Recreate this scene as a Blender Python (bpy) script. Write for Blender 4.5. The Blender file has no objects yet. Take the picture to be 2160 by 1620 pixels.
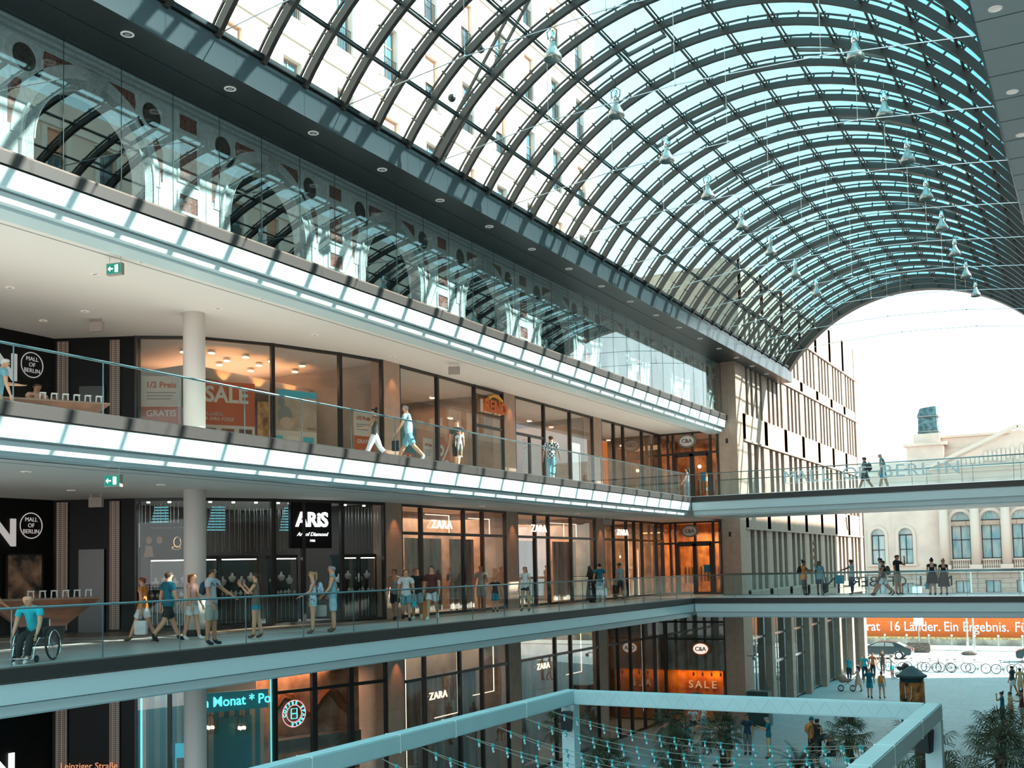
import bpy, bmesh, math, random
from mathutils import Vector, Matrix, Quaternion
random.seed(7)
sc = bpy.context.scene
COL = sc.collection
PI = math.pi
# ---------------------------------------------------------------- camera
cd = bpy.data.cameras.new('camera'); cam = bpy.data.objects.new('camera', cd); COL.objects.link(cam)
yaw, pitch, roll = math.radians(28.63), math.radians(3.51), math.radians(-1.227)
f = Vector((-math.sin(yaw)*math.cos(pitch), math.cos(yaw)*math.cos(pitch), math.sin(pitch)))
r = Vector((math.cos(yaw), math.sin(yaw), 0)); u = r.cross(f)
r2 = r*math.cos(roll) + u*math.sin(roll); u2 = u*math.cos(roll) - r*math.sin(roll)
cam.matrix_world = Matrix(((r2.x, u2.x, -f.x, 0), (r2.y, u2.y, -f.y, 0), (r2.z, u2.z, -f.z, 1.6), (0, 0, 0, 1)))
cd.sensor_width = 36; cd.lens = 36*2293/2160; cd.shift_y = 247.5/2160; cd.clip_end = 600; cd.clip_start = 0.1
sc.camera = cam
# ---------------------------------------------------------------- world, sun, exposure
w = bpy.data.worlds.new('sky'); sc.world = w; w.use_nodes = True
nt = w.node_tree; bg = nt.nodes['Background']
tc = nt.nodes.new('ShaderNodeTexCoord'); sx = nt.nodes.new('ShaderNodeSeparateXYZ'); rp = nt.nodes.new('ShaderNodeValToRGB')
nt.links.new(tc.outputs['Generated'], sx.inputs[0]); nt.links.new(sx.outputs['Z'], rp.inputs[0]); nt.links.new(rp.outputs[0], bg.inputs[0])
e = rp.color_ramp.elements
e[0].position = 0.0; e[0].color = (1.0, 1.0, 1.0, 1); e[1].position = 0.75; e[1].color = (0.30, 0.84, 0.95, 1)
m_ = e.new(0.22); m_.color = (0.78, 0.97, 1.0, 1)
bg.inputs[1].default_value = 2.1
sd = bpy.data.lights.new('sun', 'SUN'); sun = bpy.data.objects.new('sun', sd); COL.objects.link(sun)
sd.energy = 15; sd.angle = math.radians(0.6); sd.color = (1.0, 0.93, 0.84)
sun.rotation_euler = Vector((1, 0.42, 0.83)).to_track_quat('Z', 'Y').to_euler(); sun.location = (20, 10, 30)
sc.view_settings.view_transform = 'Standard'; sc.view_settings.look = 'None'; sc.view_settings.gamma = 1
sc.view_settings.exposure = 0.0; sc.view_settings.use_curve_mapping = False
cy = sc.cycles
cy.max_bounces = 7; cy.diffuse_bounces = 3; cy.glossy_bounces = 3; cy.transmission_bounces = 2; cy.transparent_max_bounces = 24
cy.caustics_reflective = False; cy.caustics_refractive = False; cy.use_denoising = True
cy.use_adaptive_sampling = True; cy.adaptive_threshold = 0.03; cy.sample_clamp_indirect = 6
def area(loc, sx_, sy_, energy, col, rot=(0, 0, 0)):      # the lamps of the shops' ceilings, plus an added sign wall uplight
    l = bpy.data.lights.new('shop_lamp_light', 'AREA'); l.shape = 'RECTANGLE'; l.size = sx_; l.size_y = sy_; l.energy = energy; l.color = col
    o = bpy.data.objects.new('shop_lamp_light', l); COL.objects.link(o); o.location = loc; o.rotation_euler = rot; return o
WARM = (1, .64, .38)
area((-24, 34.5, 8.4), 3, 6, 130, WARM); area((-24, 43, 8.4), 3, 7, 120, WARM); area((-24.5, 51.5, 8.4), 4, 6, 130, WARM)
area((-26, 27.5, 8.3), 4, 4, 90, (1, .68, .45)); area((-24.5, 27, 3.6), 3, 4, 110, (.75, .95, 1))
area((-23.5, 35, 3.6), 2.5, 6, 260, (1, .62, .38)); area((-23.5, 43, 3.6), 2.5, 7, 240, (1, .62, .38)); area((-23.5, 51.5, 3.6), 2.5, 6, 220, (1, .6, .34))
area((-19.4, 57.4, 3.4), 2.6, 2.4, 120, (1, .50, .18)); area((-19.4, 57.4, 8.2), 2.6, 2.4, 36, (1, .55, .3))
area((-19.4, 55.85, -4.05), 2.8, .5, 45, (1, .36, .04)); area((-24, 27.5, -1.6), 3, 4, 260, (1, .55, .3)); area((-25.6, 24.4, -1.6), 1.6, 2, 200, (.2, .85, 1))
area((-19.3, 55.8, -3.75), 2.8, .2, 26, (1, .62, .4), (PI+.25, 0, 0))  # added uplight, only there to brighten the sign wall
area((-23.5, 35, -1.6), 2.5, 6, 160, (1, .7, .5)); area((-23.5, 43, -1.6), 2.5, 7, 160, (1, .7, .5)); area((-23.5, 51.5, -2), 2.5, 6, 90, (1, .6, .35))
# ---------------------------------------------------------------- materials
MATS = {}
def mat(name, col=(.8, .8, .8), rough=.5, metal=0., spec=.5, var=None, bump=None, emit=None, coat=0., stretch=(1, 1, 1)):
    if name in MATS: return MATS[name]
    m = bpy.data.materials.new(name); m.use_nodes = True; n = m.node_tree.nodes; L = m.node_tree.links
    b = n['Principled BSDF']
    b.inputs['Base Color'].default_value = (*col, 1); b.inputs['Roughness'].default_value = rough; b.inputs['Metallic'].default_value = metal
    b.inputs['Specular IOR Level'].default_value = spec; b.inputs['Coat Weight'].default_value = coat
    if emit: b.inputs['Emission Color'].default_value = (*emit[0], 1); b.inputs['Emission Strength'].default_value = emit[1]
    if var or bump:
        t = n.new('ShaderNodeTexCoord'); mp = n.new('ShaderNodeMapping'); mp.inputs['Scale'].default_value = stretch
        L.new(t.outputs['Object'], mp.inputs[0])
    if var:
        x = n.new('ShaderNodeTexNoise'); x.inputs['Scale'].default_value = var[0]; x.inputs['Detail'].default_value = 4
        L.new(mp.outputs[0], x.inputs['Vector'])
        mx = n.new('ShaderNodeMix'); mx.data_type = 'RGBA'; a = var[1]
        c2 = var[2] if len(var) > 2 else tuple(c*(1-a) for c in col)
        mx.inputs['A'].default_value = (*c2, 1); mx.inputs['B'].default_value = (*[min(1, c*(1+a*.5)) for c in col], 1)
        mr = n.new('ShaderNodeMapRange'); mr.inputs['From Min'].default_value = .35; mr.inputs['From Max'].default_value = .65
        L.new(x.outputs['Fac'], mr.inputs['Value']); L.new(mr.outputs[0], mx.inputs['Factor']); L.new(mx.outputs['Result'], b.inputs['Base Color'])
    if bump:
        x = n.new('ShaderNodeTexNoise'); x.inputs['Scale'].default_value = bump[0]; L.new(mp.outputs[0], x.inputs['Vector'])
        bp = n.new('ShaderNodeBump'); bp.inputs['Strength'].default_value = bump[1]; bp.inputs['Distance'].default_value = .02
        L.new(x.outputs['Fac'], bp.inputs['Height']); L.new(bp.outputs[0], b.inputs['Normal'])
    MATS[name] = m; return m
def glass(name, tint, refl=.06, edge=None, rough=0., fres=4.5):
    """thin sheet: see-through in its tint (deeper at a slant, where the way through is longer) plus a mirror reflection"""
    m = bpy.data.materials.new(name); m.use_nodes = True; n = m.node_tree.nodes; L = m.node_tree.links; n.clear()
    o = n.new('ShaderNodeOutputMaterial'); mx = n.new('ShaderNodeMixShader'); t = n.new('ShaderNodeBsdfTransparent'); g = n.new('ShaderNodeBsdfGlossy')
    g.inputs['Roughness'].default_value = rough; g.inputs['Color'].default_value = (.95, 1, 1, 1); t.inputs[0].default_value = (*tint, 1)
    if edge:
        lw = n.new('ShaderNodeLayerWeight'); lw.inputs['Blend'].default_value = .5; cr = n.new('ShaderNodeValToRGB'); L.new(lw.outputs['Facing'], cr.inputs[0])
        cr.color_ramp.elements[0].color = (*tint, 1); cr.color_ramp.elements[0].position = .35
        cr.color_ramp.elements[1].color = (*edge, 1); cr.color_ramp.elements[1].position = .95; L.new(cr.outputs[0], t.inputs[0])
    lf = n.new('ShaderNodeLayerWeight'); lf.inputs['Blend'].default_value = .5; pw = n.new('ShaderNodeMath'); pw.operation = 'POWER'; pw.inputs[1].default_value = fres
    ad = n.new('ShaderNodeMath'); ad.operation = 'MULTIPLY_ADD'; ad.inputs[1].default_value = .9-refl; ad.inputs[2].default_value = refl; ad.use_clamp = True
    L.new(lf.outputs['Facing'], pw.inputs[0]); L.new(pw.outputs[0], ad.inputs[0]); L.new(ad.outputs[0], mx.inputs[0]); L.new(t.outputs[0], mx.inputs[1]); L.new(g.outputs[0], mx.inputs[2]); L.new(mx.outputs[0], o.inputs[0])
    MATS[name] = m; return m
G_ROOF = glass('roof_glass', (.86, .99, 1.0), .01, edge=(.02, .42, .55), fres=7)
G_SHOP = glass('shop_glass', (.93, .93, .92), .025)
G_DARK = glass('mirror_glass', (.93, .97, .97), .10)
G_RAIL = glass('balustrade_glass', (.91, .965, .97), .012, fres=6)
G_LOW = glass('ground_shop_glass', (.85, .87, .86), .075)
def bricks(name, c1, c2, mortar, scale, w_, h_, ms=.01, rough=.6, rot=(0, 0, 0), offset=.5, spec=.4):
    m = mat(name, c1, rough, spec=spec); n = m.node_tree.nodes; L = m.node_tree.links; b = n['Principled BSDF']
    t = n.new('ShaderNodeTexCoord'); mp = n.new('ShaderNodeMapping'); mp.inputs['Rotation'].default_value = rot
    br = n.new('ShaderNodeTexBrick'); br.inputs['Scale'].default_value = scale; br.inputs['Color1'].default_value = (*c1, 1); br.inputs['Color2'].default_value = (*c2, 1)
    br.inputs['Mortar'].default_value = (*mortar, 1); br.inputs['Mortar Size'].default_value = ms; br.inputs['Brick Width'].default_value = w_; br.inputs['Row Height'].default_value = h_; br.offset = offset
    L.new(t.outputs['Object'], mp.inputs[0]); L.new(mp.outputs[0], br.inputs['Vector'])
    x = n.new('ShaderNodeTexNoise'); x.inputs['Scale'].default_value = 3; x.inputs['Detail'].default_value = 5; L.new(t.outputs['Object'], x.inputs['Vector'])
    mm = n.new('ShaderNodeMix'); mm.data_type = 'RGBA'; mm.blend_type = 'MULTIPLY'; mm.inputs['Factor'].default_value = .35
    L.new(br.outputs['Color'], mm.inputs['A']); L.new(x.outputs['Fac'], mm.inputs['B']); L.new(mm.outputs['Result'], b.inputs['Base Color']); return m
WHITE = mat('white_panel', (.72, .84, .86), .35, spec=.5)
PLASTER = mat('ceiling_plaster', (.88, .80, .75), .8)
KERB = mat('dark_stone_kerb', (.045, .038, .035), .5, var=(40, .25))
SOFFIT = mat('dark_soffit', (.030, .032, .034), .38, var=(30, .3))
FASCIA = mat('dark_metal_fascia', (.050, .062, .068), .22, spec=.6)
STEEL = mat('roof_steel', (.055, .045, .040), .42, metal=.2, spec=.5)
FRAME = mat('bronze_frame', (.025, .021, .019), .35, spec=.5)
DKWALL = mat('black_lacquer_wall', (.010, .009, .009), .35, spec=.15)
METAL = mat('brushed_metal', (.5, .55, .56), .25, metal=1)
CHROME = mat('chrome', (.8, .82, .82), .12, metal=1)
TRAV = bricks('travertine_pier', (.62, .41, .31), (.57, .37, .28), (.28, .2, .16), 1, 3.0, 1.32, .004, .6, (PI/2, 0, PI/2), 0)
STONE = bricks('street_travertine', (.58, .42, .33), (.53, .38, .30), (.30, .22, .18), 1, 3.0, 1.1, .006, .6, (PI/2, 0, PI/2), 0)
CREAM = mat('cream_render', (.86, .72, .62), .85, var=(.6, .06))
LCREAM = mat('light_stone_trim', (.88, .80, .73), .8)
BLACK = mat('black_plastic', (.015, .015, .017), .45)
def emis(name, col, s): return mat(name, (0, 0, 0), .6, emit=(col, s))
L_WARM = emis('warm_lamp', (1, .72, .42), 9); L_WHITE = emis('white_lamp', (1, .96, .9), 5); L_STRIP = emis('strip_lamp', (1, .78, .6), 2.2)
L_CYAN = emis('cyan_neon', (.1, .9, 1), 2.6); L_LET = emis('lit_letters', (.95, 1, 1), 1.6); L_DIM = emis('dim_letters', (.80, .74, .70), .55)
# ---------------------------------------------------------------- mesh builder
class MB:
    def __init__(s): s.v = []; s.f = []; s.m = []; s.sm = []; s.mi = 0; s.smooth = False
    def add(s, vs, fs):
        o = len(s.v); s.v += [tuple(p) for p in vs]
        for q in fs: s.f.append([o+i for i in q]); s.m.append(s.mi); s.sm.append(s.smooth)
        return s
    def mat(s, i): s.mi = i; return s
    def box(s, x0, x1, y0, y1, z0, z1):
        return s.add([(x0, y0, z0), (x1, y0, z0), (x1, y1, z0), (x0, y1, z0), (x0, y0, z1), (x1, y0, z1), (x1, y1, z1), (x0, y1, z1)],
                     [(0, 3, 2, 1), (4, 5, 6, 7), (0, 1, 5, 4), (1, 2, 6, 5), (2, 3, 7, 6), (3, 0, 4, 7)])
    def hexa(s, P):   # eight corners: bottom ring, top ring
        return s.add(P, [(0, 3, 2, 1), (4, 5, 6, 7), (0, 1, 5, 4), (1, 2, 6, 5), (2, 3, 7, 6), (3, 0, 4, 7)])
    def bar(s, a, b, w_, h_, up=(0, 0, 1)):   # box-section bar from a to b
        a = Vector(a); b = Vector(b); d = (b-a).normalized(); up = Vector(up)
        if abs(d.dot(up)) > .99: up = Vector((1, 0, 0))
        x = d.cross(up).normalized()*w_/2; y = x.normalized().cross(d).normalized()*h_/2
        return s.hexa([a-x-y, a+x-y, b+x-y, b-x-y, a-x+y, a+x+y, b+x+y, b-x+y])
    def tube(s, pts, r, n=8, closed=False, caps=True):
        pts = [Vector(p) for p in pts]; k = len(pts); rr = r if isinstance(r, (list, tuple)) else [r]*k; vs = []; prev = None
        for i, p in enumerate(pts):
            if closed: d = pts[(i+1) % k]-pts[i-1]
            else: d = pts[min(i+1, k-1)]-pts[max(i-1, 0)]
            d.normalize()
            if prev is None: a = d.orthogonal().normalized()
            else: a = (prev-d*prev.dot(d)); a = a.normalized() if a.length > 1e-6 else d.orthogonal().normalized()
            prev = a; b = d.cross(a)
            vs += [p+(a*math.cos(2*PI*j/n)+b*math.sin(2*PI*j/n))*rr[i] for j in range(n)]
        fs = []
        for i in range(k if closed else k-1):
            i2 = (i+1) % k
            fs += [(i*n+j, i*n+(j+1) % n, i2*n+(j+1) % n, i2*n+j) for j in range(n)]
        if caps and not closed: fs += [tuple(range(n))[::-1], tuple((k-1)*n+j for j in range(n))]
        return s.add(vs, fs)
    def cyl(s, x, y, z0, z1, r, n=16, r1=None):
        return s.tube([(x, y, z0), (x, y, z1)], [r, r if r1 is None else r1], n)
    def lathe(s, prof, n=20, o=(0, 0, 0)):    # profile (r, z)
        vs = []; fs = []
        for (q, z) in prof: vs += [(o[0]+q*math.cos(2*PI*j/n), o[1]+q*math.sin(2*PI*j/n), o[2]+z) for j in range(n)]
        for i in range(len(prof)-1): fs += [(i*n+j, i*n+(j+1) % n, (i+1)*n+(j+1) % n, (i+1)*n+j) for j in range(n)]
        return s.add(vs, fs)
    def prism(s, poly, fn, a, b):   # polygon (u,v) extruded; fn(u,v,t) -> xyz
        k = len(poly); vs = [fn(p[0], p[1], a) for p in poly]+[fn(p[0], p[1], b) for p in poly]
        return s.add(vs, [tuple(range(k))[::-1], tuple(range(k, 2*k))]+[(i, (i+1) % k, k+(i+1) % k, k+i) for i in range(k)])
    def ball(s, c, rx, ry=None, rz=None, n=10):
        ry = ry or rx; rz = rz or rx; vs = []; fs = []; h = n//2+1
        for i in range(h+1):
            t = PI*i/h
            vs += [(c[0]+rx*math.sin(t)*math.cos(2*PI*j/n), c[1]+ry*math.sin(t)*math.sin(2*PI*j/n), c[2]+rz*math.cos(t)) for j in range(n)]
        for i in range(h): fs += [(i*n+j, (i+1)*n+j, (i+1)*n+(j+1) % n, i*n+(j+1) % n) for j in range(n)]
        return s.add(vs, fs)
    def build(s, name, mats, parent=None, loc=None, rz=0, bevel=0, fix=True):
        me = bpy.data.meshes.new(name); me.from_pydata(s.v, [], s.f)
        for m in (mats if isinstance(mats, (list, tuple)) else [mats]): me.materials.append(m)
        me.polygons.foreach_set('material_index', s.m); me.polygons.foreach_set('use_smooth', s.sm)
        if fix:
            bm = bmesh.new(); bm.from_mesh(me); bmesh.ops.recalc_face_normals(bm, faces=bm.faces)
            if bevel: bmesh.ops.bevel(bm, geom=[e for e in bm.edges if e.calc_face_angle(0) > .8], offset=bevel, segments=2, affect='EDGES')
            bm.to_mesh(me); bm.free()
        me.update(); o = bpy.data.objects.new(name, me); COL.objects.link(o)
        if parent: o.parent = parent
        if loc is not None: o.location = loc
        if rz: o.rotation_euler.z = rz
        return o
def tag(o, label=None, cat=None, group=None, kind=None):
    if label: o['label'] = label
    if cat: o['category'] = cat
    if group: o['group'] = group
    if kind: o['kind'] = kind
    return o
def struct(o, label=None): o['kind'] = 'structure'; (label and o.__setitem__('label', label)); return o
def empty(name, loc=(0, 0, 0), rz=0):
    o = bpy.data.objects.new(name, None); COL.objects.link(o); o.location = loc; o.rotation_euler.z = rz; o.empty_display_size = .2; return o
def thing(name, label, cat, loc=(0, 0, 0), rz=0, group=None): return tag(empty(name, loc, rz), label, cat, group)
def kids(o): return [c for c in ALL_KIDS.get(o.name, [])] if False else list(o.children)
def copy_tree(o, parent=None, loc=None, rz=None, label=None):
    c = o.copy(); COL.objects.link(c)
    if parent: c.parent = parent
    for ch in list(o.children): copy_tree(ch, c)
    if loc is not None: c.location = loc
    if rz is not None: c.rotation_euler.z = rz
    if label: c['label'] = label
    return c
def text(name, s_, size, m, parent=None, loc=(0, 0, 0), face='X', depth=.03, shear=0, align='CENTER', bold=0, mirror=False, space=1.0, xs=1.0):
    """lettering as a mesh; face = which way it is read from: X (+X side), Y (-Y side), or an angle about Z"""
    cu = bpy.data.curves.new(name, 'FONT'); cu.body = s_; cu.size = size; cu.extrude = depth/2; cu.align_x = align; cu.align_y = 'CENTER'
    cu.shear = shear; cu.offset = bold; cu.space_character = space; cu.resolution_u = 3
    t = bpy.data.objects.new(name, cu); COL.objects.link(t); dg = bpy.context.evaluated_depsgraph_get(); dg.update()
    me = bpy.data.meshes.new_from_object(t.evaluated_get(dg)); bpy.data.objects.remove(t); me.name = name
    me.materials.clear(); me.materials.append(m)
    rz = {'X': PI/2, 'Y': 0}.get(face, face)
    M4 = Matrix.Rotation(rz, 4, 'Z') @ Matrix.Rotation(PI/2, 4, 'X') @ Matrix.Diagonal((xs*(-1 if mirror else 1), 1, 1, 1))
    me.transform(M4)
    o = bpy.data.objects.new(name, me); COL.objects.link(o); o.location = loc
    if parent: o.parent = parent
    return o
# ================================================================ STRUCTURE
GZ, Z1, Z2, Z3 = -6.7, 0.0, 4.78, 9.36
XE, XS = -17.2, -21.0            # gallery edge, shopfront line
YA, YB, YC = 4.0, 49.3, 55.3     # near end, bridge edge, end wall of the mall
# plaza and street
PAVE = bricks('plaza_paving', (.42, .52, .55), (.37, .47, .50), (.26, .33, .35), 1, 1.2, .6, .012, .5)
ASPH = mat('street_asphalt', (.50, .50, .50), .8, var=(6, .12))
struct(MB().box(-60, 40, -12, 92, GZ-.3, GZ).build('floor', PAVE))
struct(MB().box(-90, 60, 92, 106, GZ-.36, GZ-.04).build('road', ASPH))
struct(MB().box(-90, 60, 106, 190, GZ-.3, GZ+.05).build('pavement', mat('far_pavement', (.62, .60, .56), .8, var=(3, .1))))
m = MB(); m.bar((-4.2, 40, GZ+.004), (-9.2, 79, GZ+.004), .10, .02); m.bar((-14.6, 34, GZ+.004), (-11.4, 52, GZ+.004), .10, .02)
struct(m.build('trim_1', mat('drain_channel', (.34, .37, .39), .5)))
# gallery slabs: dark kerb, two stepped white fascia bands, soffit
def fascia(zt, name, fn, a, b, deep=1.0):
    k = MB(); k.prism([(0, zt), (0, zt-.24), (.30, zt-.24), (.30, zt)], fn, a, b)
    struct(k.build(name+'_kerb', KERB))
    p = MB(); p.prism([(.04, zt-.27), (.08, zt-.64), (.26, zt-.64), (.30, zt-.27)], fn, a, b)
    p.prism([(.10, zt-.26), (.10, zt-.20), (.3, zt-.20), (.3, zt-.26)], fn, a, b)
    p.prism([(.22, zt-.68), (.25, zt-.86), (.44, zt-.86), (.48, zt-.68)], fn, a, b)
    p.prism([(.28, zt-.63), (.28, zt-.70), (.5, zt-.70), (.5, zt-.63)], fn, a, b)
    p.prism([(.44, zt-.84), (.44, zt-.92), (1.0, zt-.92), (1.0, zt-.5), (.6, zt-.5)], fn, a, b)
    struct(p.build(name+'_fascia', WHITE))
along = lambda u_, v_, t: (XE-u_, t, v_)
FLOORM = mat('gallery_floor', (.66, .62, .59), .32, var=(2, .1))
for zt, nm in ((Z1, 'lower_gallery'), (Z2, 'upper_gallery'), (Z3, 'top_gallery')):
    fascia(zt, nm, along, YA, YB if zt < 9 else YC)
    cz = zt-.92 if zt < 9 else zt-.72
    s_ = MB(); s_.box(-32, XE-.28, YA, YC+8, zt-.5, zt-.01)
    struct(s_.build('floor_slab', FLOORM))
    c_ = MB(); c_.box(-32, XE-.9, YA, YC+8, cz, zt-.5)
    struct(c_.build('ceiling', PLASTER))
# ceiling grooves of the upper gallery
m = MB(); m.box(-18.32, -18.27, YA, YC, 8.632, 8.645); m.box(-18.95, -18.92, YA, YC, 8.63, 8.645)
struct(m.build('trim_2', mat('groove_grey', (.45, .42, .40), .7)))
m = MB(); m.box(-18.75, -18.70, YA, YC, 3.855, 3.865); struct(m.build('trim_3', MATS['groove_grey']))
# floor band in front of the shops (warm stone) with a bright inlay line
for z in (Z1, Z2):
    m = MB(); pts = [(-27, 19), (-24.2, 19.8), (-21.6, 22.2), (-20.0, 26.2), (-19.9, 55.2), (-21.2, 55.2), (-21.2, 29.4), (-22.2, 25.6), (-23.7, 23.3), (-25.2, 22.3), (-27, 21.5)]
    m.prism(pts, lambda a, b, t: (a, b, t), z-.012, z+.006); struct(m.build('floor_band', mat('warm_floor_band', (.36, .22, .15), .35, var=(2, .15))))
    m = MB(); q = [(-27, 17.5), (-22.6, 18.6), (-20.4, 20.6), (-19.2, 24.2), (-19.0, 28)]
    for a, b in zip(q, q[1:]): m.bar((*a, z+.012), (*b, z+.012), .05, .01)
    struct(m.build('floor_inlay', mat('pale_inlay', (.85, .72, .62), .3)))
# bridges across the hall
cross = lambda u_, v_, t: (t, YB+u_, v_)
crossb = lambda u_, v_, t: (t, YB+4.6-u_, v_)
for zt, nm in ((Z1, 'lower_bridge'), (Z2, 'upper_bridge')):
    fascia(zt, nm+'_near', cross, XE, 6); fascia(zt, nm+'_far', crossb, XE, 6)
    s_ = MB(); s_.box(XE-.5, 6, YB+.28, YB+4.32, zt-.5, zt-.01); s_.box(XE, 6, YB+.9, YB+3.7, zt-.92, zt-.5)
    struct(s_.build(nm+'_deck', mat('bridge_deck', (.66, .67, .66), .35)))
    struct(MB().box(-21.5, XE-.2, YB, YC, zt-.3, zt-.012).build('floor_landing', FLOORM))
# stone piers
def pier(y0, y1, z0, z1, x0=-21.45, x1=-20.92, m_=TRAV): return struct(MB().box(x0, x1, y0, y1, z0, z1).build('pillar', m_))
for z0, z1 in ((GZ, Z1-.92), (Z1, Z2-.92), (Z2, Z3-.7)):
    for y in (30.0, 38.25, 46.9): pier(y-.42, y+.5, z0, z1)
struct(MB().box(-17.7, -16.7, YC, YC+1.1, GZ, 12.2).build('pillar', TRAV))
struct(MB().box(-17.32, -17.2, YC-.02, YC, 7.9, 8.15).build('trim_9', BLACK)); struct(MB().box(-17.32, -17.2, YC-.02, YC, 3.0, 3.25).build('trim_10', BLACK))
# round columns
for z0, z1 in ((GZ, Z1-.92), (Z1, Z2-.92), (Z2, Z3-.7)):
    m = MB(); m.smooth = True; m.cyl(-21.3, 21.35, z0, z1, .29, 28); c_ = struct(m.build('column', PLASTER))
    struct(MB().cyl(-21.3, 21.35, z0, z0+.16, .30, 28).build('column_base', BLACK))
# canopies: soffit z 12.2 with dark fascia, left and right; panel joints
for sgn, xe in ((-1, -15.93), (1, -1.8)):
    x_in, x_out = (xe, xe-9) if sgn < 0 else (xe, xe+9.1)
    a, b = min(x_in, x_out), max(x_in, x_out)
    y0 = 2
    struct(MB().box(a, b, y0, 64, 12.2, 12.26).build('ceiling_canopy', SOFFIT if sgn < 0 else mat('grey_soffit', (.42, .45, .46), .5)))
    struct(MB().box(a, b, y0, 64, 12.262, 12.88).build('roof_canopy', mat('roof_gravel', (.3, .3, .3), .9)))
    m = MB(); xx = xe+(-.0 if sgn < 0 else -.04); m.box(xx, xx+.04, y0, 64.02, 12.195, 12.9)
    struct(m.build('canopy_fascia', FASCIA))
    m = MB()
    y = 3.0
    while y < 64:
        m.box(xx-.003, xx+.043, y-.006, y+.006, 12.2, 12.9); m.box(a, b, y-.008, y+.008, 12.192, 12.2) if sgn > 0 else None; y += 1.42
    if sgn < 0: m.box(-16.72, -16.70, y0, 64, 12.192, 12.2)
    else: m.box(-.62, -.56, y0, 64, 12.185, 12.2)
    struct(m.build('trim_4' if sgn < 0 else 'trim_5', BLACK))
# ---- painted arcade wall behind the mirror glazing of the top storey
AX, PIT = -17.78, 5.34
ARCST = mat('arcade_stone', (.70, .76, .76), .75, var=(9, .14)); REDST = mat('red_porphyry', (.30, .12, .09), .6, var=(14, .5, (.12, .05, .04)))
ORNA = mat('carved_ornament', (.56, .60, .59), .8, var=(55, .6, (.20, .24, .24)), bump=(60, .7)); RELF = mat('medallion_bronze', (.075, .06, .05), .6, var=(12, .6), bump=(16, 1.))
def arch_face(mb, yc, r, zs, zb, y0, y1, z1, fn, depth=.35, n=24):
    inner = [(yc-r, zb), (yc-r, (zb+zs)/2)]+[(yc-r*math.cos(PI*i/n), zs+r*math.sin(PI*i/n)) for i in range(n+1)]+[(yc+r, (zb+zs)/2), (yc+r, zb)]
    outer = [(y0, zb), (y0, (zb+zs)/2)]
    al = math.atan2(z1-zs, yc-y0)
    for i in range(n+1):
        t = PI*i/n; c, s_ = -math.cos(t), math.sin(t)
        k = min((y1-yc)/c if c > 1e-6 else ((y0-yc)/c if c < -1e-6 else 1e9), (z1-zs)/s_ if s_ > 1e-6 else 1e9)
        outer.append((yc+c*k, zs+s_*k))
    outer += [(y1, (zb+zs)/2), (y1, zb)]
    for i in range(len(inner)-1):
        a, b, c, d = inner[i], inner[i+1], outer[i+1], outer[i]
        mb.add([fn(*a, 0), fn(*b, 0), fn(*c, 0), fn(*d, 0)], [(0, 1, 2, 3)])
        mb.add([fn(*a, 0), fn(*b, 0), fn(*b, depth), fn(*a, depth)], [(0, 1, 2, 3)])
        if abs(c[1]-d[1]) > 1e-6 and abs(c[0]-d[0]) > 1e-6:   # corner fill
            cor = (y0 if c[0] < yc else y1, z1); mb.add([fn(*c, 0), fn(*d, 0), fn(*cor, 0)], [(0, 1, 2)])
def ring(mb, yc, zc, r0, r1, fn, d0, d1, a0=0, a1=PI, n=28):
    for i in range(n):
        t0, t1 = a0+(a1-a0)*i/n, a0+(a1-a0)*(i+1)/n
        P = [(yc-rr*math.cos(t), zc+rr*math.sin(t)) for t in (t0, t1) for rr in (r0, r1)]
        q = [fn(*P[0], d0), fn(*P[1], d0), fn(*P[3], d0), fn(*P[2], d0), fn(*P[0], d1), fn(*P[1], d1), fn(*P[3], d1), fn(*P[2], d1)]
        mb.hexa(q)
def disc(mb, yc, zc, r, fn, d, n=28): mb.add([fn(yc+r*math.cos(2*PI*i/n), zc+r*math.sin(2*PI*i/n), d) for i in range(n)], [tuple(range(n))])
AF = lambda y, z, d: (AX-d, y, z)          # d>0 goes into the wall
wall = MB(); orn = MB(); red = MB(); med = MB(); trm = MB()
ARCHES = [14.98-PIT+PIT*i for i in range(9)]
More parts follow.
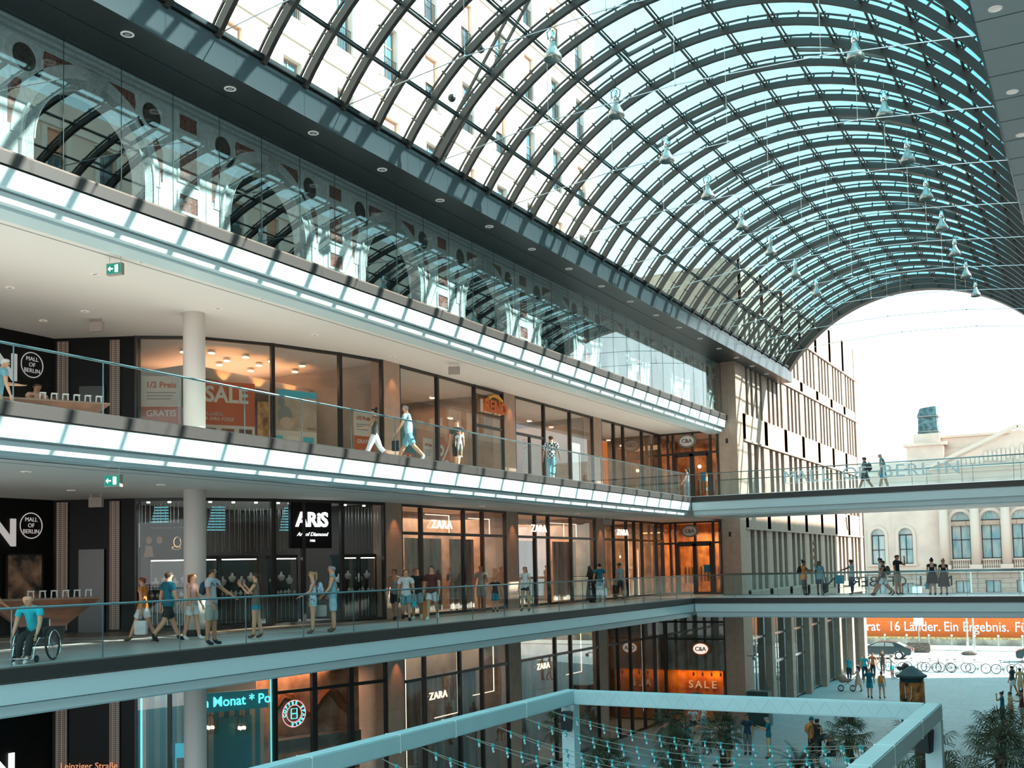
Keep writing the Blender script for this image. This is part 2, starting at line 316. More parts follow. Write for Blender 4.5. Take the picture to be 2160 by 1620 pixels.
for yc in ARCHES:
    arch_face(wall, yc, 1.38, 10.05, 9.36, yc-PIT/2, yc+PIT/2, 12.2, AF)
    ring(orn, yc, 10.05, 1.38, 1.60, AF, -.05, -.001); ring(trm, yc, 10.05, 1.60, 1.66, AF, -.08, -.001); ring(trm, yc, 10.05, 1.36, 1.385, AF, -.07, .0); ring(wall, yc, 10.05, 1.66, 1.86, AF, -.02, -.001)
    for sg in (-1, 1):
        a, b = sorted((yc+sg*1.38, yc+sg*1.60)); orn.box(AX, AX+.05, a, b, 9.5, 10.05)
        a, b = sorted((yc+sg*1.60, yc+sg*1.66)); trm.box(AX, AX+.08, a, b, 9.5, 10.05)
        a, b = sorted((yc+sg*1.34, yc+sg*1.86)); trm.box(AX, AX+.12, a, b, 9.38, 9.52)
        my = yc+sg*1.585; disc(med, my, 11.58, .27, AF, -.012); ring(trm, my, 11.58, .27, .31, AF, -.04, 0, 0, 2*PI); ring(wall, my, 11.58, .31, .44, AF, -.02, 0, 0, 2*PI)
        # red spandrel between arch and medallion
        P = [(yc+sg*.42, 11.90), (yc+sg*1.12, 11.90), (yc+sg*1.16, 11.72), (yc+sg*1.20, 11.50), (yc+sg*1.02, 11.62), (yc+sg*.75, 11.77)]
        red.add([AF(a, b, -.006) for a, b in P], [tuple(range(6))])
        P = [(yc+sg*1.62, 11.12), (yc+sg*1.75, 11.14), (yc+sg*1.92, 10.2), (yc+sg*1.92, 10.9), (yc+sg*1.82, 10.2)]
        red.add([AF(a, b, -.006) for a, b in (P[0], P[1], P[3], P[2], P[4])], [tuple(range(5))])
    orn.hexa([(AX, yc-.13, 11.32), (AX+.16, yc-.13, 11.32), (AX+.16, yc+.13, 11.32), (AX, yc+.13, 11.32), (AX, yc-.20, 11.80), (AX+.2, yc-.20, 11.80), (AX+.2, yc+.20, 11.80), (AX, yc+.20, 11.80)])
    for py in (yc+PIT/2,):
        for z0, z1 in ((11.58, 12.0), (10.42, 11.34), (9.72, 10.1)):
            red.box(AX, AX+.006, py-.27, py+.27, z0, z1)
            for a, b, c, d in ((py-.33, py-.27, z0-.06, z1+.06), (py+.27, py+.33, z0-.06, z1+.06), (py-.27, py+.27, z0-.06, z0), (py-.27, py+.27, z1, z1+.06)): trm.box(AX, AX+.03, a, b, c, d)
        orn.box(AX, AX+.12, py-.8, py+.8, 9.36, 9.46)
y0, y1 = ARCHES[0]-PIT/2, YC
for (z0, z1, dp, mm) in ((11.93, 11.97, .07, trm), (11.97, 12.05, .05, orn), (12.05, 12.09, .10, trm), (12.09, 12.16, .09, orn), (12.16, 12.2, .14, trm)): mm.box(AX, AX+dp, y0, y1, z0, z1)
wl = struct(wall.build('wall_arcade', ARCST, fix=False))
for nm, mb, mt in (('ornament', orn, ORNA), ('porphyry_inlay', red, REDST), ('medallion_relief', med, RELF), ('moulding', trm, ARCST)): mb.build(nm, mt, wl)
# rooms behind the arches
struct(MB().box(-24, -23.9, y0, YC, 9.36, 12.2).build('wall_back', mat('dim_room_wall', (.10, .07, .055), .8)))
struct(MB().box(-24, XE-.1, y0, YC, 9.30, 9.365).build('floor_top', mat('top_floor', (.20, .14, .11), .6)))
g = MB(); g.box(-17.50, -17.48, y0, YC, 9.37, 12.19); gl = struct(g.build('window_1', G_DARK))
j = MB(); y = y0
while y < YC: j.box(-17.479, -17.472, y-.007, y+.007, 9.37, 12.2); y += 1.42
j.build('joint', mat('glass_joint', (.02, .05, .05), .4), gl)
MB().box(-17.55, -17.20, y0, YC, 9.36, 9.395).build('sill', mat('brown_sill', (.17, .125, .105), .5, var=(8, .2)), gl)
# ================================================================ GLASS BARREL VAULT
VX, VZ = -8.87, 8.26
def vp(a, r): a = math.radians(a); return (VX+r*math.sin(a), VZ+r*math.cos(a))
RIBY = [16.63+1.42*k for k in range(-8, 34)]
roof = thing('barrel_vault', 'glazed steel barrel vault spanning the whole hall above the galleries', 'glass roof')
def rib_mesh():
    m = MB(); N = 40; angs = [-56.6+113.2*i/N for i in range(N+1)]
    for r0, r1, w_, dy in ((8.36, 8.55, .12, 0), (8.655, 8.70, .045, 0)):
        vs = []
        for a in angs:
            for rr in (r0, r1):
                x, z = vp(a, rr); vs += [(x, dy-w_/2, z), (x, dy+w_/2, z)]
        fs = []
        for i in range(N):
            o = i*4; n_ = o+4
            fs += [(o, o+1, n_+1, n_), (o+2, n_+2, n_+3, o+3), (o, n_, n_+2, o+2), (o+1, o+3, n_+3, n_+1)]
        fs += [(0, 2, 3, 1), (N*4, N*4+1, N*4+3, N*4+2)]
        m.add(vs, fs)
    for k in range(-6, 7):                       # webs between the two chords
        for da in (-.9, .9, 4.7):
            a = k*9.433+da
            if abs(a) > 56.4: continue
            x0, z0 = vp(a, 8.55); x1, z1 = vp(a, 8.67); m.bar((x0, 0, z0), (x1, 0, z1), .05, .04, (0, 1, 0))
        if abs(k) < 6:
            x0, z0 = vp(k*9.433, 8.50); m.ball((x0, 0, z0), .11, .09, .11, 8)
    for k in range(-12, 13):                     # glazing clips on the upper chord
        x0, z0 = vp(k*4.717, 8.69); x1, z1 = vp(k*4.717, 8.74); m.bar((x0, 0, z0), (x1, 0, z1), .05, .05, (0, 1, 0))
    return m
r0 = rib_mesh().build('rib', STEEL, roof, (0, RIBY[0], 0))
for y in RIBY[1:-1]:
    c = r0.copy(); COL.objects.link(c); c.parent = roof; c.location.y = y
# end arch, a deep plate girder
m = MB(); N = 48
vs = []
for i in range(N+1):
    a = -57.5+115*i/N
    for rr in (8.36, 8.95):
        x, z = vp(a, rr); vs += [(x, -.28, z), (x, .28, z)]
fs = []
for i in range(N):
    o = i*4; n_ = o+4; fs += [(o, o+1, n_+1, n_), (o+2, n_+2, n_+3, o+3), (o, n_, n_+2, o+2), (o+1, o+3, n_+3, n_+1)]
fs += [(0, 2, 3, 1), (N*4, N*4+1, N*4+3, N*4+2)]
m.add(vs, fs).build('end_arch', STEEL, roof, (0, 63.55, 0))
for k in range(-5, 6):                            # purlins: twin tubes
    m = MB(); x, z = vp(k*9.433, 8.52); m.tube([(x, RIBY[0], z), (x, 63.5, z)], .038, 8)
    x, z = vp(k*9.433+.35, 8.62); m.tube([(x, RIBY[0], z), (x, 63.5, z)], .025, 6); m.build('purlin', STEEL, roof)
for a in (-56.6, 56.6):
    m = MB(); x, z = vp(a, 8.6); m.box(x-.22, x+.22, RIBY[0], 63.6, z-.06, z+.06); m.build('gutter', BLACK, roof)
m = MB(); N = 48; vs = []; m.smooth = True
for i in range(N+1): x, z = vp(-57+114*i/N, 8.76); vs += [(x, RIBY[0], z), (x, 63.6, z)]
m.add(vs, [(2*i, 2*i+1, 2*i+3, 2*i+2) for i in range(N)]).build('glazing', G_ROOF, roof, fix=False)
# roof vents: slim frames with a roller rod, three rows
vm = None
for col_, kk in enumerate((-2.5, -1.5, 1.5, 2.5)):
    for i in range(4 if kk < 0 else 2, 40, 4):
        if vm is None:
            m = MB(); m.box(-.62, .62, -.60, -.50, -.05, .05); m.box(-.62, .62, -.06, .06, -.11, -.03); m.box(-.62, -.56, -.6, .0, -.04, .04); m.box(.56, .62, -.6, .0, -.04, .04)
            vm = m.build('vent_frame', mat('vent_alu', (.16, .15, .14), .4), roof); v = vm
        else: v = vm.copy(); COL.objects.link(v); v.parent = roof
        a = kk*9.433; x, z = vp(a, 8.62); v.location = (x, RIBY[i]+.75, z); v.rotation_euler = (0, math.radians(a), 0)
# tie rods with hangers, every third rib
for i in range(2, 41, 3):
    y = RIBY[i]+.02; m = MB()
    P = [(-15.9, y, 12.95), (-12.4, y, 13.35), (-8.87, y, 13.5), (-5.3, y, 13.35), (-1.85, y, 12.95)]
    m.tube(P, .014, 6); [m.ball(p, .04, n=6) for p in P[1:-1]]
    t = m.build('tie_rod', METAL)
    tag(t, 'thin steel tie rod crossing the hall below the glass vault', 'tie rod', 'steel tie rods under the vault')
    for (x, z) in ((-12.4, 13.35), (-8.87, 13.5), (-5.3, 13.35)):
        zt = VZ+math.sqrt(8.37**2-(x-VX)**2); MB().tube([(x, y, z), (x, y, zt)], .007, 5).build('hanger', METAL, t)
# high-bay pendant lamps
def bell():
    t = thing('bell_lamp', 'silver bell lamp hanging under the left half of the vault', 'pendant lamp', group='bell lamps on the left half of the vault')
    m = MB(); m.smooth = True; m.lathe([(.07, .30), (.09, .20), (.15, .08), (.23, -.05), (.25, -.16), (.235, -.17), (.14, .06), (.06, .2)], 18); m.build('lamp_shade', mat('lamp_aluminium', (.42, .42, .40), .3, metal=.7), t)
    m = MB(); m.smooth = True; m.lathe([(0, .62), (.05, .62), (.07, .5), (.10, .44), (.10, .34), (.06, .28), (0, .28)], 14); m.build('gear_housing', CHROME, t)
    m = MB(); m.tube([(-.12, 0, .40), (-.14, 0, .60), (0, 0, .72), (.14, 0, .60), (.12, 0, .40)], .014, 6); m.tube([(0, 0, .70), (0, 0, .95)], .012, 6); m.build('bracket', BLACK, t)
    m = MB(); m.ball((0, 0, -.02), .05, .05, .08); m.build('bulb', mat('lamp_bulb', (.9, .85, .75), .3), t); return t
b0 = bell(); first = True
for i in range(8):
    y = 24.9+4.2*i
    (b0 if first else copy_tree(b0)).location = (-12.1, y, 15.0); first = False
for i in range(8):
    copy_tree(b0, label='silver bell lamp hanging under the right half of the vault').location = (-5.25, 29.2+4.3*i, 15.05)
for o in bpy.data.objects:
    if o.get('label', '').startswith('silver bell lamp hanging under the right'): o['group'] = 'bell lamps on the right half of the vault'
# canopy downlights
def downlight(nm, label, group, r_, m_, ring_=True):
    t = thing(nm, label, 'downlight', group=group)
    m = MB(); m.lathe([(r_*.72, .0), (r_*.75, -.015), (r_, -.012), (r_*1.02, 0)], 20); m.build('trim_ring', mat('pale_ring', (.85, .82, .78), .4, emit=((1, .9, .8), .15)), t)
    m = MB(); m.lathe([(0, .0), (r_*.72, -.002)], 16); m.build('diffuser', m_, t)
    if ring_: m = MB(); m.box(-r_*.6, r_*.6, -r_*.07, r_*.07, -.02, -.006); m.box(-r_*.25, r_*.25, -r_*.3, r_*.3, -.018, -.004); m.build('lamp_insert', mat('insert_grey', (.5, .48, .45), .4), t)
    return t
d0 = downlight('canopy_downlight', 'round downlight in the dark soffit above the arcade', 'downlights in the dark left canopy', .13, mat('lamp_dark', (.08, .08, .08), .3)); first = True
for i in range(-1, 17): (d0 if first else copy_tree(d0)).location = (-16.35, 14.64+2.845*i, 12.198); first = False
d1 = downlight('canopy_downlight', 'round pale downlight in the grey soffit at the right', 'downlights in the grey right canopy', .13, mat('lamp_pale', (.75, .68, .62), .4, emit=((1, .9, .8), .25)), False); first = True
for y in (22.5, 26.8, 29.7, 33.6, 37.4): (d1 if first else copy_tree(d1)).location = (-1.40, y, 12.198); first = False
d2 = downlight('ceiling_downlight', 'small round downlight in the white ceiling of the upper gallery', 'downlights in the upper gallery ceiling', .11, mat('lamp_pink', (.9, .62, .45), .4, emit=((1, .6, .4), .35))); first = True
for x, y in [(-17.88-.8, 13.17+3.98*i) for i in range(11)]+[(-20.35, 17.27+4.0*i) for i in range(9)]+[(-23.48, 19.6), (-25.26, 19.7), (-23.0, 17)]:
    (d2 if first else copy_tree(d2)).location = (x, y, 8.636); first = False
d3 = copy_tree(d2, loc=(-20.0, 15.2, 3.856), label='small round downlight in the grey ceiling of the lower gallery'); d3['group'] = 'downlights in the lower gallery ceiling'
for x, y in ((-23.5, 19.2), (-20.6, 19.5), (-19.8, 34), (-19.8, 42)): copy_tree(d3, loc=(x, y, 3.856))
# ================================================================ BALUSTRADES
def balustrade(label, a, b, z, step, off=(0, 0), grp=None, first=None, railz=1.07):
    a = Vector((*a, z)); b = Vector((*b, z)); d = (b-a); Ln = d.length; d.normalize(); nrm = Vector((-d.y, d.x, 0))
    t = thing('glass_balustrade', label, 'balustrade', (a.x, a.y, z))
    L_ = lambda s_, h, o=0: (d.x*s_+nrm.x*o, d.y*s_+nrm.y*o, h)
    m = MB(); m.smooth = True; m.tube([L_(0, railz), L_(Ln, railz)], .024, 10); m.build('handrail', mat('handrail_steel', (.22, .32, .34), .22, metal=.9), t)
    m = MB(); m.bar(L_(0, .015), L_(Ln, .015), .03, .03); m.build('base_rail', METAL, t)
    s_ = 0 if first is None else first-step
    while s_ < Ln:
        s0, s1 = max(s_, 0)+.012, min(s_+step, Ln)-.012
        if s1-s0 > .1: m = MB(); m.bar(L_(s0, .53), L_(s1, .53), .018, 1.03); m.build('glass_panel', G_RAIL, t)
        if s_ > 0: m = MB(); m.bar(L_(s_, 0), L_(s_, 1.05), .012, .022); m.build('joint_post', mat('post_steel', (.12, .2, .22), .3, metal=.7), t)
        s_ += step
    return t
balustrade('long glass balustrade of the lower gallery with teal handrail', (XE-.05, YA+.7), (XE-.05, YB), Z1, 2.01, first=.09)
balustrade('long glass balustrade of the upper gallery in front of the sale posters', (XE-.05, YA+.7), (XE-.05, YB), Z2, 2.01, first=.09)
balustrade('glass balustrade on the near edge of the lower bridge', (XE-.05, YB+.05), (6, YB+.05), Z1, 2.0)
balustrade('glass balustrade on the far edge of the lower bridge', (XE-.05, YB+4.5), (6, YB+4.5), Z1, 2.0)
balustrade('glass balustrade on the near edge of the upper bridge', (XE-.05, YB+.05), (6, YB+.05), Z2, 2.0)
balustrade('glass balustrade on the far edge of the upper bridge', (XE-.05, YB+4.5), (6, YB+4.5), Z2, 2.0)
# bridge lettering
BL = mat('pale_letters', (.80, .90, .92), .5); BD = mat('dark_letters', (.05, .07, .08), .5)
def letters(s_, x0, x1, y, z, h, m_, label, mirror=False):
    t = thing('bridge_lettering', label, 'lettering', (0, y, z)); n = len(s_); k = 0
    for i, ch in enumerate(s_):
        if ch == ' ': continue
        x = x0+(x1-x0)*(i+.5)/n
        text('letter', ch, h*1.38, m_, t, (x, 0, 0), 'Y', .05, mirror=mirror, xs=1.12)
    m = MB(); m.box(min(x0, x1), max(x0, x1), -.01, .01, h*.42, h*.46); m.box(min(x0, x1), max(x0, x1), -.01, .01, -h*.5, -h*.46); m.build('mounting_rail', METAL, t)
letters('MALL OF BERLIN', -12.75, -5.35, YB-.02, Z2+.66, .56, BL, 'pale blue hall name letters on the upper bridge')
letters('MALL OF BERLIN', -6.4, -12.1, YB+4.62, Z1+.56, .50, BD, 'dark letters seen from behind on the lower bridge', mirror=True)
# ================================================================ SHOPFRONTS
wn = [2]
def shopfront(p0, p1, z0, z1, mull, trans=(), glassm=None, fw=.055, skip=(), label=None, mat_=None, wide=()):
    """mull: fractions along the bay; trans: heights of cross rails"""
    mat_ = mat_ or FRAME; glassm = glassm or G_SHOP
    a = Vector((*p0, 0)); b = Vector((*p1, 0)); d = b-a; Ln = d.length; d.normalize(); ang = math.atan2(d.y, d.x)
    wn[0] += 1; t = struct(empty('window_%d' % wn[0], (a.x, a.y, z0), ang)); H = z1-z0
    fr = MB(); fr.box(0, Ln, -.06, .06, 0, .10); fr.box(0, Ln, -.06, .06, H-.09, H)
    ms = [0]+[q*Ln for q in mull]+[Ln]
    for i, q in enumerate(ms):
        w_ = (.09 if i in wide else fw); fr.box(max(q-w_, 0), min(q+w_, Ln), -.08, .06, 0, H)
    for zt in trans: fr.box(0, Ln, -.06, .06, zt-.05, zt+.05)
    fr.build('frame', mat_, t)
    zs = [.1]+[q for q in trans]+[H-.09]
    for i in range(len(ms)-1):
        for j in range(len(zs)-1):
            if (i, j) in skip: continue
            m = MB(); m.box(ms[i]+.04, ms[i+1]-.04, .0, .012, zs[j]+.04, zs[j+1]-.03); m.build('pane', glassm, t)
    return t
PL = [(-24.75, 22.45), (-23.35, 23.5), (-22.2, 25.5), (-21.4, 27.8), (-21.0, 29.55)]
BAY = [(30.5, 37.83), (38.75, 46.48), (47.4, 55.25)]
# ground floor
h0, h1 = GZ, Z1-.92
shopfront(PL[0], PL[1], h0, h1, [.55], [2.4], G_LOW); shopfront(PL[1], PL[2], h0, h1, [], [], G_LOW, wide=(1,)); shopfront(PL[2], PL[4], h0, h1, [.33, .66], [4.7], G_LOW, wide=(1, 2))
for (a, b), ml in zip(BAY, ([.18, .5, .72], [.42, .62], [.18, .38, .6, .8])): shopfront((XS, a), (XS, b), h0, h1, ml, [4.55], G_LOW)
# lower gallery
h0, h1 = Z1, Z2-.92
shopfront(PL[0], PL[1], h0, h1, [], []); shopfront(PL[1], PL[2], h0, h1, [], [], wide=(1,)); shopfront(PL[2], PL[3], h0, h1, [.42], []); shopfront(PL[3], PL[4], h0, h1, [], [])
for (a, b), ml in zip(BAY, ([.17, .56, .75], [.21, .37, .66], [.155, .36, .49, .62, .88])): shopfront((XS, a), (XS, b), h0, h1, ml, [2.87], G_LOW, skip=((2, 0),))
# upper gallery
h0, h1 = Z2, Z3-.72
shopfront(PL[0], PL[1], h0, h1, [], []); shopfront(PL[1], PL[2], h0, h1, [], []); shopfront(PL[2], PL[3], h0, h1, [], []); shopfront(PL[3], PL[4], h0, h1, [], [])
shopfront((XS, BAY[0][0]), (XS, BAY[0][1]), h0, h1, [.335, .695]); shopfront((XS, BAY[1][0]), (XS, BAY[1][1]), h0, h1, [.345, .68]); shopfront((XS, BAY[2][0]), (XS, BAY[2][1]), h0, h1, [.2, .35, .67])
tr = MB(); tr.box(-21.05, -20.95, 35.6, 37.83, Z2+2.28, Z2+2.38); tr.box(-21.05, -20.95, 38.75, 41.42, Z2+2.28, Z2+2.38); tr.box(-21.05, -20.95, 40.05, 40.15, Z2, Z2+2.3)
struct(tr.build('trim_6', FRAME))
# end wall shopfronts (face the camera down the hall)
for z0, z1 in ((Z1, Z2-.92), (Z2, Z3-.72)):
    shopfront((-21, YC), (-17.7, YC), z0, z1, [.14, .23, .56, .86], [2.72], G_SHOP, skip=((2, 0), (3, 0)))
    fr = MB(); fr.box(-20.1, -18.3, YC-.09, YC+.09, z0+2.55, z0+2.80)
    for x in (-20.15, -19.2, -18.28): fr.box(x-.1, x+.1, YC-.09, YC+.09, z0, z0+2.7)
    for x in (-20.05, -19.1): fr.box(x, x+.86, YC-.03, YC+.03, z0+.02, z0+.14)
    struct(fr.build('door_%d' % (1 if z0 < 1 else 2), FRAME))
    for x in (-19.36, -19.0): m = MB(); m.tube([(x, YC-.13, z0+.4), (x, YC-.13, z0+2.4)], .018, 6); struct(m.build('door_handle', METAL))
shopfront((-21, YC), (-17.7, YC), GZ, -1.0, [], [4.35, 5.25], G_LOW)
m = MB(); m.box(-21.3, -20.95, YC-.05, YC+.1, GZ, 9); struct(m.build('pillar', FRAME))
# ---------------------------------------------------------------- interiors
def room(y0, y1, z0, z1, wallm, x1=-21.2, x0=-27.5, floorm=None):
    m = MB(); m.box(x0-.1, x0, y0, y1, z0, z1); m.box(x0, x1-.3, y0, y0+.06, z0, z1); m.box(x0, x1-.3, y1-.06, y1, z0, z1)
    struct(m.build('wall_shop', wallm))
W_RENO = mat('shop_wall_warm', (.36, .25, .19), .7, var=(1.2, .3)); W_ZARA = mat('shop_wall_beige', (.58, .44, .36), .7, var=(1.4, .35)); W_CA = mat('shop_wall_orange', (.66, .36, .16), .7, var=(1.6, .4, (.30, .13, .05)))
room(30.4, 38, Z2, Z3-.72, W_RENO); room(38.6, 46.6, Z2, Z3-.72, W_RENO); room(47.3, 55.2, Z2, Z3-.72, W_RENO); room(30.4, 38, Z1, 3.86, W_ZARA, x0=-23.6); room(38.6, 46.6, Z1, 3.86, W_ZARA, x0=-23.8); room(47.3, 55.2, Z1, 3.86, W_ZARA, x0=-24)
room(30.4, 38, GZ, -.92, mat('shop_wall_grey', (.30, .27, .25), .6, var=(1, .3)), x0=-23.6); room(38.6, 46.6, GZ, -.92, MATS['shop_wall_grey'], x0=-23.8); room(47.3, 55.2, GZ, -.92, mat('shop_wall_rust', (.20, .12, .08), .7, var=(1, .3)), x0=-24)
m = MB(); m.box(-30, -29.9, 22, 30, GZ, 9); m.box(-30, -21.3, 30, 30.1, GZ, 9); struct(m.build('wall_shop', mat('shop_wall_pale', (.50, .40, .34), .7, var=(.8, .25))))
m = MB(); m.box(-27.1, -27, 22.8, 30, Z1, 3.86); m.box(-27, -21.3, 29.9, 29.98, Z1, 3.86); struct(m.build('wall_shop', mat('shop_wall_dark', (.06, .045, .04), .6)))
for z0, z1 in ((Z1, 3.86), (Z2, 8.6), (GZ, -.92)):     # shop behind the end wall
    m = MB(); m.box(-21.5, -17.9, 58.9, 59, z0, z1); m.box(-21.5, -21.4, YC+.2, 59, z0, z1); m.box(-17.95, -17.9, YC+.2, 59, z0, z1); struct(m.build('wall_shop', W_CA))
struct(MB().box(-21.4, -17.7, YC+.15, YC+.2, -1.95, -.95).build('wall_shop', mat('brushed_sign_wall', (.45, .36, .30), .4, var=(2, .2))))
struct(MB().box(-21.4, -17.7, YC+.15, YC+.2, -3.85, -1.95).build('wall_sign', mat('sign_wall', (.46, .37, .31), .45, var=(2, .2))))
struct(MB().box(-21.4, -17.7, YC+.1, YC+.26, -4.0, -3.85).build('trim_7', mat('sign_wall_trim', (.5, .4, .33), .4)))
struct(MB().box(-21.4, -17.7, YC+1.0, YC+1.06, GZ, -4.0).build('wall_orange', mat('orange_display_wall', (.95, .36, .03), .6, var=(1.2, .5, (.5, .12, .01)))))
# stair tower corner with the hall name: black lacquer walls and patterned metal panels
struct(MB().box(-27.2, -26.95, 10, 21.4, GZ, 8.66).build('wall_left', DKWALL))
q = [(-26.95, 21.4), (-24.75, 22.45)]
m = MB(); m.prism([(-26.95, 21.4), (-24.75, 22.45), (-24.9, 22.8), (-27.2, 21.7)], lambda a, b, t: (a, b, t), GZ, 8.66); struct(m.build('wall_corner', DKWALL))
PATT = mat('patterned_metal', (.42, .30, .24), .4, metal=.3)
n_ = PATT.node_tree.nodes; Lk = PATT.node_tree.links
t_ = n_.new('ShaderNodeTexCoord'); vo = n_.new('ShaderNodeTexVoronoi'); vo.inputs['Scale'].default_value = 17; vo.inputs['Randomness'].default_value = 0
cr = n_.new('ShaderNodeValToRGB'); cr.color_ramp.elements[0].color = (.62, .48, .40, 1); cr.color_ramp.elements[0].position = .30; cr.color_ramp.elements[1].color = (.20, .13, .10, 1); cr.color_ramp.elements[1].position = .42
Lk.new(t_.outputs['Object'], vo.inputs['Vector']); Lk.new(vo.outputs['Distance'], cr.inputs[0]); Lk.new(cr.outputs[0], n_['Principled BSDF'].inputs['Base Color'])
for z0, z1 in ((GZ, -.92), (Z1, 3.86), (Z2, 8.6)):
    for t0, t1 in ((.05, .19), (.70, .82)):
        a = Vector((-26.93, 21.36, 0)).lerp(Vector((-24.73, 22.41, 0)), t0); b = Vector((-26.93, 21.36, 0)).lerp(Vector((-24.73, 22.41, 0)), t1)
        m = MB(); m.bar((a.x, a.y, (z0+z1)/2), (b.x, b.y, (z0+z1)/2), .06, z1-z0-.14); tag(m.build('patterned_cladding', PATT), 'tall bronze patterned panel, %s, %s the lift door' % ({GZ: 'ground', Z1: 'lower gallery', Z2: 'upper gallery'}[z0], 'left of' if t0 < .1 else 'right of'), 'panel')
    # lift door reveal
    a = Vector((-26.93, 21.36, 0)).lerp(Vector((-24.73, 22.41, 0)), .33); b = Vector((-26.93, 21.36, 0)).lerp(Vector((-24.73, 22.41, 0)), .64)
    m = MB(); m.bar((a.x, a.y-.02, z0+1.2), (b.x, b.y-.02, z0+1.2), .05, 2.4); struct(m.build('door_3', mat('lift_door', (.07, .06, .05), .25, spec=.6)))
# ---------------------------------------------------------------- lettering on the black wall
for z, lit in ((Z2+2.75, L_DIM), (Z1+2.85, L_DIM), (GZ+3.05, L_LET)):
    t = thing('wall_lettering', {0: 'large pale last letters of the hall name on the black wall, upper gallery', 1: 'large pale last letters of the hall name on the black wall, lower gallery', 2: 'glowing white last letters of the hall name, bottom storey'}[[Z2+2.75, Z1+2.85, GZ+3.05].index(z)], 'lettering', (-26.9, 0, z))
    text('letter', 'N', 1.05, lit, t, (0.0, 19.75, 0), 'X', .06, bold=.03); text('letter', 'I', 1.05, lit, t, (0.0, 19.1, 0), 'X', .06, bold=.03); text('letter', 'L', 1.05, lit, t, (0, 18.5, 0), 'X', .06, bold=.03)
PINK = mat('print_cream', (.80, .66, .58), .5)
for z, nm in ((Z2+2.95, 'upper'), (Z1+3.1, 'lower')):
    t = thing('round_sign', 'thin round ring sign with the hall name on the black wall, %s gallery' % nm, 'sign', (-26.92, 20.62, z))
    m = MB(); m.tube([(.02, .36*math.cos(2*PI*i/40), .36*math.sin(2*PI*i/40)) for i in range(40)], .015, 6, closed=True); m.build('ring', L_DIM, t)
    for i, s_ in enumerate(('MALL', 'OF', 'BERLIN')): text('lettering', s_, .17, L_DIM, t, (.02, 0, .17-.17*i), 'X', .01)
t = thing('address_sign', 'orange street name and house number on the black glass, bottom left', 'sign', (-25.85, 21.76, GZ+2.9), math.atan2(1.05, 2.2))
text('lettering', 'Leipziger Straße', .26, emis('amber_letters', (1, .42, .2), .8), t, (0, 0, 0), 'Y', .01); text('number', '130', .42, MATS['amber_letters'], t, (0, 0, -.5), 'Y', .01)
t = thing('wall_picture', 'framed warm abstract picture on the black wall, lower gallery', 'picture', (-26.9, 20.4, 1.55))
m = MB(); m.box(0, .03, -.55, .55, -.7, .7); m.build('canvas', mat('abstract_canvas', (.50, .28, .18), .6, var=(2.2, .8, (.06, .05, .05))), t)
m = MB(); [m.box(0, .05, *q) for q in ((-.6, -.55, -.75, .75), (.55, .6, -.75, .75), (-.6, .6, .7, .75), (-.6, .6, -.75, -.7))]; m.build('picture_frame', FRAME, t)
# ================================================================ SHOP SIGNS
def ca_sign(x, z, w_, col, letm, label, glow=None):
    t = thing('oval_shop_sign', label, 'shop sign', (x, YC-.16, z)); a, b = w_/2, w_/2*.70
    P = []; N = 96
    for i in range(N): t_ = 2*PI*i/N; k = 1+.045*abs(math.cos(7*t_)); P.append((a*k*math.cos(t_), b*k*math.sin(t_)))
    m = MB(); m.prism(P, lambda u_, v_, t2: (u_, t2, v_), .0, .09); m.build('scalloped_rim', col, t)
    m = MB(); m.prism([(a*.80*math.cos(2*PI*i/48), b*.78*math.sin(2*PI*i/48)) for i in range(48)], lambda u_, v_, t2: (u_, t2, v_), -.03, .0); m.build('face_plate', glow or mat('sign_face', (.78, .74, .70), .4), t)
    text('lettering', 'C&A', w_*.30, letm, t, (0, -.045, -.01), 'Y', .02, bold=.006); return t
ca_sign(-19.4, Z2+3.38, .98, mat('sign_grey', (.22, .21, .20), .4), mat('sign_letter_grey', (.16, .15, .15), .4), 'grey oval scalloped sign above the upper gallery shop doors')
ca_sign(-19.4, Z1+3.36, .92, MATS['sign_grey'], MATS['sign_letter_grey'], 'grey oval scalloped sign above the lower gallery shop doors')
t = ca_sign(-19.0, -2.85, 1.0, mat('sign_rust', (.50, .12, .03), .45), BLACK, 'lit oval scalloped red-brown sign above the glowing sale window', emis('sign_lit_face', (1, .86, .76), .95))
t = thing('sale_lettering', 'cream sale letters on the glowing orange ground floor display', 'lettering', (-19.35, YC+.95, -4.85))
for i, ch in enumerate('SALE'): text('letter', ch, .56, emis('sale_letters', (1, .55, .25), .9), t, (-.64+.43*i, 0, 0), 'Y', .04)
t = thing('price_placard', 'small grey three for two placard below the sale letters', 'placard', (-19.55, YC+.55, -5.6)); MB().box(-.3, .3, 0, .02, -.4, .4).build('board', mat('grey_board', (.35, .30, .28), .6), t); text('lettering', '3für2', .2, PINK, t, (0, -.02, .1), 'Y', .01)
MB().box(-.02, .02, .02, .04, -1.1, -.4).build('stand', BLACK, t)
sp = None
for i in range(4):
    if sp is None:
        sp = thing('track_spotlight', 'small black track spotlight above the sale letters', 'spotlight', group='track spotlights over the sale letters'); MB().cyl(0, 0, -.12, .06, .05, 10).build('lamp_head', BLACK, sp); MB().box(-.01, .01, -.01, .01, .06, .2).build('arm', BLACK, sp); o = sp
    else: o = copy_tree(sp)
    o.location = (-19.7+.5*i, YC+.6, -4.22)
def zara(y, z, s_=.42, x=-20.9, label='', body='ZARA', xs=1.2):
    t = thing('shop_lettering', label, 'shop sign', (x, y, z)); text('lettering', body, s_, L_STRIP, t, (0, 0, 0), 'X', .04, bold=.004, space=1.1, xs=xs)
    m = MB(); m.box(-.10, -.08, -.75, .75, .02, .03); m.build('mounting_rail', METAL, t)
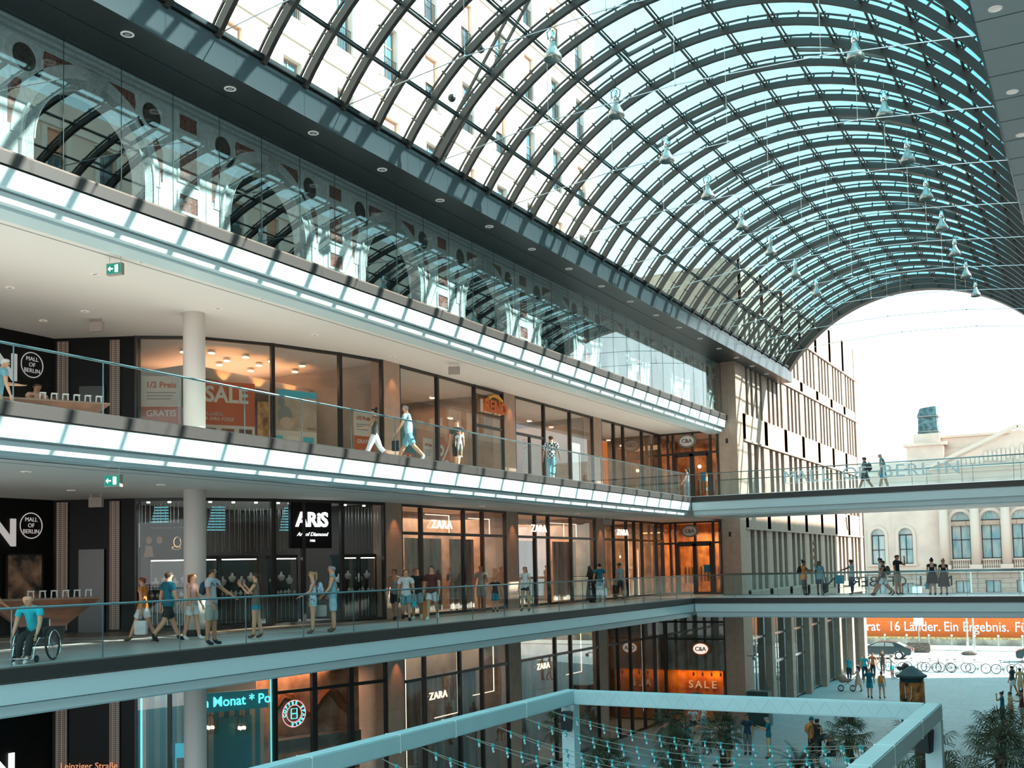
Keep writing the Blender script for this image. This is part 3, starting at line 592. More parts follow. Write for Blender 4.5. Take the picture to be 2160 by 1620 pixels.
zara(33.0, Z1+3.2, label='lit cream shop letters in the first lower gallery bay'); zara(40.6, Z1+3.22, label='lit cream shop letters in the middle lower gallery bay'); zara(49.6, Z1+3.22, label='lit cream shop letters in the far lower gallery bay')
zara(33.2, -2.9, .36, -21.3, 'dim cream shop letters behind the near ground floor glass'); zara(41.5, -2.6, .36, -21.3, 'dim cream shop letters behind the middle ground floor glass')
# lit strips in the shop windows
ls = None
for (y, z0, z1, h) in [(31.1, Z1, Z1+3.6, 0), (34.2, Z1+2.9, Z1+3.6, 1), (37.2, Z1+2.9, Z1+3.55, 1), (45.2, Z1+2.9, Z1+3.55, 1), (43.9, Z1+2.9, Z1+3.55, 1), (51.3, Z1, Z1+3.3, 0), (52.6, Z1, Z1+2.4, 0), (31.2, GZ, -1.1, 0), (34.6, -3.7, -1.2, 1), (37.3, -3.2, -1.2, 1), (45.4, -3.2, -1.2, 1), (51.3, GZ+.5, -1.1, 0), (52.8, GZ+.8, -1.1, 0)]:
    m = MB(); m.box(-.015, .015, -.015, .015, 0, z1-z0)
    if h: m.box(-.015, .015, -1.6, 0, z1-z0-.03 if z0 > 0 else 0, z1-z0 if z0 > 0 else .03)
    o = m.build('light_strip', L_STRIP, loc=(-21.35, y, z0)); tag(o, 'thin warm light strip behind the %s shop glass, %s' % ('lower gallery' if z0 >= 0 else 'ground floor', 'bent round a display panel' if h else 'full height of the window'), 'light', 'light strips behind the %s shop glass %d' % ('lower gallery' if z0 >= 0 else 'ground floor', h))
# pleated panels added in place of the opposite facade's reflections in the shop glass
DR = mat('reflection_panel', (.62, .47, .40), .8, var=(3, .5, (.28, .20, .17)), stretch=(1, 1, .12))
for z0, hh in ((Z1, 2.75), (GZ, 4.4)):
    for y0, y1 in ((32.0, 34.4), (35.0, 36.8), (39.0, 41.9), (43.7, 46.2), (47.9, 49.0)):
        m = MB(); n = int((y1-y0)/.09); m.smooth = True; vs = []
        for i in range(n+1): y = y0+(y1-y0)*i/n; x = -21.85+.05*math.sin(i*1.3)+.03*math.sin(i*.47); vs += [(x, y, z0+.1), (x, y, z0+hh)]
        m.add(vs, [(2*i, 2*i+1, 2*i+3, 2*i+2) for i in range(n)])
        o = m.build('curtain', DR, fix=False); tag(o, 'pale pleated panel imitating reflections behind the %s fashion shop glass' % ('lower gallery' if z0 == Z1 else 'ground floor'), 'curtain', 'pleated reflection panels %s' % ('lower' if z0 == Z1 else 'ground'))
# shoe shop sign
t = thing('shoe_shop_sign', 'orange block letters under a yellow arc above the upper gallery shop door', 'shop sign', (-20.78, 36.75, Z2+3.2))
text('lettering', 'RENO', .64, mat('sign_orange', (.72, .16, .04), .5), t, (.06, 0, -.12), 'X', .12, bold=.02, xs=1.0); text('letter_backing', 'RENO', .64, mat('sign_cream', (.85, .72, .6), .5), t, (-.03, -.10, -.14), 'X', .06, bold=.028, xs=1.0)
m = MB(); ring(m, 0, -.12, .42, .50, lambda y, z, d: (d, y*1.45, z), 0, .12, math.radians(38), math.radians(142)); m.build('yellow_arc', mat('sign_yellow', (.95, .42, .05), .5), t)
m = MB(); m.box(-.16, -.1, -1.2, 1.0, .28, .32); m.box(-.16, -.1, -1.2, 1.0, -.42, -.38); m.build('mounting_rail', FRAME, t)
# jeweller sign
t = thing('jeweller_sign', 'white lit jeweller name on a black panel beside the shop door', 'shop sign', (-21.72, 26.85, Z1+2.9), math.atan2(PL[3][1]-PL[2][1], PL[3][0]-PL[2][0]))
MB().box(-.85, .62, -.02, .12, -.55, .95).build('panel', DKWALL, t)
text('lettering', 'ARiS', .62, L_LET, t, (-.1, -.05, .32), 'Y', .04, bold=.02, xs=.95); text('motto', 'Art of Diamond', .17, L_LET, t, (-.1, -.05, -.12), 'Y', .02, shear=.35); text('year', '1986', .1, L_LET, t, (-.1, -.05, -.32), 'Y', .02)
# exit signs and blank sign backs
GREEN = emis('exit_green', (.0, .30, .22), 1.0)
def exit_sign(loc, rz, label, face=True):
    t = thing('exit_sign', label, 'sign', loc, rz)
    MB().box(-.19, .19, 0, .11, -.14, .12).build('housing', mat('sign_housing', (.42, .34, .30), .5), t); MB().box(-.15, -.14, .05, .06, .12, .28).box(.14, .15, .05, .06, .12, .28).build('hanger', METAL, t)
    if face:
        MB().box(-.175, .175, -.006, 0, -.12, .10).build('green_face', GREEN, t); m = MB(); m.box(.035, .11, -.012, -.006, -.09, .07); m.build('door_pictogram', L_WHITE, t)
        m = MB(); m.add([(-.14, -.012, -.01), (-.085, -.012, .045), (-.085, -.012, -.065)], [(0, 1, 2)]); m.box(-.09, -.02, -.012, -.006, -.022, .002); m.build('arrow', L_WHITE, t)
        m = MB(); m.ball((.072, -.018, .045), .016, .006, .016, 6); m.bar((.072, -.018, .03), (.06, -.018, -.03), .02, .006); m.bar((.06, -.018, -.03), (.09, -.018, -.07), .014, .006); m.bar((.07, -.018, .01), (.045, -.018, -.01), .01, .006); m.build('running_figure', GREEN, t)
exit_sign((-18.85, 16.5, 8.36), math.radians(12), 'green exit sign with arrow under the upper gallery ceiling'); exit_sign((-18.1, 15.8, 3.60), math.radians(12), 'green exit sign with arrow under the lower gallery ceiling')
exit_sign((-23.9, 20.3, 8.42), math.radians(20), 'blank box sign hanging near the black wall, upper gallery', False); exit_sign((-23.9, 20.3, 3.62), math.radians(20), 'blank box sign hanging near the black wall, lower gallery', False)
exit_sign((-19.3, 31.4, 8.40), math.radians(20), 'blank box sign hanging under the middle of the upper gallery ceiling', False)
exit_sign((-19.9, 45.5, 3.6), math.radians(20), 'blank grey box sign hanging near the far lower gallery pier', False)
# ================================================================ OFFICE BLOCKS BESIDE THE VAULT
SHUT = mat('wood_shutter', (.72, .40, .26), .6); n_ = SHUT.node_tree.nodes
wv = n_.new('ShaderNodeTexWave'); wv.bands_direction = 'Z'; wv.inputs['Scale'].default_value = 6; tcn = n_.new('ShaderNodeTexCoord'); bpn = n_.new('ShaderNodeBump'); bpn.inputs['Strength'].default_value = .6
SHUT.node_tree.links.new(tcn.outputs['Object'], wv.inputs['Vector']); SHUT.node_tree.links.new(wv.outputs['Fac'], bpn.inputs['Height']); SHUT.node_tree.links.new(bpn.outputs[0], n_['Principled BSDF'].inputs['Normal'])
WGL = mat('office_window_glass', (.10, .22, .28), .05, spec=1.)
WREC = mat('window_reveal', (.50, .30, .22), .8)
def office(name, label, xf, sgn, y0, y1, z0, floors, fh, per, first_y, cream=CREAM, depth=8):
    """block whose facade plane is x = xf, facing sgn; one window part per opening"""
    t = thing(name, label, 'building', (xf, y0, z0)); H = floors*fh+1.2
    m = MB(); xb = -sgn*depth; a, b = sorted((-.35*sgn, xb)); m.box(a, b, 0, y1-y0, 0, H)
    ys = []; y = first_y-y0
    while y < y1-y0-1: ys.append(y); y += per
    ww, wh, sill = 1.05, 2.3, .75
    a, b = sorted((0, -.35*sgn))
    for k in range(floors):
        z = k*fh; m.box(a, b, 0, y1-y0, z, z+sill); m.box(a, b, 0, y1-y0, z+sill+wh, z+fh)
        e_ = 0
        for y in ys: m.box(a, b, e_, y-ww/2, z+sill, z+sill+wh); e_ = y+ww/2
        m.box(a, b, e_, y1-y0, z+sill, z+sill+wh)
    m.box(a, b, 0, y1-y0, floors*fh, H); m.build('wall', cream, t)
    m = MB()
    for k in range(floors+1):
        a2, b2 = sorted((0, .10*sgn)); m.box(a2, b2, -.1, y1-y0+.1, k*fh-.12, k*fh+.12)
        if k < floors:
            for y in ys:
                for s_ in (-1, 1): q = sorted((y+s_*ww/2, y+s_*(ww/2+.30))); m.box(a2, b2-.04 if sgn > 0 else b2, *q, k*fh+sill, k*fh+sill+wh)
    m.build('stone_trim', LCREAM, t)
    protos = None
    for k in range(floors):
        for i, y in enumerate(ys):
            if protos is None:
                m = MB(); a, b = sorted((-.20*sgn, -.28*sgn)); m.box(a, b, -ww/2, ww/2, 0, .06); m.box(a, b, -ww/2, ww/2, wh-.06, wh); m.box(a, b, -.03, .03, 0, wh); m.box(a, b, -ww/2, -ww/2+.06, 0, wh); m.box(a, b, ww/2-.06, ww/2, 0, wh); m.box(a, b, -ww/2, ww/2, 1.5, 1.55)
                wo = m.build('window', WREC, t)
                a, b = sorted((-.23*sgn, -.26*sgn)); MB().box(a, b, -ww/2+.05, ww/2-.05, .05, wh-.05).build('pane', WGL, wo)
                m = MB(); q = -.06*sgn; [m.bar((q, -ww/2+.06+.105*j, 0), (q, -ww/2+.06+.105*j, .95), .018, .018) for j in range(10)]; m.bar((q, -ww/2, .95), (q, ww/2, .95), .03, .03); m.build('railing', FRAME, wo)
                m = MB(); a, b = sorted((-.14*sgn, -.18*sgn)); m.box(a, b, -ww/2+.02, ww/2-.02, 1.15, wh); sh = m.build('roller_shutter', SHUT, wo); protos = (wo, sh)
            else:
                wo = protos[0].copy(); COL.objects.link(wo); wo.parent = t
                for ch in protos[0].children:
                    if ch.name.startswith('roller'): 
                        if (i*7+k*3) % 5 not in (0, 1): continue
                    c = ch.copy(); COL.objects.link(c); c.parent = wo
            wo.location = (0, y, k*fh+sill)
    return t
office('office_block', 'sunlit cream office block seen through the left side of the glass vault', -25, 1, 6, 57, 13.2, 5, 3.9, 3.1, 8.2)
office('office_block', 'cream office block behind the grey canopy at the right, seen in reflections', 7.3, -1, -4, 88.4, 12.9, 3, 3.3, 3.0, -2.4)
struct(MB().box(-26.5, -16.9, 56.5, 57.4, 13.0, 14.6).build('trim_8', LCREAM))
# glossy opposite gallery and wall below the right canopy (hidden behind the camera side)
struct(MB().box(6.0, 6.4, -10, 88.4, GZ, 12.9).build('wall_right', mat('opposite_wall', (.42, .33, .28), .7, var=(.6, .3))))
struct(MB().box(-.3, 6, 2, 64, -.9, -.02).build('floor_right', FLOORM)); struct(MB().box(1.4, 6, 2, 64, Z2-.5, Z2-.02).build('floor_right', FLOORM))
# lift ladder / maintenance gantry above the vault
t = thing('roof_ladder', 'slanting steel maintenance ladder with lamps outside the vault', 'ladder', (0, 0, 0))
def lad(a, b, w_=.5):
    a, b = Vector(a), Vector(b); m = MB(); o = Vector((0, w_, 0)); m.bar(a, b, .07, .07); m.bar(a+o, b+o, .07, .07); n = int((b-a).length/.45)
    for i in range(n): p = a.lerp(b, (i+.5)/n); m.bar(p, p+o, .05, .05)
    m.build('ladder_frame', STEEL, t)
lad((-17.2, 26.6, 13.4), (-13.4, 26.6, 18.6)); m = MB()
for p in ((-16.0, 26.2, 15.2), (-15.0, 26.2, 16.4), (-14.0, 26.2, 17.8)): m.ball(p, .12)
m.build('floodlight', BLACK, t)
# ================================================================ STREET BLOCK BEYOND THE GALLERIES
sb = thing('street_block', 'sunlit travertine street block with tall slit windows beyond the galleries', 'building', (0, 0, 0))
X0 = -16.7; YE = 87.6; BP = 4.35
bays = [56.35+BP*i for i in range(7)]           # bay starts; piers between
m = MB(); m.box(-24, X0-1.3, 59.3, YE, GZ, 18.1); m.box(X0-1.3, X0-.55, YC+1.15, YE, -.75, 18.1); m.box(X0-1.35, X0-1.3, YC+1.1, 59.3, GZ, -.75); m.box(-23, X0-1.3, 57.6, 59.3, 9.4, 18.1); m.build('wall', STONE, sb)
m = MB(); ledge = MB()
bands = [(GZ, -.75, 0), (-.75, .15, 1), (.15, 3.38, 0), (3.38, 5.0, 1), (5.0, 8.1, 0), (8.1, 9.6, 1), (9.6, 12.35, 0), (12.35, 13.1, 1), (13.1, 15.6, 0), (15.6, 18.1, 1)]
for z0, z1, solid in bands:
    if solid: m.box(X0-.55, X0-.03, YC+1.1, YE, z0, z1); ledge.box(X0-.04, X0+.05, YC+1.1, YE, z0, z0+.10)
nb = int((YE-YC-1.1)/BP)
for i in range(8):
    y = YC+1.1+BP*i
    m.box(X0-1.3, X0-.03, y-.05, min(y+.62, YE), GZ, 18.1)
m.box(X0-.55, X0, YE-.7, YE, GZ, 18.1)
m.build('facade', STONE, sb); ledge.build('string_course', STONE, sb)
ww = None
for z0, z1, solid in bands:
    if solid or z0 < -5: continue
    ns = 3 if z0 < 8.2 else 4
    for i in range(7):
        ya = YC+1.1+BP*i+.62; yb = YC+1.1+BP*(i+1)-.05
        fin = MB(); W_ = (yb-ya)/ns
        for k in range(ns):
            wnd = MB(); c = ya+W_*(k+.5); h = W_*(.30 if z0 < 8.2 else .25)
            gd = .22 if z0 > 8.2 else .42; wnd.box(X0-gd-.04, X0-gd, c-h, c+h, z0, z1); wo = wnd.build('window', mat('dark_slit_glass', (.035, .04, .045), .08, spec=1.), sb)
            rl = MB()
            if z0 > 8: rl.box(X0-.14, X0-.11, c-h, c+h, z0+1.05, z0+1.09); rl.box(X0-.14, X0-.11, c-h, c+h, z0+.10, z0+.14); rl.build('guard_rail', METAL, wo)
            if k < ns: fin.box(X0-.50, X0-.04, c+h, c+W_-h+.0 if k < ns-1 else yb, z0, z1); (fin.box(X0-.50, X0-.04, ya, c-h, z0, z1) if k == 0 else None)
        fin.build('fin', STONE, sb)
# ground floor: stone pillars with tall glazing
SMG = glass('street_mirror', (.25, .32, .34), .42)
for i in range(8):
    ya = YC+1.1+BP*i+.62; yb = min(YC+1.1+BP*(i+1)-.05, YE-.7)
    if yb-ya < .5: continue
    m = MB(); m.box(X0-.48, X0-.42, ya, yb, GZ+.1, GZ+.2); m.box(X0-.52, X0-.38, ya, yb, -2.55, -2.42); m.box(X0-.52, X0-.38, ya, yb, -4.15, -4.0) if i in (1, 2) else None; m.box(X0-.50, X0-.40, ya, ya+.07, GZ, -.75); m.box(X0-.50, X0-.40, yb-.07, yb, GZ, -.75); m.box(X0-.50, X0-.40, (ya+yb)/2-.04, (ya+yb)/2+.04, GZ, -.75); fr = m.build('window', METAL, sb)
    MB().box(X0-.45, X0-.44, ya+.05, yb-.05, GZ+.1, -.8).build('pane', SMG, fr)
m = MB(); m.box(X0-.2, X0+.04, 82.6, 87.6, GZ, 18.1) if False else m.box(X0-1.2, X0+.01, 86.6, 87.6, GZ, 18.1); m.build('corner_pier', STONE, sb)
t = thing('wall_emblem', 'thin dark curved emblem mounted on the sunlit street facade', 'emblem', (X0+.06, 81.5, 4.35)); t.scale = (.6, .6, .6); m = MB(); m.tube([(0, -.25, .75), (0, -.1, .3), (0, .0, -.1), (0, .25, -.6), (0, .5, -.8)], .06, 6); m.tube([(0, -.35, .35), (0, .15, .45)], .03, 5); m.build('emblem_stroke', BLACK, t)
t = thing('facade_lettering', 'small vertical shop name letters on the sunlit street facade', 'lettering', (X0+.03, 71.2, 1.6))
for i, ch in enumerate('ARKADE'[:0] or 'MODE'): text('letter', ch, .4, mat('rust_letters', (.35, .16, .08), .6), t, (0, 0, 1.2-.48*i), 'X', .04)
t = thing('dome_camera', 'small dome camera on a bracket on the stone pier by the orange window', 'camera', (-16.66, YC+.35, -3.2)); m = MB(); m.bar((0, 0, 0), (.35, -.1, 0), .05, .05); m.ball((.4, -.12, -.12), .11); m.build('camera_body', METAL, t)
# ================================================================ PARLIAMENT-LIKE STONE BUILDING ACROSS THE STREET
FY = 122.0
FTR = mat('far_stone_trim', (.66, .53, .45), .8)
SAND = mat('pale_sandstone', (.70, .535, .45), .85, var=(.5, .12), bump=(2, .2)); SAND2 = mat('rusticated_sandstone', (.78, .62, .52), .85)
SAND2 = bricks('rusticated_courses', (.70, .51, .42), (.62, .44, .35), (.38, .24, .18), 1, 1.6, .5, .03, .85, (PI/2, 0, 0))
fb = thing('classical_building', 'pale sandstone classical building with arched windows and a pediment across the street', 'building', (0, FY, 0))
FF = lambda x, z, d: (x, d, z)
bodym = MB()
bodym.box(-24.5, -16.9, .9, 14, GZ, 12.0); bodym.box(-16.9, 20, .8, 14, GZ, 13.2)
bodym.build('core', SAND, fb)
m = MB(); W1 = 1.75
def winx(mb, xc, w_, zb, zt, x0, x1, z0, z1, d=.5, arch=True):
    r = w_/2
    if arch: arch_face(mb, xc, r, zt-r, zb, x0, x1, z1, FF, d, 14); mb.box(x0, x1, 0, d, z0, zb)
    else: mb.box(x0, xc-r, 0, d, z0, z1); mb.box(xc+r, x1, 0, d, z0, z1); mb.box(xc-r, xc+r, 0, d, z0, zb); mb.box(xc-r, xc+r, 0, d, zt, z1)
up = MB(); wins = []
XW = [-24.0+3.55*0, -20.9]
for xc in (-24.7, -21.7, -18.85):                       # side wing: small arched windows, square attic windows
    winx(up, xc, 1.4, 1.15, 4.95, xc-1.42 if xc > -24 else -26, xc+1.42, .2, 7.0); wins.append((xc, 1.4, 1.15, 4.95, True, .4))
    winx(up, xc, 1.3, 7.3, 8.2, xc-1.42 if xc > -24 else -26, xc+1.42, 7.0, 9.4, .5, False); wins.append((xc, 1.3, 7.3, 8.2, False, .4))
up.box(-17.43, -15.1, 0, .5, .2, 9.4)
for xc in (-13.35, -10.45, -7.55, -4.65, -1.75):         # centre block: tall arched windows
    winx(up, xc, 1.85, 1.55, 6.45, xc-1.45 if xc > -13 else -15.1, xc+1.45, .2, 9.4); wins.append((xc, 1.85, 1.55, 6.45, True, .4))
up.build('wall', SAND, fb)
lo = MB()
for xc in (-24.7, -21.7, -18.85): winx(lo, xc, 1.2, -3.2, -.9, xc-1.42 if xc > -24 else -26, xc+1.42, GZ, .2, .5, False); wins.append((xc, 1.2, -3.2, -.9, False, .3))
lo.box(-17.43, -15.1, 0, .5, GZ, .2)
for xc in (-13.35, -10.45, -7.55, -4.65, -1.75): winx(lo, xc, 1.45, -3.2, -.7, xc-1.45 if xc > -13 else -15.1, xc+1.45, GZ, .2, .5, False); wins.append((xc, 1.45, -3.2, -.7, False, .3))
lo.build('plinth', SAND2, fb)
TG = mat('teal_window_glass', (.10, .26, .30), .12, spec=1., var=(1.2, .8, (.5, .55, .52)), stretch=(1.6, 1, .5))
for (xc, w_, zb, zt, ar, d) in wins:
    m = MB(); r = w_/2; z1 = zt-r if ar else zt
    m.box(xc-r, xc-r+.09, d-.06, d, zb, z1); m.box(xc+r-.09, xc+r, d-.06, d, zb, z1); m.box(xc-.045, xc+.045, d-.06, d, zb, z1); m.box(xc-r, xc+r, d-.06, d, zb, zb+.09); m.box(xc-r, xc+r, d-.06, d, z1-.06, z1+.06); m.box(xc-r, xc+r, d-.06, d, (zb+z1)/2-.04, (zb+z1)/2+.04)
    fr = m.build('window', FRAME, fb)
    if w_ > 1.8: MB().box(xc-r, xc+r, d-.3, d-.05, z1-.55, z1-.05).build('lintel_band', SAND2, fb)
    m = MB(); m.box(xc-r, xc+r, d+.0, d+.04, zb, z1)
    if ar: m.add([(xc+r*math.cos(PI*i/12), d+.01, z1+r*math.sin(PI*i/12)) for i in range(13)], [tuple(range(13))])
    m.build('pane', TG, fr)
    if ar:
        m = MB(); ring(m, xc, z1, r+.04, r+.34, FF, -.14, 0, n=14); m.box(xc-r-.34, xc-r-.04, -.12, 0, zb, z1); m.box(xc+r+.04, xc+r+.34, -.12, 0, zb, z1); m.box(xc-r-.45, xc+r+.45, -.22, 0, zb-.22, zb); m.build('window_surround', FTR, fb)
m = MB()
for z0, z1, d in ((9.4, 9.8, .25), (9.8, 10.6, .1), (10.6, 11.0, .55), (.1, .5, .3)): m.box(-26, -15.1, -d, .9, z0, z1); m.box(-15.1, 20, -d-.2, .9, z0, z1)
m.box(-26, -17.4, -.2, .9, 11, 12.0)
m.build('cornice', FTR, fb)
m = MB()
for xc in (-14.9, -11.9, -9.0, -6.1, -3.2, -.3): m.smooth = True; m.tube([(xc, -.62, .9), (xc, -.62, 4.5), (xc, -.62, 9.0)], [.46, .46, .40], 20)
m.smooth = False
for xc in (-14.9, -11.9, -9.0, -6.1, -3.2, -.3): m.box(xc-.58, xc+.58, -1.2, 0, .5, .95); m.box(xc-.56, xc+.56, -1.18, 0, 8.95, 9.4)
m.build('half_columns', FTR, fb)
m = MB()
for a, b in ((-14.2, -12.5), (-11.3, -9.6), (-8.4, -6.7), (-5.5, -3.8), (-2.6, -.9)):
    m.box(a, b, -.5, -.25, 1.38, 1.5); m.box(a, b, -.5, -.25, .5, .6)
    for i in range(8): x = a+(b-a)*(i+.5)/8; m.lathe([(.05, .6), (.1, .85), (.05, 1.1), (.06, 1.38)], 8, (x, -.38, 0))
m.build('balustrade', FTR, fb)
# attic pavilion with a statue base under netting, pediment with relief
m = MB(); m.box(-18.3, -14.6, -.4, 4, 11.0, 13.6); m.box(-18.6, -14.3, -.7, 4.2, 13.6, 13.9); m.box(-17.6, -15.0, -.2, 3.5, 13.9, 14.9); m.box(-15, 20, 1.0, 8, 12.6, 14.4); m.box(-15, 20, .8, 8.2, 14.4, 14.65); m.build('attic', SAND, fb)
m = MB(); m.add([(-15.6, -1.0, 11.0), (.8, -1.0, 11.0), (-7.4, -1.0, 14.5), (-15.6, .6, 11.0), (.8, .6, 11.0), (-7.4, .6, 14.5)], [(0, 1, 2), (5, 4, 3), (0, 2, 5, 3), (1, 4, 5, 2), (0, 3, 4, 1)]); m.build('pediment', SAND, fb)
m = MB(); m.bar((-16.2, -1.1, 11.15), (-7.4, -1.1, 14.95), .6, .35); m.bar((1.4, -1.1, 11.15), (-7.4, -1.1, 14.95), .6, .35); m.box(-16.3, 1.5, -1.4, .3, 10.95, 11.2)
random.seed(3)
for i in range(26): x = -12.6+i*.42; k = 1-abs(x+7.4)/8.2; m.ball((x, -1.05, 11.25+random.uniform(.2, .5)*k*2.6), .22, .14, .3+.7*k*random.uniform(.5, 1), 7)
m.build('pediment_relief', FTR, fb)
for i in range(34): pass
t = thing('netted_statue', 'dark netted statue group on the roof corner of the classical building', 'statue', (-16.2, FY+1.4, 14.9))
m = MB(); m.hexa([(-1.0, -.9, 0), (1.0, -.9, 0), (1.0, .9, 0), (-1.0, .9, 0), (-.95, -.8, 2.0), (.85, -.8, 2.0), (.85, .8, 2.0), (-.95, .8, 2.0)]); m.hexa([(-1.05, -.9, 1.95), (.9, -.9, 1.95), (.9, .9, 1.95), (-1.05, .9, 1.95), (-.75, -.7, 2.85), (.85, -.7, 3.0), (.85, .7, 3.0), (-.75, .7, 2.85)])
m.build('netting', mat('dark_netting', (.10, .17, .19), .9, var=(3, .6), bump=(6, 1.)), t, bevel=.06)
for z in (.25, 1.9): MB().box(-1.08, 1.08, -.98, .98, z, z+.08).build('strap', mat('netting_strap', (.30, .30, .28), .8), t)
for i, (x0, x1, y0_, z1) in enumerate(((-31, -18.4, 150, 13.5),)):
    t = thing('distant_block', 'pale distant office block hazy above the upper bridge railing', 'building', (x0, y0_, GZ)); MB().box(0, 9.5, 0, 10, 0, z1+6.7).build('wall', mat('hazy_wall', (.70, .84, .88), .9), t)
# ================================================================ BANNER, STREET FURNITURE
t = thing('orange_banner', 'long orange banner with white slogan in front of the classical building', 'banner', (0, 113.0, 0))
MB().box(-36, 8, 0, .06, -6.05, -3.0).build('cloth', mat('banner_orange', (.86, .17, .03), .75), t)
WL = mat('banner_white', (.92, .90, .88), .7)
for s_, x, al in (('Der Bundesrat', -20.25, 'RIGHT'), ('16 Länder.', -19.44, 'LEFT'), ('Ein Ergebnis.', -14.3, 'LEFT'), ('Für', -8.05, 'LEFT')): text('slogan', s_, 1.32, WL, t, (x, -.03, -5.0), 'Y', .03, bold=.015, align=al, xs=.86)
t = thing('low_wall', 'low grey stone wall under the orange banner', 'wall', (0, 111.6, GZ)); MB().box(-60, 20, 0, .5, 0, .62).build('stone', mat('low_wall_stone', (.36, .33, .28), .9, var=(1, .4)), t)
MB().box(-60, 20, .02, .48, .62, .80).build('hedge', mat('dry_hedge', (.55, .42, .2), .9, var=(5, .6), bump=(9, 1.)), t)
bo = None
for i in range(10):
    if bo is None:
        bo = thing('bollard', 'slim white kerb bollard along the far pavement', 'bollard', group='kerb bollards along the far pavement'); MB().cyl(0, 0, 0, 1.25, .05, 8).build('post', METAL, bo); MB().ball((0, 0, 1.3), .1).build('head', LCREAM, bo); o = bo
    else: o = copy_tree(bo)
    o.location = (-22.6+1.95*i, 106.6, GZ)
for x, y, h, lb in ((-15.05, 108, 7.0, 'tall thin lamp post behind the slogan, nearest the car'), (-6.9, 108.5, 7.0, 'tall grey lamp post at the right edge of the banner'), (-12.0, 111, 4.7, 'thin flag pole in front of the orange banner')):
    t = thing('street_pole', lb, 'pole', (x+3.9 if x < -14 else x, y, GZ)); MB().cyl(0, 0, 0, h, .085, 10, .06).build('shaft', mat('pole_grey', (.40, .42, .42), .5), t); MB().cyl(0, 0, 0, .5, .13, 10).build('base', METAL, t)
t = thing('bus_stop_sign', 'tall white sign blade on a pole beside the street', 'sign', (-15.3, 104.2, GZ)); MB().cyl(0, 0, 0, 3.0, .05, 8).build('pole', METAL, t); MB().box(-.42, .42, -.06, .06, 2.3, 5.9).build('blade', mat('sign_white', (.9, .9, .88), .5), t, bevel=.05)
t = thing('rubble_basket', 'small dark basket block at the foot of the white sign blade', 'basket', (-15.3, 103.6, GZ)); m = MB(); m.box(-1, 1, -.3, .3, 0, .85); m.build('basket_body', mat('basket_dark', (.16, .13, .11), .9, var=(9, .6), bump=(20, 1.)), t, bevel=.08)
t = thing('kerb_stone', 'low dark stone lying on the kerb right of the sign blade', 'stone', (-10.9, 101.6, GZ)); m = MB(); m.smooth = True; m.ball((0, 0, .1), .65, .3, .22, 12); m.build('stone_body', MATS['basket_dark'], t)
# ---- car
def car(loc, rz, label):
    t = thing('car', label, 'car', loc, rz); PAINT = mat('car_paint', (.02, .05, .06), .25, spec=.5, coat=.2)
    side = [(-2.45, .35), (-2.5, .62), (-2.42, .92), (-1.95, 1.02), (-1.2, 1.05), (-.3, 1.05), (1.0, 1.0), (1.6, .95), (2.25, .80), (2.45, .62), (2.42, .35), (1.95, .30), (1.85, .55), (1.6, .68), (1.35, .68), (1.1, .55), (1.0, .30), (-1.05, .30), (-1.15, .55), (-1.4, .68), (-1.65, .68), (-1.9, .55), (-2.0, .30)]
    m = MB(); m.prism(side, lambda a, b, s_: (a, s_, b), -.93, .93); m.build('body', PAINT, t, bevel=.05)
    cab = [(-2.05, 1.0), (-1.25, 1.38), (-.5, 1.46), (.3, 1.42), (1.25, .98)]
    k = len(cab); P = [(a, -.84+(b-1.0)*.38, b) for a, b in cab]+[(a, .84-(b-1.0)*.38, b) for a, b in cab]
    m = MB(); m.add(P, [tuple(range(k)), tuple(range(k, 2*k))[::-1]]+[(i, k+i, k+i+1, i+1) for i in range(k-1)]); m.build('roof', PAINT, t)
    for s_ in (-1, 1):
        for w_ in ([(-1.15, 1.06), (-1.0, 1.32), (-.42, 1.40), (-.40, 1.06)], [(-.32, 1.06), (-.34, 1.40), (.22, 1.36), (.85, 1.06)]):
            m = MB(); m.add([(a, s_*(.845-(b-1.0)*.38), b) for a, b in w_], [(0, 1, 2, 3)]); m.build('side_window', mat('car_window', (.30, .36, .36), .05, spec=1.), t)
    m = MB(); m.add([(.42, -.62, 1.385), (.42, .62, 1.385), (1.18, .74, 1.02), (1.18, -.74, 1.02)], [(0, 1, 2, 3)]); m.build('windscreen', MATS['car_window'], t); m = MB(); m.add([(-1.32, -.66, 1.365), (-1.32, .66, 1.365), (-1.98, .76, 1.045), (-1.98, -.76, 1.045)], [(0, 1, 2, 3)]); m.build('rear_window', MATS['car_window'], t)
    for x in (-1.52, 1.48):
        for s_ in (-1, 1):
            wm = MB(); wm.smooth = True; wm.tube([(0, s_*.0-.11, 0), (0, .11, 0)], .33, 22); wo = wm.build('wheel', BLACK, t, (x, s_*.84, .33)); m = MB(); m.tube([(0, -.12, 0), (0, .12, 0)], .23, 18); [m.bar((0, s_*.125, 0), (.2*math.cos(q), s_*.125, .2*math.sin(q)), .04, .02, (0, 1, 0)) for q in [i*2*PI/7 for i in range(7)]]; m.build('rim', CHROME, wo)
    for s_ in (-1, 1): MB().box(2.40, 2.47, s_*.55-.2, s_*.55+.2, .62, .74).build('headlight', mat('lamp_clear', (.9, .9, .85), .1), t); MB().box(-2.50, -2.44, s_*.55-.22, s_*.55+.22, .68, .86).build('tail_light', mat('lamp_red', (.5, .03, .02), .2), t)
    MB().box(-1.0, 1.0, -.94, .94, .36, .39).build('sill_trim', CHROME, t); return t
car((-17.3, 97.0, GZ-.04), PI, 'dark teal saloon car parked in the sunny street'); car((-4.3, 96.2, GZ-.04), 0, 'dark car cut off by the right edge of the photo in the street')
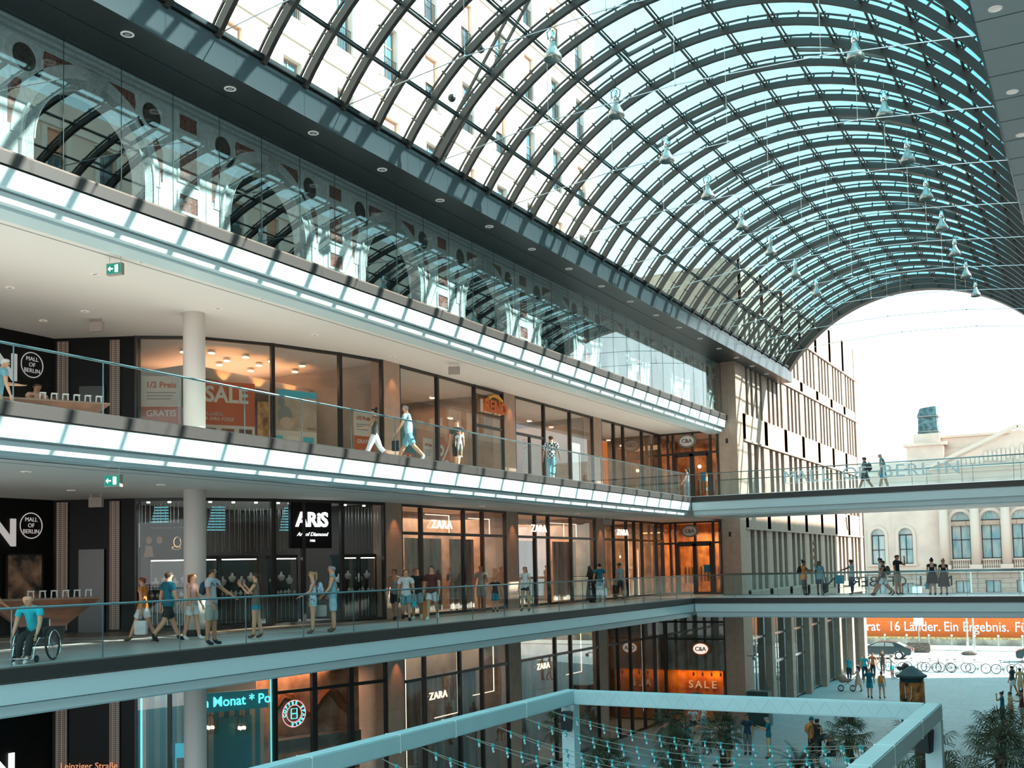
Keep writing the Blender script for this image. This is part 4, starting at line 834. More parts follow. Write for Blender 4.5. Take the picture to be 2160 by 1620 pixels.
# ---- bicycles
def bicycle(fc):
    t = thing('bicycle', 'bicycle', 'bicycle'); fm = mat('bike_%d' % fc, [(.05, .06, .07), (.35, .12, .06), (.16, .28, .30), (.5, .5, .48)][fc], .4)
    for x in (-.52, .52):
        m = MB(); m.tube([(.33*math.cos(2*PI*i/26), 0, .33*math.sin(2*PI*i/26)) for i in range(26)], .027, 6, closed=True); wo = m.build('wheel', BLACK, t, (x, 0, .35))
        m = MB(); [m.tube([(0, 0, 0), (.32*math.cos(q), 0, .32*math.sin(q))], .004, 4) for q in [i*PI/6 for i in range(12)]]; m.tube([(0, -.05, 0), (0, .05, 0)], .025, 6); m.build('spokes', BLACK, wo)
    A, B_, C_, D_ = (-.52, 0, .35), (-.05, 0, .30), (-.2, 0, .82), (.38, 0, .80)
    m = MB(); [m.tube([p, q], .016, 6) for p, q in ((A, B_), (A, C_), (B_, C_), (C_, D_), (B_, D_), (D_, (.52, 0, .35)), (D_, (.36, 0, .98)))]; m.tube([(-.2, 0, .82), (-.22, 0, .93)], .014, 6); m.build('frame', fm, t)
    m = MB(); m.ball((-.23, 0, .95), .13, .07, .03, 8); m.build('saddle', BLACK, t); m = MB(); m.tube([(.25, -.26, 1.0), (.38, -.2, 1.0), (.40, 0, .98), (.38, .2, 1.0), (.25, .26, 1.0)], .014, 6); m.build('handlebar', METAL, t)
    m = MB(); m.tube([(-.05, -.05, .30), (-.05, .05, .30)], .09, 12); m.bar((-.05, .07, .30), (.05, .07, .16), .02, .02); m.bar((-.05, -.07, .30), (-.15, -.07, .44), .02, .02); m.build('crank', METAL, t); return t
bk = [bicycle(i) for i in range(4)]
bl = ['bicycle at the left end of the row behind the walkers', 'bicycle just left of the advertising column roof', 'dark bicycle just behind the advertising column roof', 'bicycle with luggage rack first right of the advertising column', 'bicycle second right of the advertising column', 'bicycle third right of the advertising column, orange frame', 'bicycle fourth right of the advertising column', 'small bicycle in the gap right of the column', 'bicycle left of the man in the navy shirt', 'bicycle behind the man in the navy shirt', 'bicycle at the far right of the row']
for i, x in enumerate((-17.0, -15.9, -14.3, -13.0, -11.7, -10.9, -10.0, -8.6, -6.9, -5.5, -3.9)):
    o = bk[i % 4] if i < 4 else copy_tree(bk[i % 4]); o.location = (x, 85.6+.3*math.sin(i*2.3), GZ); o.rotation_euler = (0, 0, math.radians([6, -8, 170, 4, -5, 176, 9, -4, 12, -10, 5][i])); o['label'] = bl[i]; o['group'] = 'row of parked bicycles'
m = None
for i in range(6):
    if m is None: m = MB(); m.tube([(-.35, 0, 0), (-.35, 0, .75), (.35, 0, .75), (.35, 0, 0)], .025, 6); m = m.build('bicycle_stand', METAL); o = m; tag(m, 'plain tubular bicycle stand among the parked bicycles', 'bicycle stand', 'bicycle stands in the row')
    else: o = m.copy(); COL.objects.link(o)
    o.location = (-15.4+2.2*i, 86.0, GZ)
# ---- advertising column
t = thing('advertising_column', 'round advertising column with dark hat roof and a poster in the plaza', 'advertising column', (-8.9, 57.6, GZ)); t.scale = (.86, .86, .80)
m = MB(); m.smooth = True; m.lathe([(.0, 0), (.66, 0), (.66, 3.05), (0, 3.05)], 30); m.build('shaft', mat('column_teal', (.05, .10, .11), .5), t)
m = MB(); m.smooth = True; m.lathe([(.665, .9), (.69, .9), (.69, 2.75), (.665, 2.75)], 36); PO = mat('poster_forest', (.52, .20, .05), .6, var=(2.6, .9, (.03, .02, .015))); m.build('poster', PO, t)
m = MB(); m.smooth = True; m.lathe([(.66, 3.0), (.84, 3.05), (.86, 3.15), (.80, 3.2), (.66, 3.28), (.42, 3.5), (.12, 3.72), (0, 3.75)], 30); m.build('roof', mat('column_roof', (.06, .10, .12), .7), t)
m = MB(); m.add([(.70*math.cos(q)*1.0, .70*math.sin(q), z) for q, z in ((-2.0, 1.75), (-1.5, 1.75), (-1.42, 2.55), (-2.05, 2.6))], [(0, 1, 2, 3)]); m.build('poster_figure_shirt', mat('poster_white', (.75, .70, .64), .6), t)
m = MB(); m.add([(.70*math.cos(q), .70*math.sin(q), z) for q, z in ((-1.95, 1.45), (-1.45, 1.45), (-1.45, 1.8), (-1.95, 1.8))], [(0, 1, 2, 3)]); m.build('poster_figure_shorts', BLACK, t)
m = MB(); m.add([(.70*math.cos(q), .70*math.sin(q), z) for q, z in ((-1.9, .95), (-1.5, .92), (-1.5, 1.5), (-1.9, 1.5))], [(0, 1, 2, 3)]); m.build('poster_figure_legs', mat('poster_skin', (.62, .36, .22), .6), t)
t = thing('waste_bin', 'tall dark green waste bin with a recycling emblem by the stone pier', 'bin', (-16.0, 55.3, GZ)); MB().box(-.55, .55, -.4, .4, 0, 1.75).build('bin_body', mat('bin_green', (.02, .06, .06), .4), t, bevel=.03)
m = MB(); [m.tube([(.12*math.cos(a), -.41, 1.35+.12*math.sin(a)) for a in (q, q+.7, q+1.4)], .02, 5) for q in (0, 2.1, 4.2)]; m.build('emblem', mat('pale_print', (.5, .6, .6), .5), t); MB().box(.4, .54, -.42, -.39, 1.2, 1.5).build('slot_label', MATS['pale_print'], t)
# ================================================================ POSTERS AND SHOP DISPLAYS
RED = mat('print_red', (.62, .13, .05), .55); CY = mat('print_cyan', (.10, .55, .68), .55); BRN = mat('print_brown', (.22, .08, .05), .6); GREY = mat('print_grey', (.30, .28, .27), .6)
def on_front(i, s_, off):      # point on the curved shop line: segment i, distance s_, offset inwards
    a = Vector((*PL[i], 0)); b = Vector((*PL[i+1], 0)); d = (b-a).normalized(); n = Vector((d.y, -d.x, 0))
    return a+d*s_+n*off, math.atan2(d.y, d.x)
def board(name, label, cat, loc, rz, w_, h, m_, group=None):
    t = thing(name, label, cat, loc, rz, group); MB().box(0, w_, 0, .02, 0, h).build('sheet', m_, t); return t
def halfprice(loc, rz, label, w_=1.25, h=1.7):
    t = board('price_poster', label, 'poster', loc, rz, w_, h, PINK); MB().box(0, w_, -.006, 0, 0, h*.46).build('red_field', RED, t)
    text('headline', '1/2 Preis', w_*.215, RED, t, (w_/2, -.012, h*.84), 'Y', .006, bold=.005); text('lettering', 'GRATIS', w_*.225, PINK, t, (w_/2, -.016, h*.34), 'Y', .006, bold=.005)
    for i in range(3): MB().box(w_*.14, w_*(.86-.06*i), -.010, -.004, h*(.70-.055*i), h*(.715-.055*i)).build('small_print', GREY, t)
    return t
p, a = on_front(0, .12, -.25); halfprice((p.x, p.y, Z2+1.02), a, 'half price poster in the leftmost upper gallery window', 1.15)
p, a = on_front(3, .75, -.2); halfprice((p.x, p.y, Z2+.55), a, 'half price poster left of the first upper gallery pier', .8, 1.55)
halfprice((-21.15, 32.25, Z2+.02), PI/2, 'half price poster in the window behind the man in the blue shirt', .62, 1.5)
p, a = on_front(1, .10, -.3)
t = board('sale_poster', 'large red sale poster over rows of shoe pictures in the upper gallery window', 'poster', (p.x, p.y, Z2), a, 1.75, 2.62, PINK)
MB().box(0, 1.75, -.01, 0, 1.30, 2.62).build('red_field', RED, t); text('headline', 'SALE', .66, PINK, t, (.88, -.02, 2.20), 'Y', .01, bold=.02, xs=.95); text('lettering', 'WELLNESS\nFÜR IHRE FÜSSE', .15, PINK, t, (.05, -.02, 1.55), 'Y', .01, align='LEFT')
for i in range(3):
    for j in range(2): MB().box(.16+.55*i, .56+.55*i, -.008, 0, .12+.62*j, .58+.62*j).build('shoe_picture', BRN if (i+j) % 2 else mat('print_rust', (.30, .11, .06), .6), t); m = MB(); m.bar((.2+.55*i, -.012, .16+.62*j), (.5+.55*i, -.012, .2+.62*j), .008, .05); m.build('shoe_silhouette', BLACK, t)
p, a = on_front(2, .05, -.3)
t = board('beach_poster', 'poster of a person sitting on a beach above blue shoe pictures, upper gallery window', 'poster', (p.x, p.y, Z2-.2), a, 1.7, 2.75, PINK)
MB().box(0, 1.7, -.008, 0, 1.45, 2.75).build('beach_photo', mat('print_sand', (.62, .44, .34), .6, var=(2, .2)), t); MB().box(.3, 1.7, -.012, -.004, 2.52, 2.72).build('sea_strip', CY, t)
m = MB(); m.ball((.55, -.014, 1.92), .26, .004, .3, 12); m.ball((.42, -.018, 2.35), .13, .004, .14, 10); m.build('seated_figure', GREY, t); m = MB(); m.tube([(.75, -.02, 1.75), (1.0, -.02, 1.95), (1.2, -.02, 1.6)], .05, 5); m.ball((.62, -.024, 1.7), .26, .004, .18, 10); m.build('figure_legs', mat('print_skin', (.70, .48, .36), .6), t)
for i in range(3):
    for j in range(2): MB().box(.08+.56*i, .48+.56*i, -.008, 0, .22+.62*j, .66+.62*j).build('shoe_picture', CY if i != 1 else LCREAM, t); m = MB(); m.bar((.12+.56*i, -.012, .28+.62*j), (.42+.56*i, -.012, .26+.62*j), .008, .05); m.build('shoe_silhouette', BRN, t)
text('lettering', 'RENO', .12, BRN, t, (1.5, -.014, 1.55), 'Y', .004)
# standing orange stand-up figure strip between the posters
p, a = on_front(1, 1.95, -.35); board('warm_display', 'orange patterned display strip right of the sale poster', 'display', (p.x, p.y, Z2), a, .4, 2.1, mat('warm_display_print', (.85, .40, .14), .6, var=(3, .7, (.25, .09, .04))))
t = thing('percent_banner', 'red banner with a large white percent sign in the shoe shop window', 'banner', (-21.3, 33.2, Z2+.01), PI/2)
m = MB(); P = [(0, .8), (.12, 1.5), (.6, 1.75), (1.05, 1.3), (1.1, .6), (.7, .0), (.15, .1)]; m.prism(P, lambda u_, v_, q: (u_, q, v_), 0, .03); m.build('red_shape', RED, t); text('percent_sign', '%', 1.35, PINK, t, (.56, -.02, .85), 'Y', .01, shear=.1, bold=.01)
t = thing('percent_banner', 'red percent sign sheet behind the walking couple, upper gallery', 'banner', (-21.25, 30.9, Z2+.01), PI/2); MB().box(0, .9, 0, .02, 0, .9).build('red_shape', RED, t); text('percent_sign', '%', .85, PINK, t, (.45, -.02, .5), 'Y', .01)
t = thing('reduced_banner', 'tall narrow orange reduced-price banner in the doorway glass, upper gallery', 'banner', (-21.2, 39.9, Z2+.01), PI/2); MB().box(0, .36, 0, .02, 0, 2.2).build('cloth', mat('print_orange', (.85, .25, .05), .5), t); o = text('lettering', 'REDUZIERT', .36, PINK, t, (.18, -.02, 1.1), 'Y', .01, bold=.004); o.rotation_euler.y = -PI/2
t = thing('reduced_banner', 'tall orange banner hanging inside the shoe shop behind the grey-shirted man', 'banner', (-21.6, 34.6, Z2+.9), PI/2); MB().box(0, .4, 0, .02, 0, 1.6).build('cloth', MATS['print_orange'], t); o = text('lettering', 'REDUZIERT', .26, PINK, t, (.2, -.02, .8), 'Y', .01); o.rotation_euler.y = -PI/2
board('blue_wall_panel', 'blue wall panel deep inside the shoe shop window', 'panel', (-23.4, 31.0, Z2+1.2), PI/2, 4.2, 1.3, mat('panel_blue', (.02, .32, .42), .5))
board('glowing_display', 'orange glowing panel behind the far upper gallery window', 'panel', (-21.6, 48.9, Z2+.6), PI/2, .7, 2.4, emis('orange_glow', (1, .25, .04), .7))
board('white_screen', 'bright white screen in the upper gallery window near the checkered shirt', 'screen', (-21.3, 44.8, Z2+.01), PI/2, .95, 2.5, emis('white_glow', (1, .97, .92), .9))
# ceiling coffer and lamps inside the upper gallery shop
m = MB(); m.box(-29, -24.3, 24.2, 29.9, Z2+2.9, Z2+3.25); struct(m.build('ceiling_coffer', mat('coffer_white', (.72, .60, .52), .8)))
li = None
for i, (x, y, z) in enumerate([(-25, 24.6, 8.55), (-24.4, 25.2, 8.55), (-25.4, 25.4, 8.55), (-24, 26.3, 8.55), (-24.9, 26.4, 8.55), (-25.6, 26.8, 8.55), (-23.8, 27.3, 8.55), (-24.6, 27.6, 8.55), (-25.5, 28.2, 8.55), (-23.5, 28.5, 8.55), (-24.4, 29.2, 8.55), (-22.6, 31.5, 8.4), (-22.9, 33.2, 8.4), (-22.5, 35, 8.2), (-22.7, 36.6, 7.6), (-22.4, 41, 8.1), (-22.6, 43.2, 8.2), (-22.4, 45, 8.1), (-22.6, 49, 8.1), (-22.4, 51.6, 8.1), (-22.5, 53.6, 8.0)]):
    if li is None:
        li = thing('shop_spot', 'round warm ceiling lamp inside an upper gallery shop', 'lamp', group='round ceiling lamps inside the upper gallery shops'); MB().cyl(0, 0, -.02, .03, .10, 14).build('lamp_lens', L_WARM, li); MB().cyl(0, 0, .0, .05, .125, 14).build('lamp_rim', LCREAM, li); o = li
    else: o = copy_tree(li)
    o.location = (x, y, z)
# warm wash cones on the coffer: lamps in the cove
for x, y in ((-24.25, 25.6), (-24.25, 27.2), (-24.25, 28.8)):
    l = bpy.data.lights.new('cove_spot', 'SPOT'); l.energy = 28; l.color = (1, .42, .12); l.spot_size = 1.6; l.spot_blend = .6; o = bpy.data.objects.new('cove_spot', l); COL.objects.link(o); o.location = (x+.25, y, Z2+2.75); o.rotation_euler = (0, PI*.92, 0)
# lamps washing the stone piers
for y, zz in ((30.0, 8.5), (38.25, 8.5), (30.0, 3.75), (38.25, 3.75), (46.9, 3.75), (30.0, -1.05)):
    l = bpy.data.lights.new('pier_spot', 'SPOT'); l.energy = 38; l.color = (1, .42, .14); l.spot_size = .9; l.spot_blend = .8; o = bpy.data.objects.new('pier_spot', l); COL.objects.link(o); o.location = (-20.6, y+.05, zz); o.rotation_euler = (0, .22, 0)
for i, (y, x) in enumerate(((31.6, -24.6), (33.6, -24.8), (35.2, -25.0), (40.2, -24.6), (42.4, -24.8), (44.6, -25.0), (49.5, -24.6), (52.5, -24.8))):
    t = thing('shoe_shelf', 'brown shelf of boxes deep inside the upper gallery shop, number %s bay, %s' % (('near', 'near', 'near', 'middle', 'middle', 'middle', 'far', 'far')[i], ('left', 'centre', 'right', 'left', 'centre', 'right', 'left', 'right')[i]), 'shelf', (x, y, Z2), PI/2)
    m = MB(); m.box(-.9, .9, 0, .4, 0, .1); [m.box(-.9, .9, 0, .4, .55*j+.4, .55*j+.44) for j in range(3)]; m.box(-.94, -.9, 0, .4, 0, 1.9); m.box(.9, .94, 0, .4, 0, 1.9); m.box(-.9, .9, .38, .4, 0, 1.9); m.build('frame', BRN, t)
    for j in range(3):
        for q in range(5): MB().box(-.85+.35*q, -.57+.35*q, .05, .35, .55*j+.44, .55*j+.62+.06*((q+j) % 3)).build('box', [PINK, RED, BLACK, GREY][(q*3+j+i) % 4], t)
# ---- jeweller: showcases with busts, crystal rods and ring poster
CRY = emis('crystal_cyan', (.25, .85, 1), .55); DKV = mat('velvet_teal', (.02, .06, .07), .9)
def showcase(loc, rz, w_, label, nb=4):
    t = thing('jewellery_showcase', label, 'showcase', loc, rz); m = MB(); m.box(0, w_, 0, .5, 0, .95); m.box(0, w_, 0, .5, 2.05, 2.16); m.box(0, .03, 0, .03, .95, 2.1); m.box(w_-.03, w_, 0, .03, .95, 2.1); m.build('cabinet', BLACK, t)
    MB().box(.02, w_-.02, .40, .46, .95, 2.05).build('back_panel', DKV, t); MB().box(.05, w_-.05, .03, .06, 2.02, 2.05).build('light_bar', L_WHITE, t)
    MB().box(0, w_, .0, .008, .97, 2.04).build('pane', G_SHOP, t)
    return t
BUST = mat('bust_white', (.85, .90, .92), .4)
def jbust(loc, s_, label, grp, pr=[None]):
    if pr[0] is None:
        t = thing('necklace_bust', label, 'bust', group=grp); m = MB(); m.smooth = True; m.lathe([(0, 0), (.05, 0), (.10, .07), (.125, .14), (.11, .18), (.045, .21), (.034, .27), (.03, .30), (0, .30)], 14); m.build('bust', BUST, t); m = MB(); m.tube([(.085*math.cos(q), .085*math.sin(q), .13-.03*math.sin(q)) for q in [i*PI/8 for i in range(16)]], .007, 4, closed=True); m.build('necklace', CHROME, t); pr[0] = t; o = t
    else: o = copy_tree(pr[0])
    o.location = loc; o.scale = (s_,)*3; o['label'] = label; o['group'] = grp; return o
random.seed(11)
cases = [(0, .35, 1.1, 'lit jewellery showcase left of the round column'), (1, .12, .55, 'narrow jewellery showcase just right of the round column'), (1, .75, 1.15, 'wide jewellery showcase behind the woman with the phone'), (2, .12, .85, 'jewellery showcase left of the jeweller door'), (3, .1, .75, 'dim jewellery showcase right of the jeweller door'), (3, .95, .7, 'dim jewellery showcase beside the first stone pier')]
for (i, s_, w_, lb) in cases:
    p, a = on_front(i, s_, -.22); sc_ = showcase((p.x, p.y, Z1), a, w_, lb); g_ = 'white necklace busts in the '+lb; d = Vector((math.cos(a), math.sin(a), 0)); nn = Vector((-d.y, d.x, 0))
    k = max(2, int(w_/.26))
    for j in range(k): q = p+d*((j+.5)*w_/k)+nn*.28; jbust((q.x, q.y, Z1+1.25+.10*(j % 2)), .95, 'white necklace bust in the '+lb, g_)
    for j in range(k*2): q = p+d*((j+.5)*w_/(k*2))+nn*random.uniform(.1, .2); jbust((q.x, q.y, Z1+.95), random.uniform(.35, .6), 'small white jewellery stand in the '+lb, g_+', lower row')
for (i, s0, s1) in ((0, .1, 1.65), (1, .1, 2.2), (2, .1, 1.0), (3, .15, 1.7)):
    p, a = on_front(i, s0, -.12); t = thing('crystal_curtain', ['curtain of hanging crystal rods left of the round column', 'curtain of hanging crystal rods right of the round column', 'curtain of hanging crystal rods left of the jeweller sign', 'curtain of crystal rods beside the first stone pier'][i], 'curtain', (p.x, p.y, Z1), a)
    m = MB(); x = 0
    while x < s1-s0: m.box(x-.006, x+.006, 0, .012, 2.2+.3*random.random(), 3.7); x += random.uniform(.05, .16)
    m.build('rods', mat('crystal_rod', (.60, .55, .50), .15, metal=.8), t)
    m = MB()
    if i < 3:
        for j in range(9): m.box(.25+.02*j, .25+.55, .1, .14, 2.9+.085*j, 2.94+.085*j)
        m.build('crystal_lamp', CRY, t)
    m = MB(); x = .08
    while x < s1-s0: m.box(x-.006, x+.006, 0, .012, .15, .88); x += .14
    m.build('lower_rods', MATS['crystal_rod'], t)
for (i, s_) in ((0, .3), (0, .9), (1, .5), (1, 1.2), (1, 1.9), (2, .4), (2, .8), (3, .5), (3, 1.3)):
    p, a = on_front(i, s_, -.4); t = tag(MB().cyl(0, 0, -.02, .02, .05, 10).build('window_spot', L_WHITE, loc=(p.x, p.y, 3.76)), 'small white ceiling spot inside the jeweller window', 'spotlight', 'ceiling spots inside the jeweller windows')
p, a = on_front(0, .15, -.10); t = board('ring_poster', 'dark jeweller poster with a smiling couple and two gold rings, left of the round column', 'poster', (p.x, p.y, Z1+2.15), a, 1.45, .98, BLACK)
text('headline', 'Trau Dich mit Aris "Art of Diamond"', .075, PINK, t, (.85, -.01, .84), 'Y', .004)
SK = mat('print_face', (.62, .40, .30), .6)
for x, hc, fx in ((.22, .02, 0), (.52, .0, 1)):
    m = MB(); m.ball((x, -.01, .48), .085, .005, .11, 12); m.add([(x-.15, -.008, 0), (x+.13, -.008, 0), (x+.09, -.008, .30), (x-.08, -.008, .34)], [(0, 1, 2, 3)]) if not fx else None; m.build('portrait', SK, t); m = MB(); m.ball((x-.01, -.008, .54), .10, .004, .09, 12); m.build('portrait_hair', BRN, t)
m = MB(); m.tube([(1.0+.12*math.cos(q), -.02, .25+.05*math.sin(q)) for q in [i*PI/12 for i in range(24)]], .025, 6, closed=True); m.tube([(1.03+.10*math.cos(q), -.03, .42+.15*math.sin(q)) for q in [i*PI/12 for i in range(24)]], .025, 6, closed=True); m.build('gold_rings', mat('gold', (.75, .50, .25), .2, metal=1), t)
# ---- fashion shop mannequins
mn = None
for (y, z, lb) in ((31.5, 0, 'white mannequin torso in the first lower gallery window'), (32.2, 0, 'second mannequin torso in the first lower gallery window'), (52.0, 0, 'seated mannequin in the far lower gallery window'), (52.8, 0, 'mannequin beside the light strip in the far window')):
    if mn is None:
        mn = thing('mannequin', lb, 'mannequin'); m = MB(); m.smooth = True; m.lathe([(0, .9), (.16, .92), (.13, 1.1), (.18, 1.38), (.15, 1.46), (.05, 1.5), (.045, 1.58), (.09, 1.66), (.09, 1.76), (0, 1.84)], 16); m.build('torso', mat('mannequin_skin', (.62, .48, .40), .5), mn); m = MB(); m.tube([(0, .09, .9), (.02, .1, .5), (0, .1, .05)], [.085, .06, .04], 8); m.tube([(0, -.09, .9), (.02, -.1, .5), (0, -.1, .05)], [.085, .06, .04], 8); m.build('legs', MATS['mannequin_skin'], mn); MB().cyl(0, 0, 0, .02, .2, 16).build('base_plate', METAL, mn); o = mn
    else: o = copy_tree(mn, label=lb)
    o.location = (-21.75, y, z+.02)
# ---- shop behind the end wall: clothes rails and lamps
for z0, nm in ((Z1, 'lower gallery'), (Z2, 'upper gallery')):
    for j, x in enumerate((-20.3, -19.3, -18.4)):
        t = thing('clothes_rail', 'rail of warm coloured clothes behind the %s shop doors, %s' % (nm, ('left', 'middle', 'right')[j]), 'clothes rail', (x, YC+2.3, z0)); m = MB(); m.tube([(-.4, 0, 0), (-.4, 0, 1.5), (.4, 0, 1.5), (.4, 0, 0)], .02, 6); m.build('rail', METAL, t)
        for i in range(7): MB().box(-.33+.1*i, -.27+.1*i, -.22, .22, .55+.1*((i*3+j) % 3), 1.45).build('garment', [mat('cloth_tan', (.70, .45, .25), .8), mat('cloth_brown', (.25, .12, .06), .8), mat('cloth_cream', (.8, .65, .5), .8), mat('cloth_rust', (.55, .2, .08), .8)][(i+j) % 4], t)
    t = thing('globe_lamp', 'glowing globe lamp behind the %s shop doors' % nm, 'lamp', (-19.2 if z0 > 2 else -17.95, YC+1.2, z0+2.1)); MB().ball((0, 0, 0), .1).build('globe', L_WARM, t); MB().tube([(0, 0, .1), (0, 0, 1.5)], .008, 5).build('cord', BLACK, t)
MB_ = MB().box(-.2, .2, 0, .02, -.25, .25).build('blue_sign', mat('blue_sign_face', (.02, .25, .38), .5), loc=(-18.75, YC+.6, Z2+1.5)); tag(MB_, 'small blue square sign behind the upper gallery shop door', 'sign')
MB_ = MB().box(-.24, .24, 0, .02, -.2, .2).build('blue_sign', MATS['blue_sign_face'], loc=(-18.7, YC+.6, Z1+1.35)); tag(MB_, 'small blue square sign behind the lower gallery shop door', 'sign')
t = thing('orange_bollard', 'slim orange and white barrier post on the upper bridge landing', 'barrier post', (-16.6, YB+.5, Z2)); m = MB(); m.cyl(0, 0, 0, 1.15, .05, 10); m.build('post', mat('barrier_orange', (.9, .25, .05), .5), t); m = MB(); m.cyl(0, 0, .75, .95, .052, 10); m.cyl(0, 0, .3, .45, .052, 10); m.build('white_band', LCREAM, t)
# ---- ground floor: deli window with chandeliers and news ticker
STR = mat('striped_wall', (.72, .50, .38), .6); n_ = STR.node_tree.nodes; Lk = STR.node_tree.links
t_ = n_.new('ShaderNodeTexCoord'); sp_ = n_.new('ShaderNodeSeparateXYZ'); mo = n_.new('ShaderNodeMath'); mo.operation = 'PINGPONG'; mo.inputs[1].default_value = .16; gt = n_.new('ShaderNodeMath'); gt.operation = 'GREATER_THAN'; gt.inputs[1].default_value = .08; mx = n_.new('ShaderNodeMix'); mx.data_type = 'RGBA'; mx.inputs['A'].default_value = (.66, .45, .34, 1); mx.inputs['B'].default_value = (.02, .24, .30, 1)
Lk.new(t_.outputs['Object'], sp_.inputs[0]); Lk.new(sp_.outputs['X'], mo.inputs[0]); Lk.new(mo.outputs[0], gt.inputs[0]); Lk.new(gt.outputs[0], mx.inputs['Factor']); Lk.new(mx.outputs['Result'], n_['Principled BSDF'].inputs['Base Color'])
p, a = on_front(0, .1, -1.1); m = MB(); m.box(0, 1.75, 0, .06, 0, 5.6); o = m.build('striped_partition', STR, loc=(p.x, p.y, GZ), rz=a); tag(o, 'blue and beige striped wall left of the round column, ground floor shop', 'partition')
p, a = on_front(1, -.3, -1.0); m = MB(); m.box(0, 2.6, 0, .06, 0, 4.6); o = m.build('striped_partition', STR, loc=(p.x, p.y, GZ), rz=a); tag(o, 'blue and beige striped wall behind the chandeliers, ground floor shop', 'partition')
p, a = on_front(1, .85, -.8); m = MB(); m.box(0, 1.0, 0, .05, 0, 4.0); o = m.build('teal_panel', mat('panel_teal', (.01, .20, .25), .5), loc=(p.x, p.y, GZ), rz=a); tag(o, 'deep teal wall panel between the striped walls', 'panel')
p, a = on_front(1, .05, -.12); t = thing('news_ticker', 'cyan glowing ticker sign in the ground floor shop window', 'sign', (p.x, p.y, GZ+4.55), a)
MB().box(0, 2.1, 0, .1, -.28, .28).build('ticker_panel', mat('ticker_teal', (.0, .04, .06), .4, emit=((0, .25, .3), .4)), t); text('lettering', 'n Monat * Po', .41, L_CYAN, t, (1.14, -.03, .0), 'Y', .02, bold=.004, xs=.93)
for i, s_, lb in ((0, .16, 'left of the round column'), (1, 2.22, 'right of the chandeliers')):
    p, a = on_front(i, s_, -.05); tag(MB().box(-.025, .025, 0, .03, .3, 5.5).build('neon_strip', L_CYAN, loc=(p.x, p.y, GZ), rz=a), 'vertical cyan neon strip '+lb, 'light')
def chandelier(loc, label):
    t = thing('cage_chandelier', label, 'chandelier', loc); m = MB()
    for i in range(8): q = i*PI/4; m.tube([(0, 0, .42), (.13*math.cos(q), .13*math.sin(q), .34), (.19*math.cos(q), .19*math.sin(q), .12), (.19*math.cos(q), .19*math.sin(q), -.14)], .008, 4)
    for z, r_ in ((.12, .19), (-.14, .19), (0, .19)): m.tube([(r_*math.cos(i*PI/10), r_*math.sin(i*PI/10), z) for i in range(20)], .008, 4, closed=True)
    m.tube([(0, 0, .42), (0, 0, .75)], .01, 4); m.build('cage', mat('cage_bronze', (.10, .06, .04), .4, metal=.6), t)
    for i in range(4): q = i*PI/2+.4; MB().ball((.09*math.cos(q), .09*math.sin(q), .03), .034, .034, .06, 8).build('bulb', L_WARM, t)
p, a = on_front(1, .5, -.5); chandelier((p.x, p.y, GZ+3.75), 'cage chandelier with glowing bulbs below the ticker, left'); p, a = on_front(1, 1.45, -.5); chandelier((p.x, p.y, GZ+3.65), 'cage chandelier with glowing bulbs below the ticker, right')
p, a = on_front(1, 1.3, -.02); t = thing('star_emblem', 'pale star emblem with lettering on the teal ground floor glass', 'emblem', (p.x, p.y, GZ+2.1), a); m = MB(); ring(m, 0, 0, .40, .43, lambda y, z, d: (y, -.02-d, z), 0, .01, 0, 2*PI)
P = [((.42 if i % 2 == 0 else .17)*math.sin(i*PI/5), (.42 if i % 2 == 0 else .17)*math.cos(i*PI/5)) for i in range(10)]; m.prism(P, lambda u_, v_, q: (u_, q, v_), -.03, -.02); m.build('star', mat('pale_teal_print', (.35, .55, .58), .6), t); text('letter', 'A', .34, BLACK, t, (0, -.04, -.02), 'Y', .01, bold=.01)
text('lettering', 'ALL  STAR', .12, MATS['pale_teal_print'], t, (0, -.04, .34), 'Y', .005)
p, a = on_front(0, 1.0, -.7); t = board('hanging_screen', 'screen with a blue and orange picture in the ground floor window left of the column', 'screen', (p.x, p.y, GZ+2.55), a, .75, .8, emis('screen_blue', (.05, .55, .7), .8)); MB().box(.04, .71, -.01, 0, .04, .38).build('picture_lower', mat('screen_rust', (.5, .22, .12), .5, var=(6, .5)), t)
p, a = on_front(2, .72, -.10); t = thing('neon_round_sign', 'round cyan and pink neon sign in the ground floor coffee shop window', 'sign', (p.x, p.y, GZ+4.0), a)
for r_, mm in ((.40, emis('neon_pink', (1, .45, .5), 1.6)), (.26, MATS['neon_pink'])): m = MB(); m.tube([(r_*math.cos(i*PI/20), 0, r_*math.sin(i*PI/20)) for i in range(40)], .016, 6, closed=True); m.build('neon_ring', mm, t)
for i, ch in enumerate('ALEXANDERPLATZ'[:0]+'COFFEE SPARKLE'): q = math.radians(200-22*i-14); o = text('letter', ch, .14, L_CYAN, t, (.33*math.cos(q), 0, .33*math.sin(q)), 'Y', .01, bold=.006) if ch != ' ' else None; (o and o.rotation_euler.__setitem__(1, -(q-PI/2)))
m = MB(); m.tube([(-.1, 0, .15), (-.1, 0, -.15), (.1, 0, -.15), (.1, 0, .15)], .018, 6, closed=True); m.tube([(-.1, 0, 0), (.1, 0, 0)], .016, 6); m.build('neon_cup', L_CYAN, t)
p, a = on_front(2, .1, -1.3); o = board('coffee_mural', 'orange and brown ribbon mural inside the ground floor coffee shop', 'mural', (p.x, p.y, GZ+1.8), a, 3.8, 3.8, mat('mural_print', (.62, .34, .22), .6, var=(1.3, .8, (.30, .10, .04))))
m = MB(); m.tube([(.6+.28*i, -.04, 2.3+.35*math.sin(i*1.1)) for i in range(11)], .16, 6); m.build('ribbon', mat('ribbon_brown', (.32, .09, .03), .6), o)
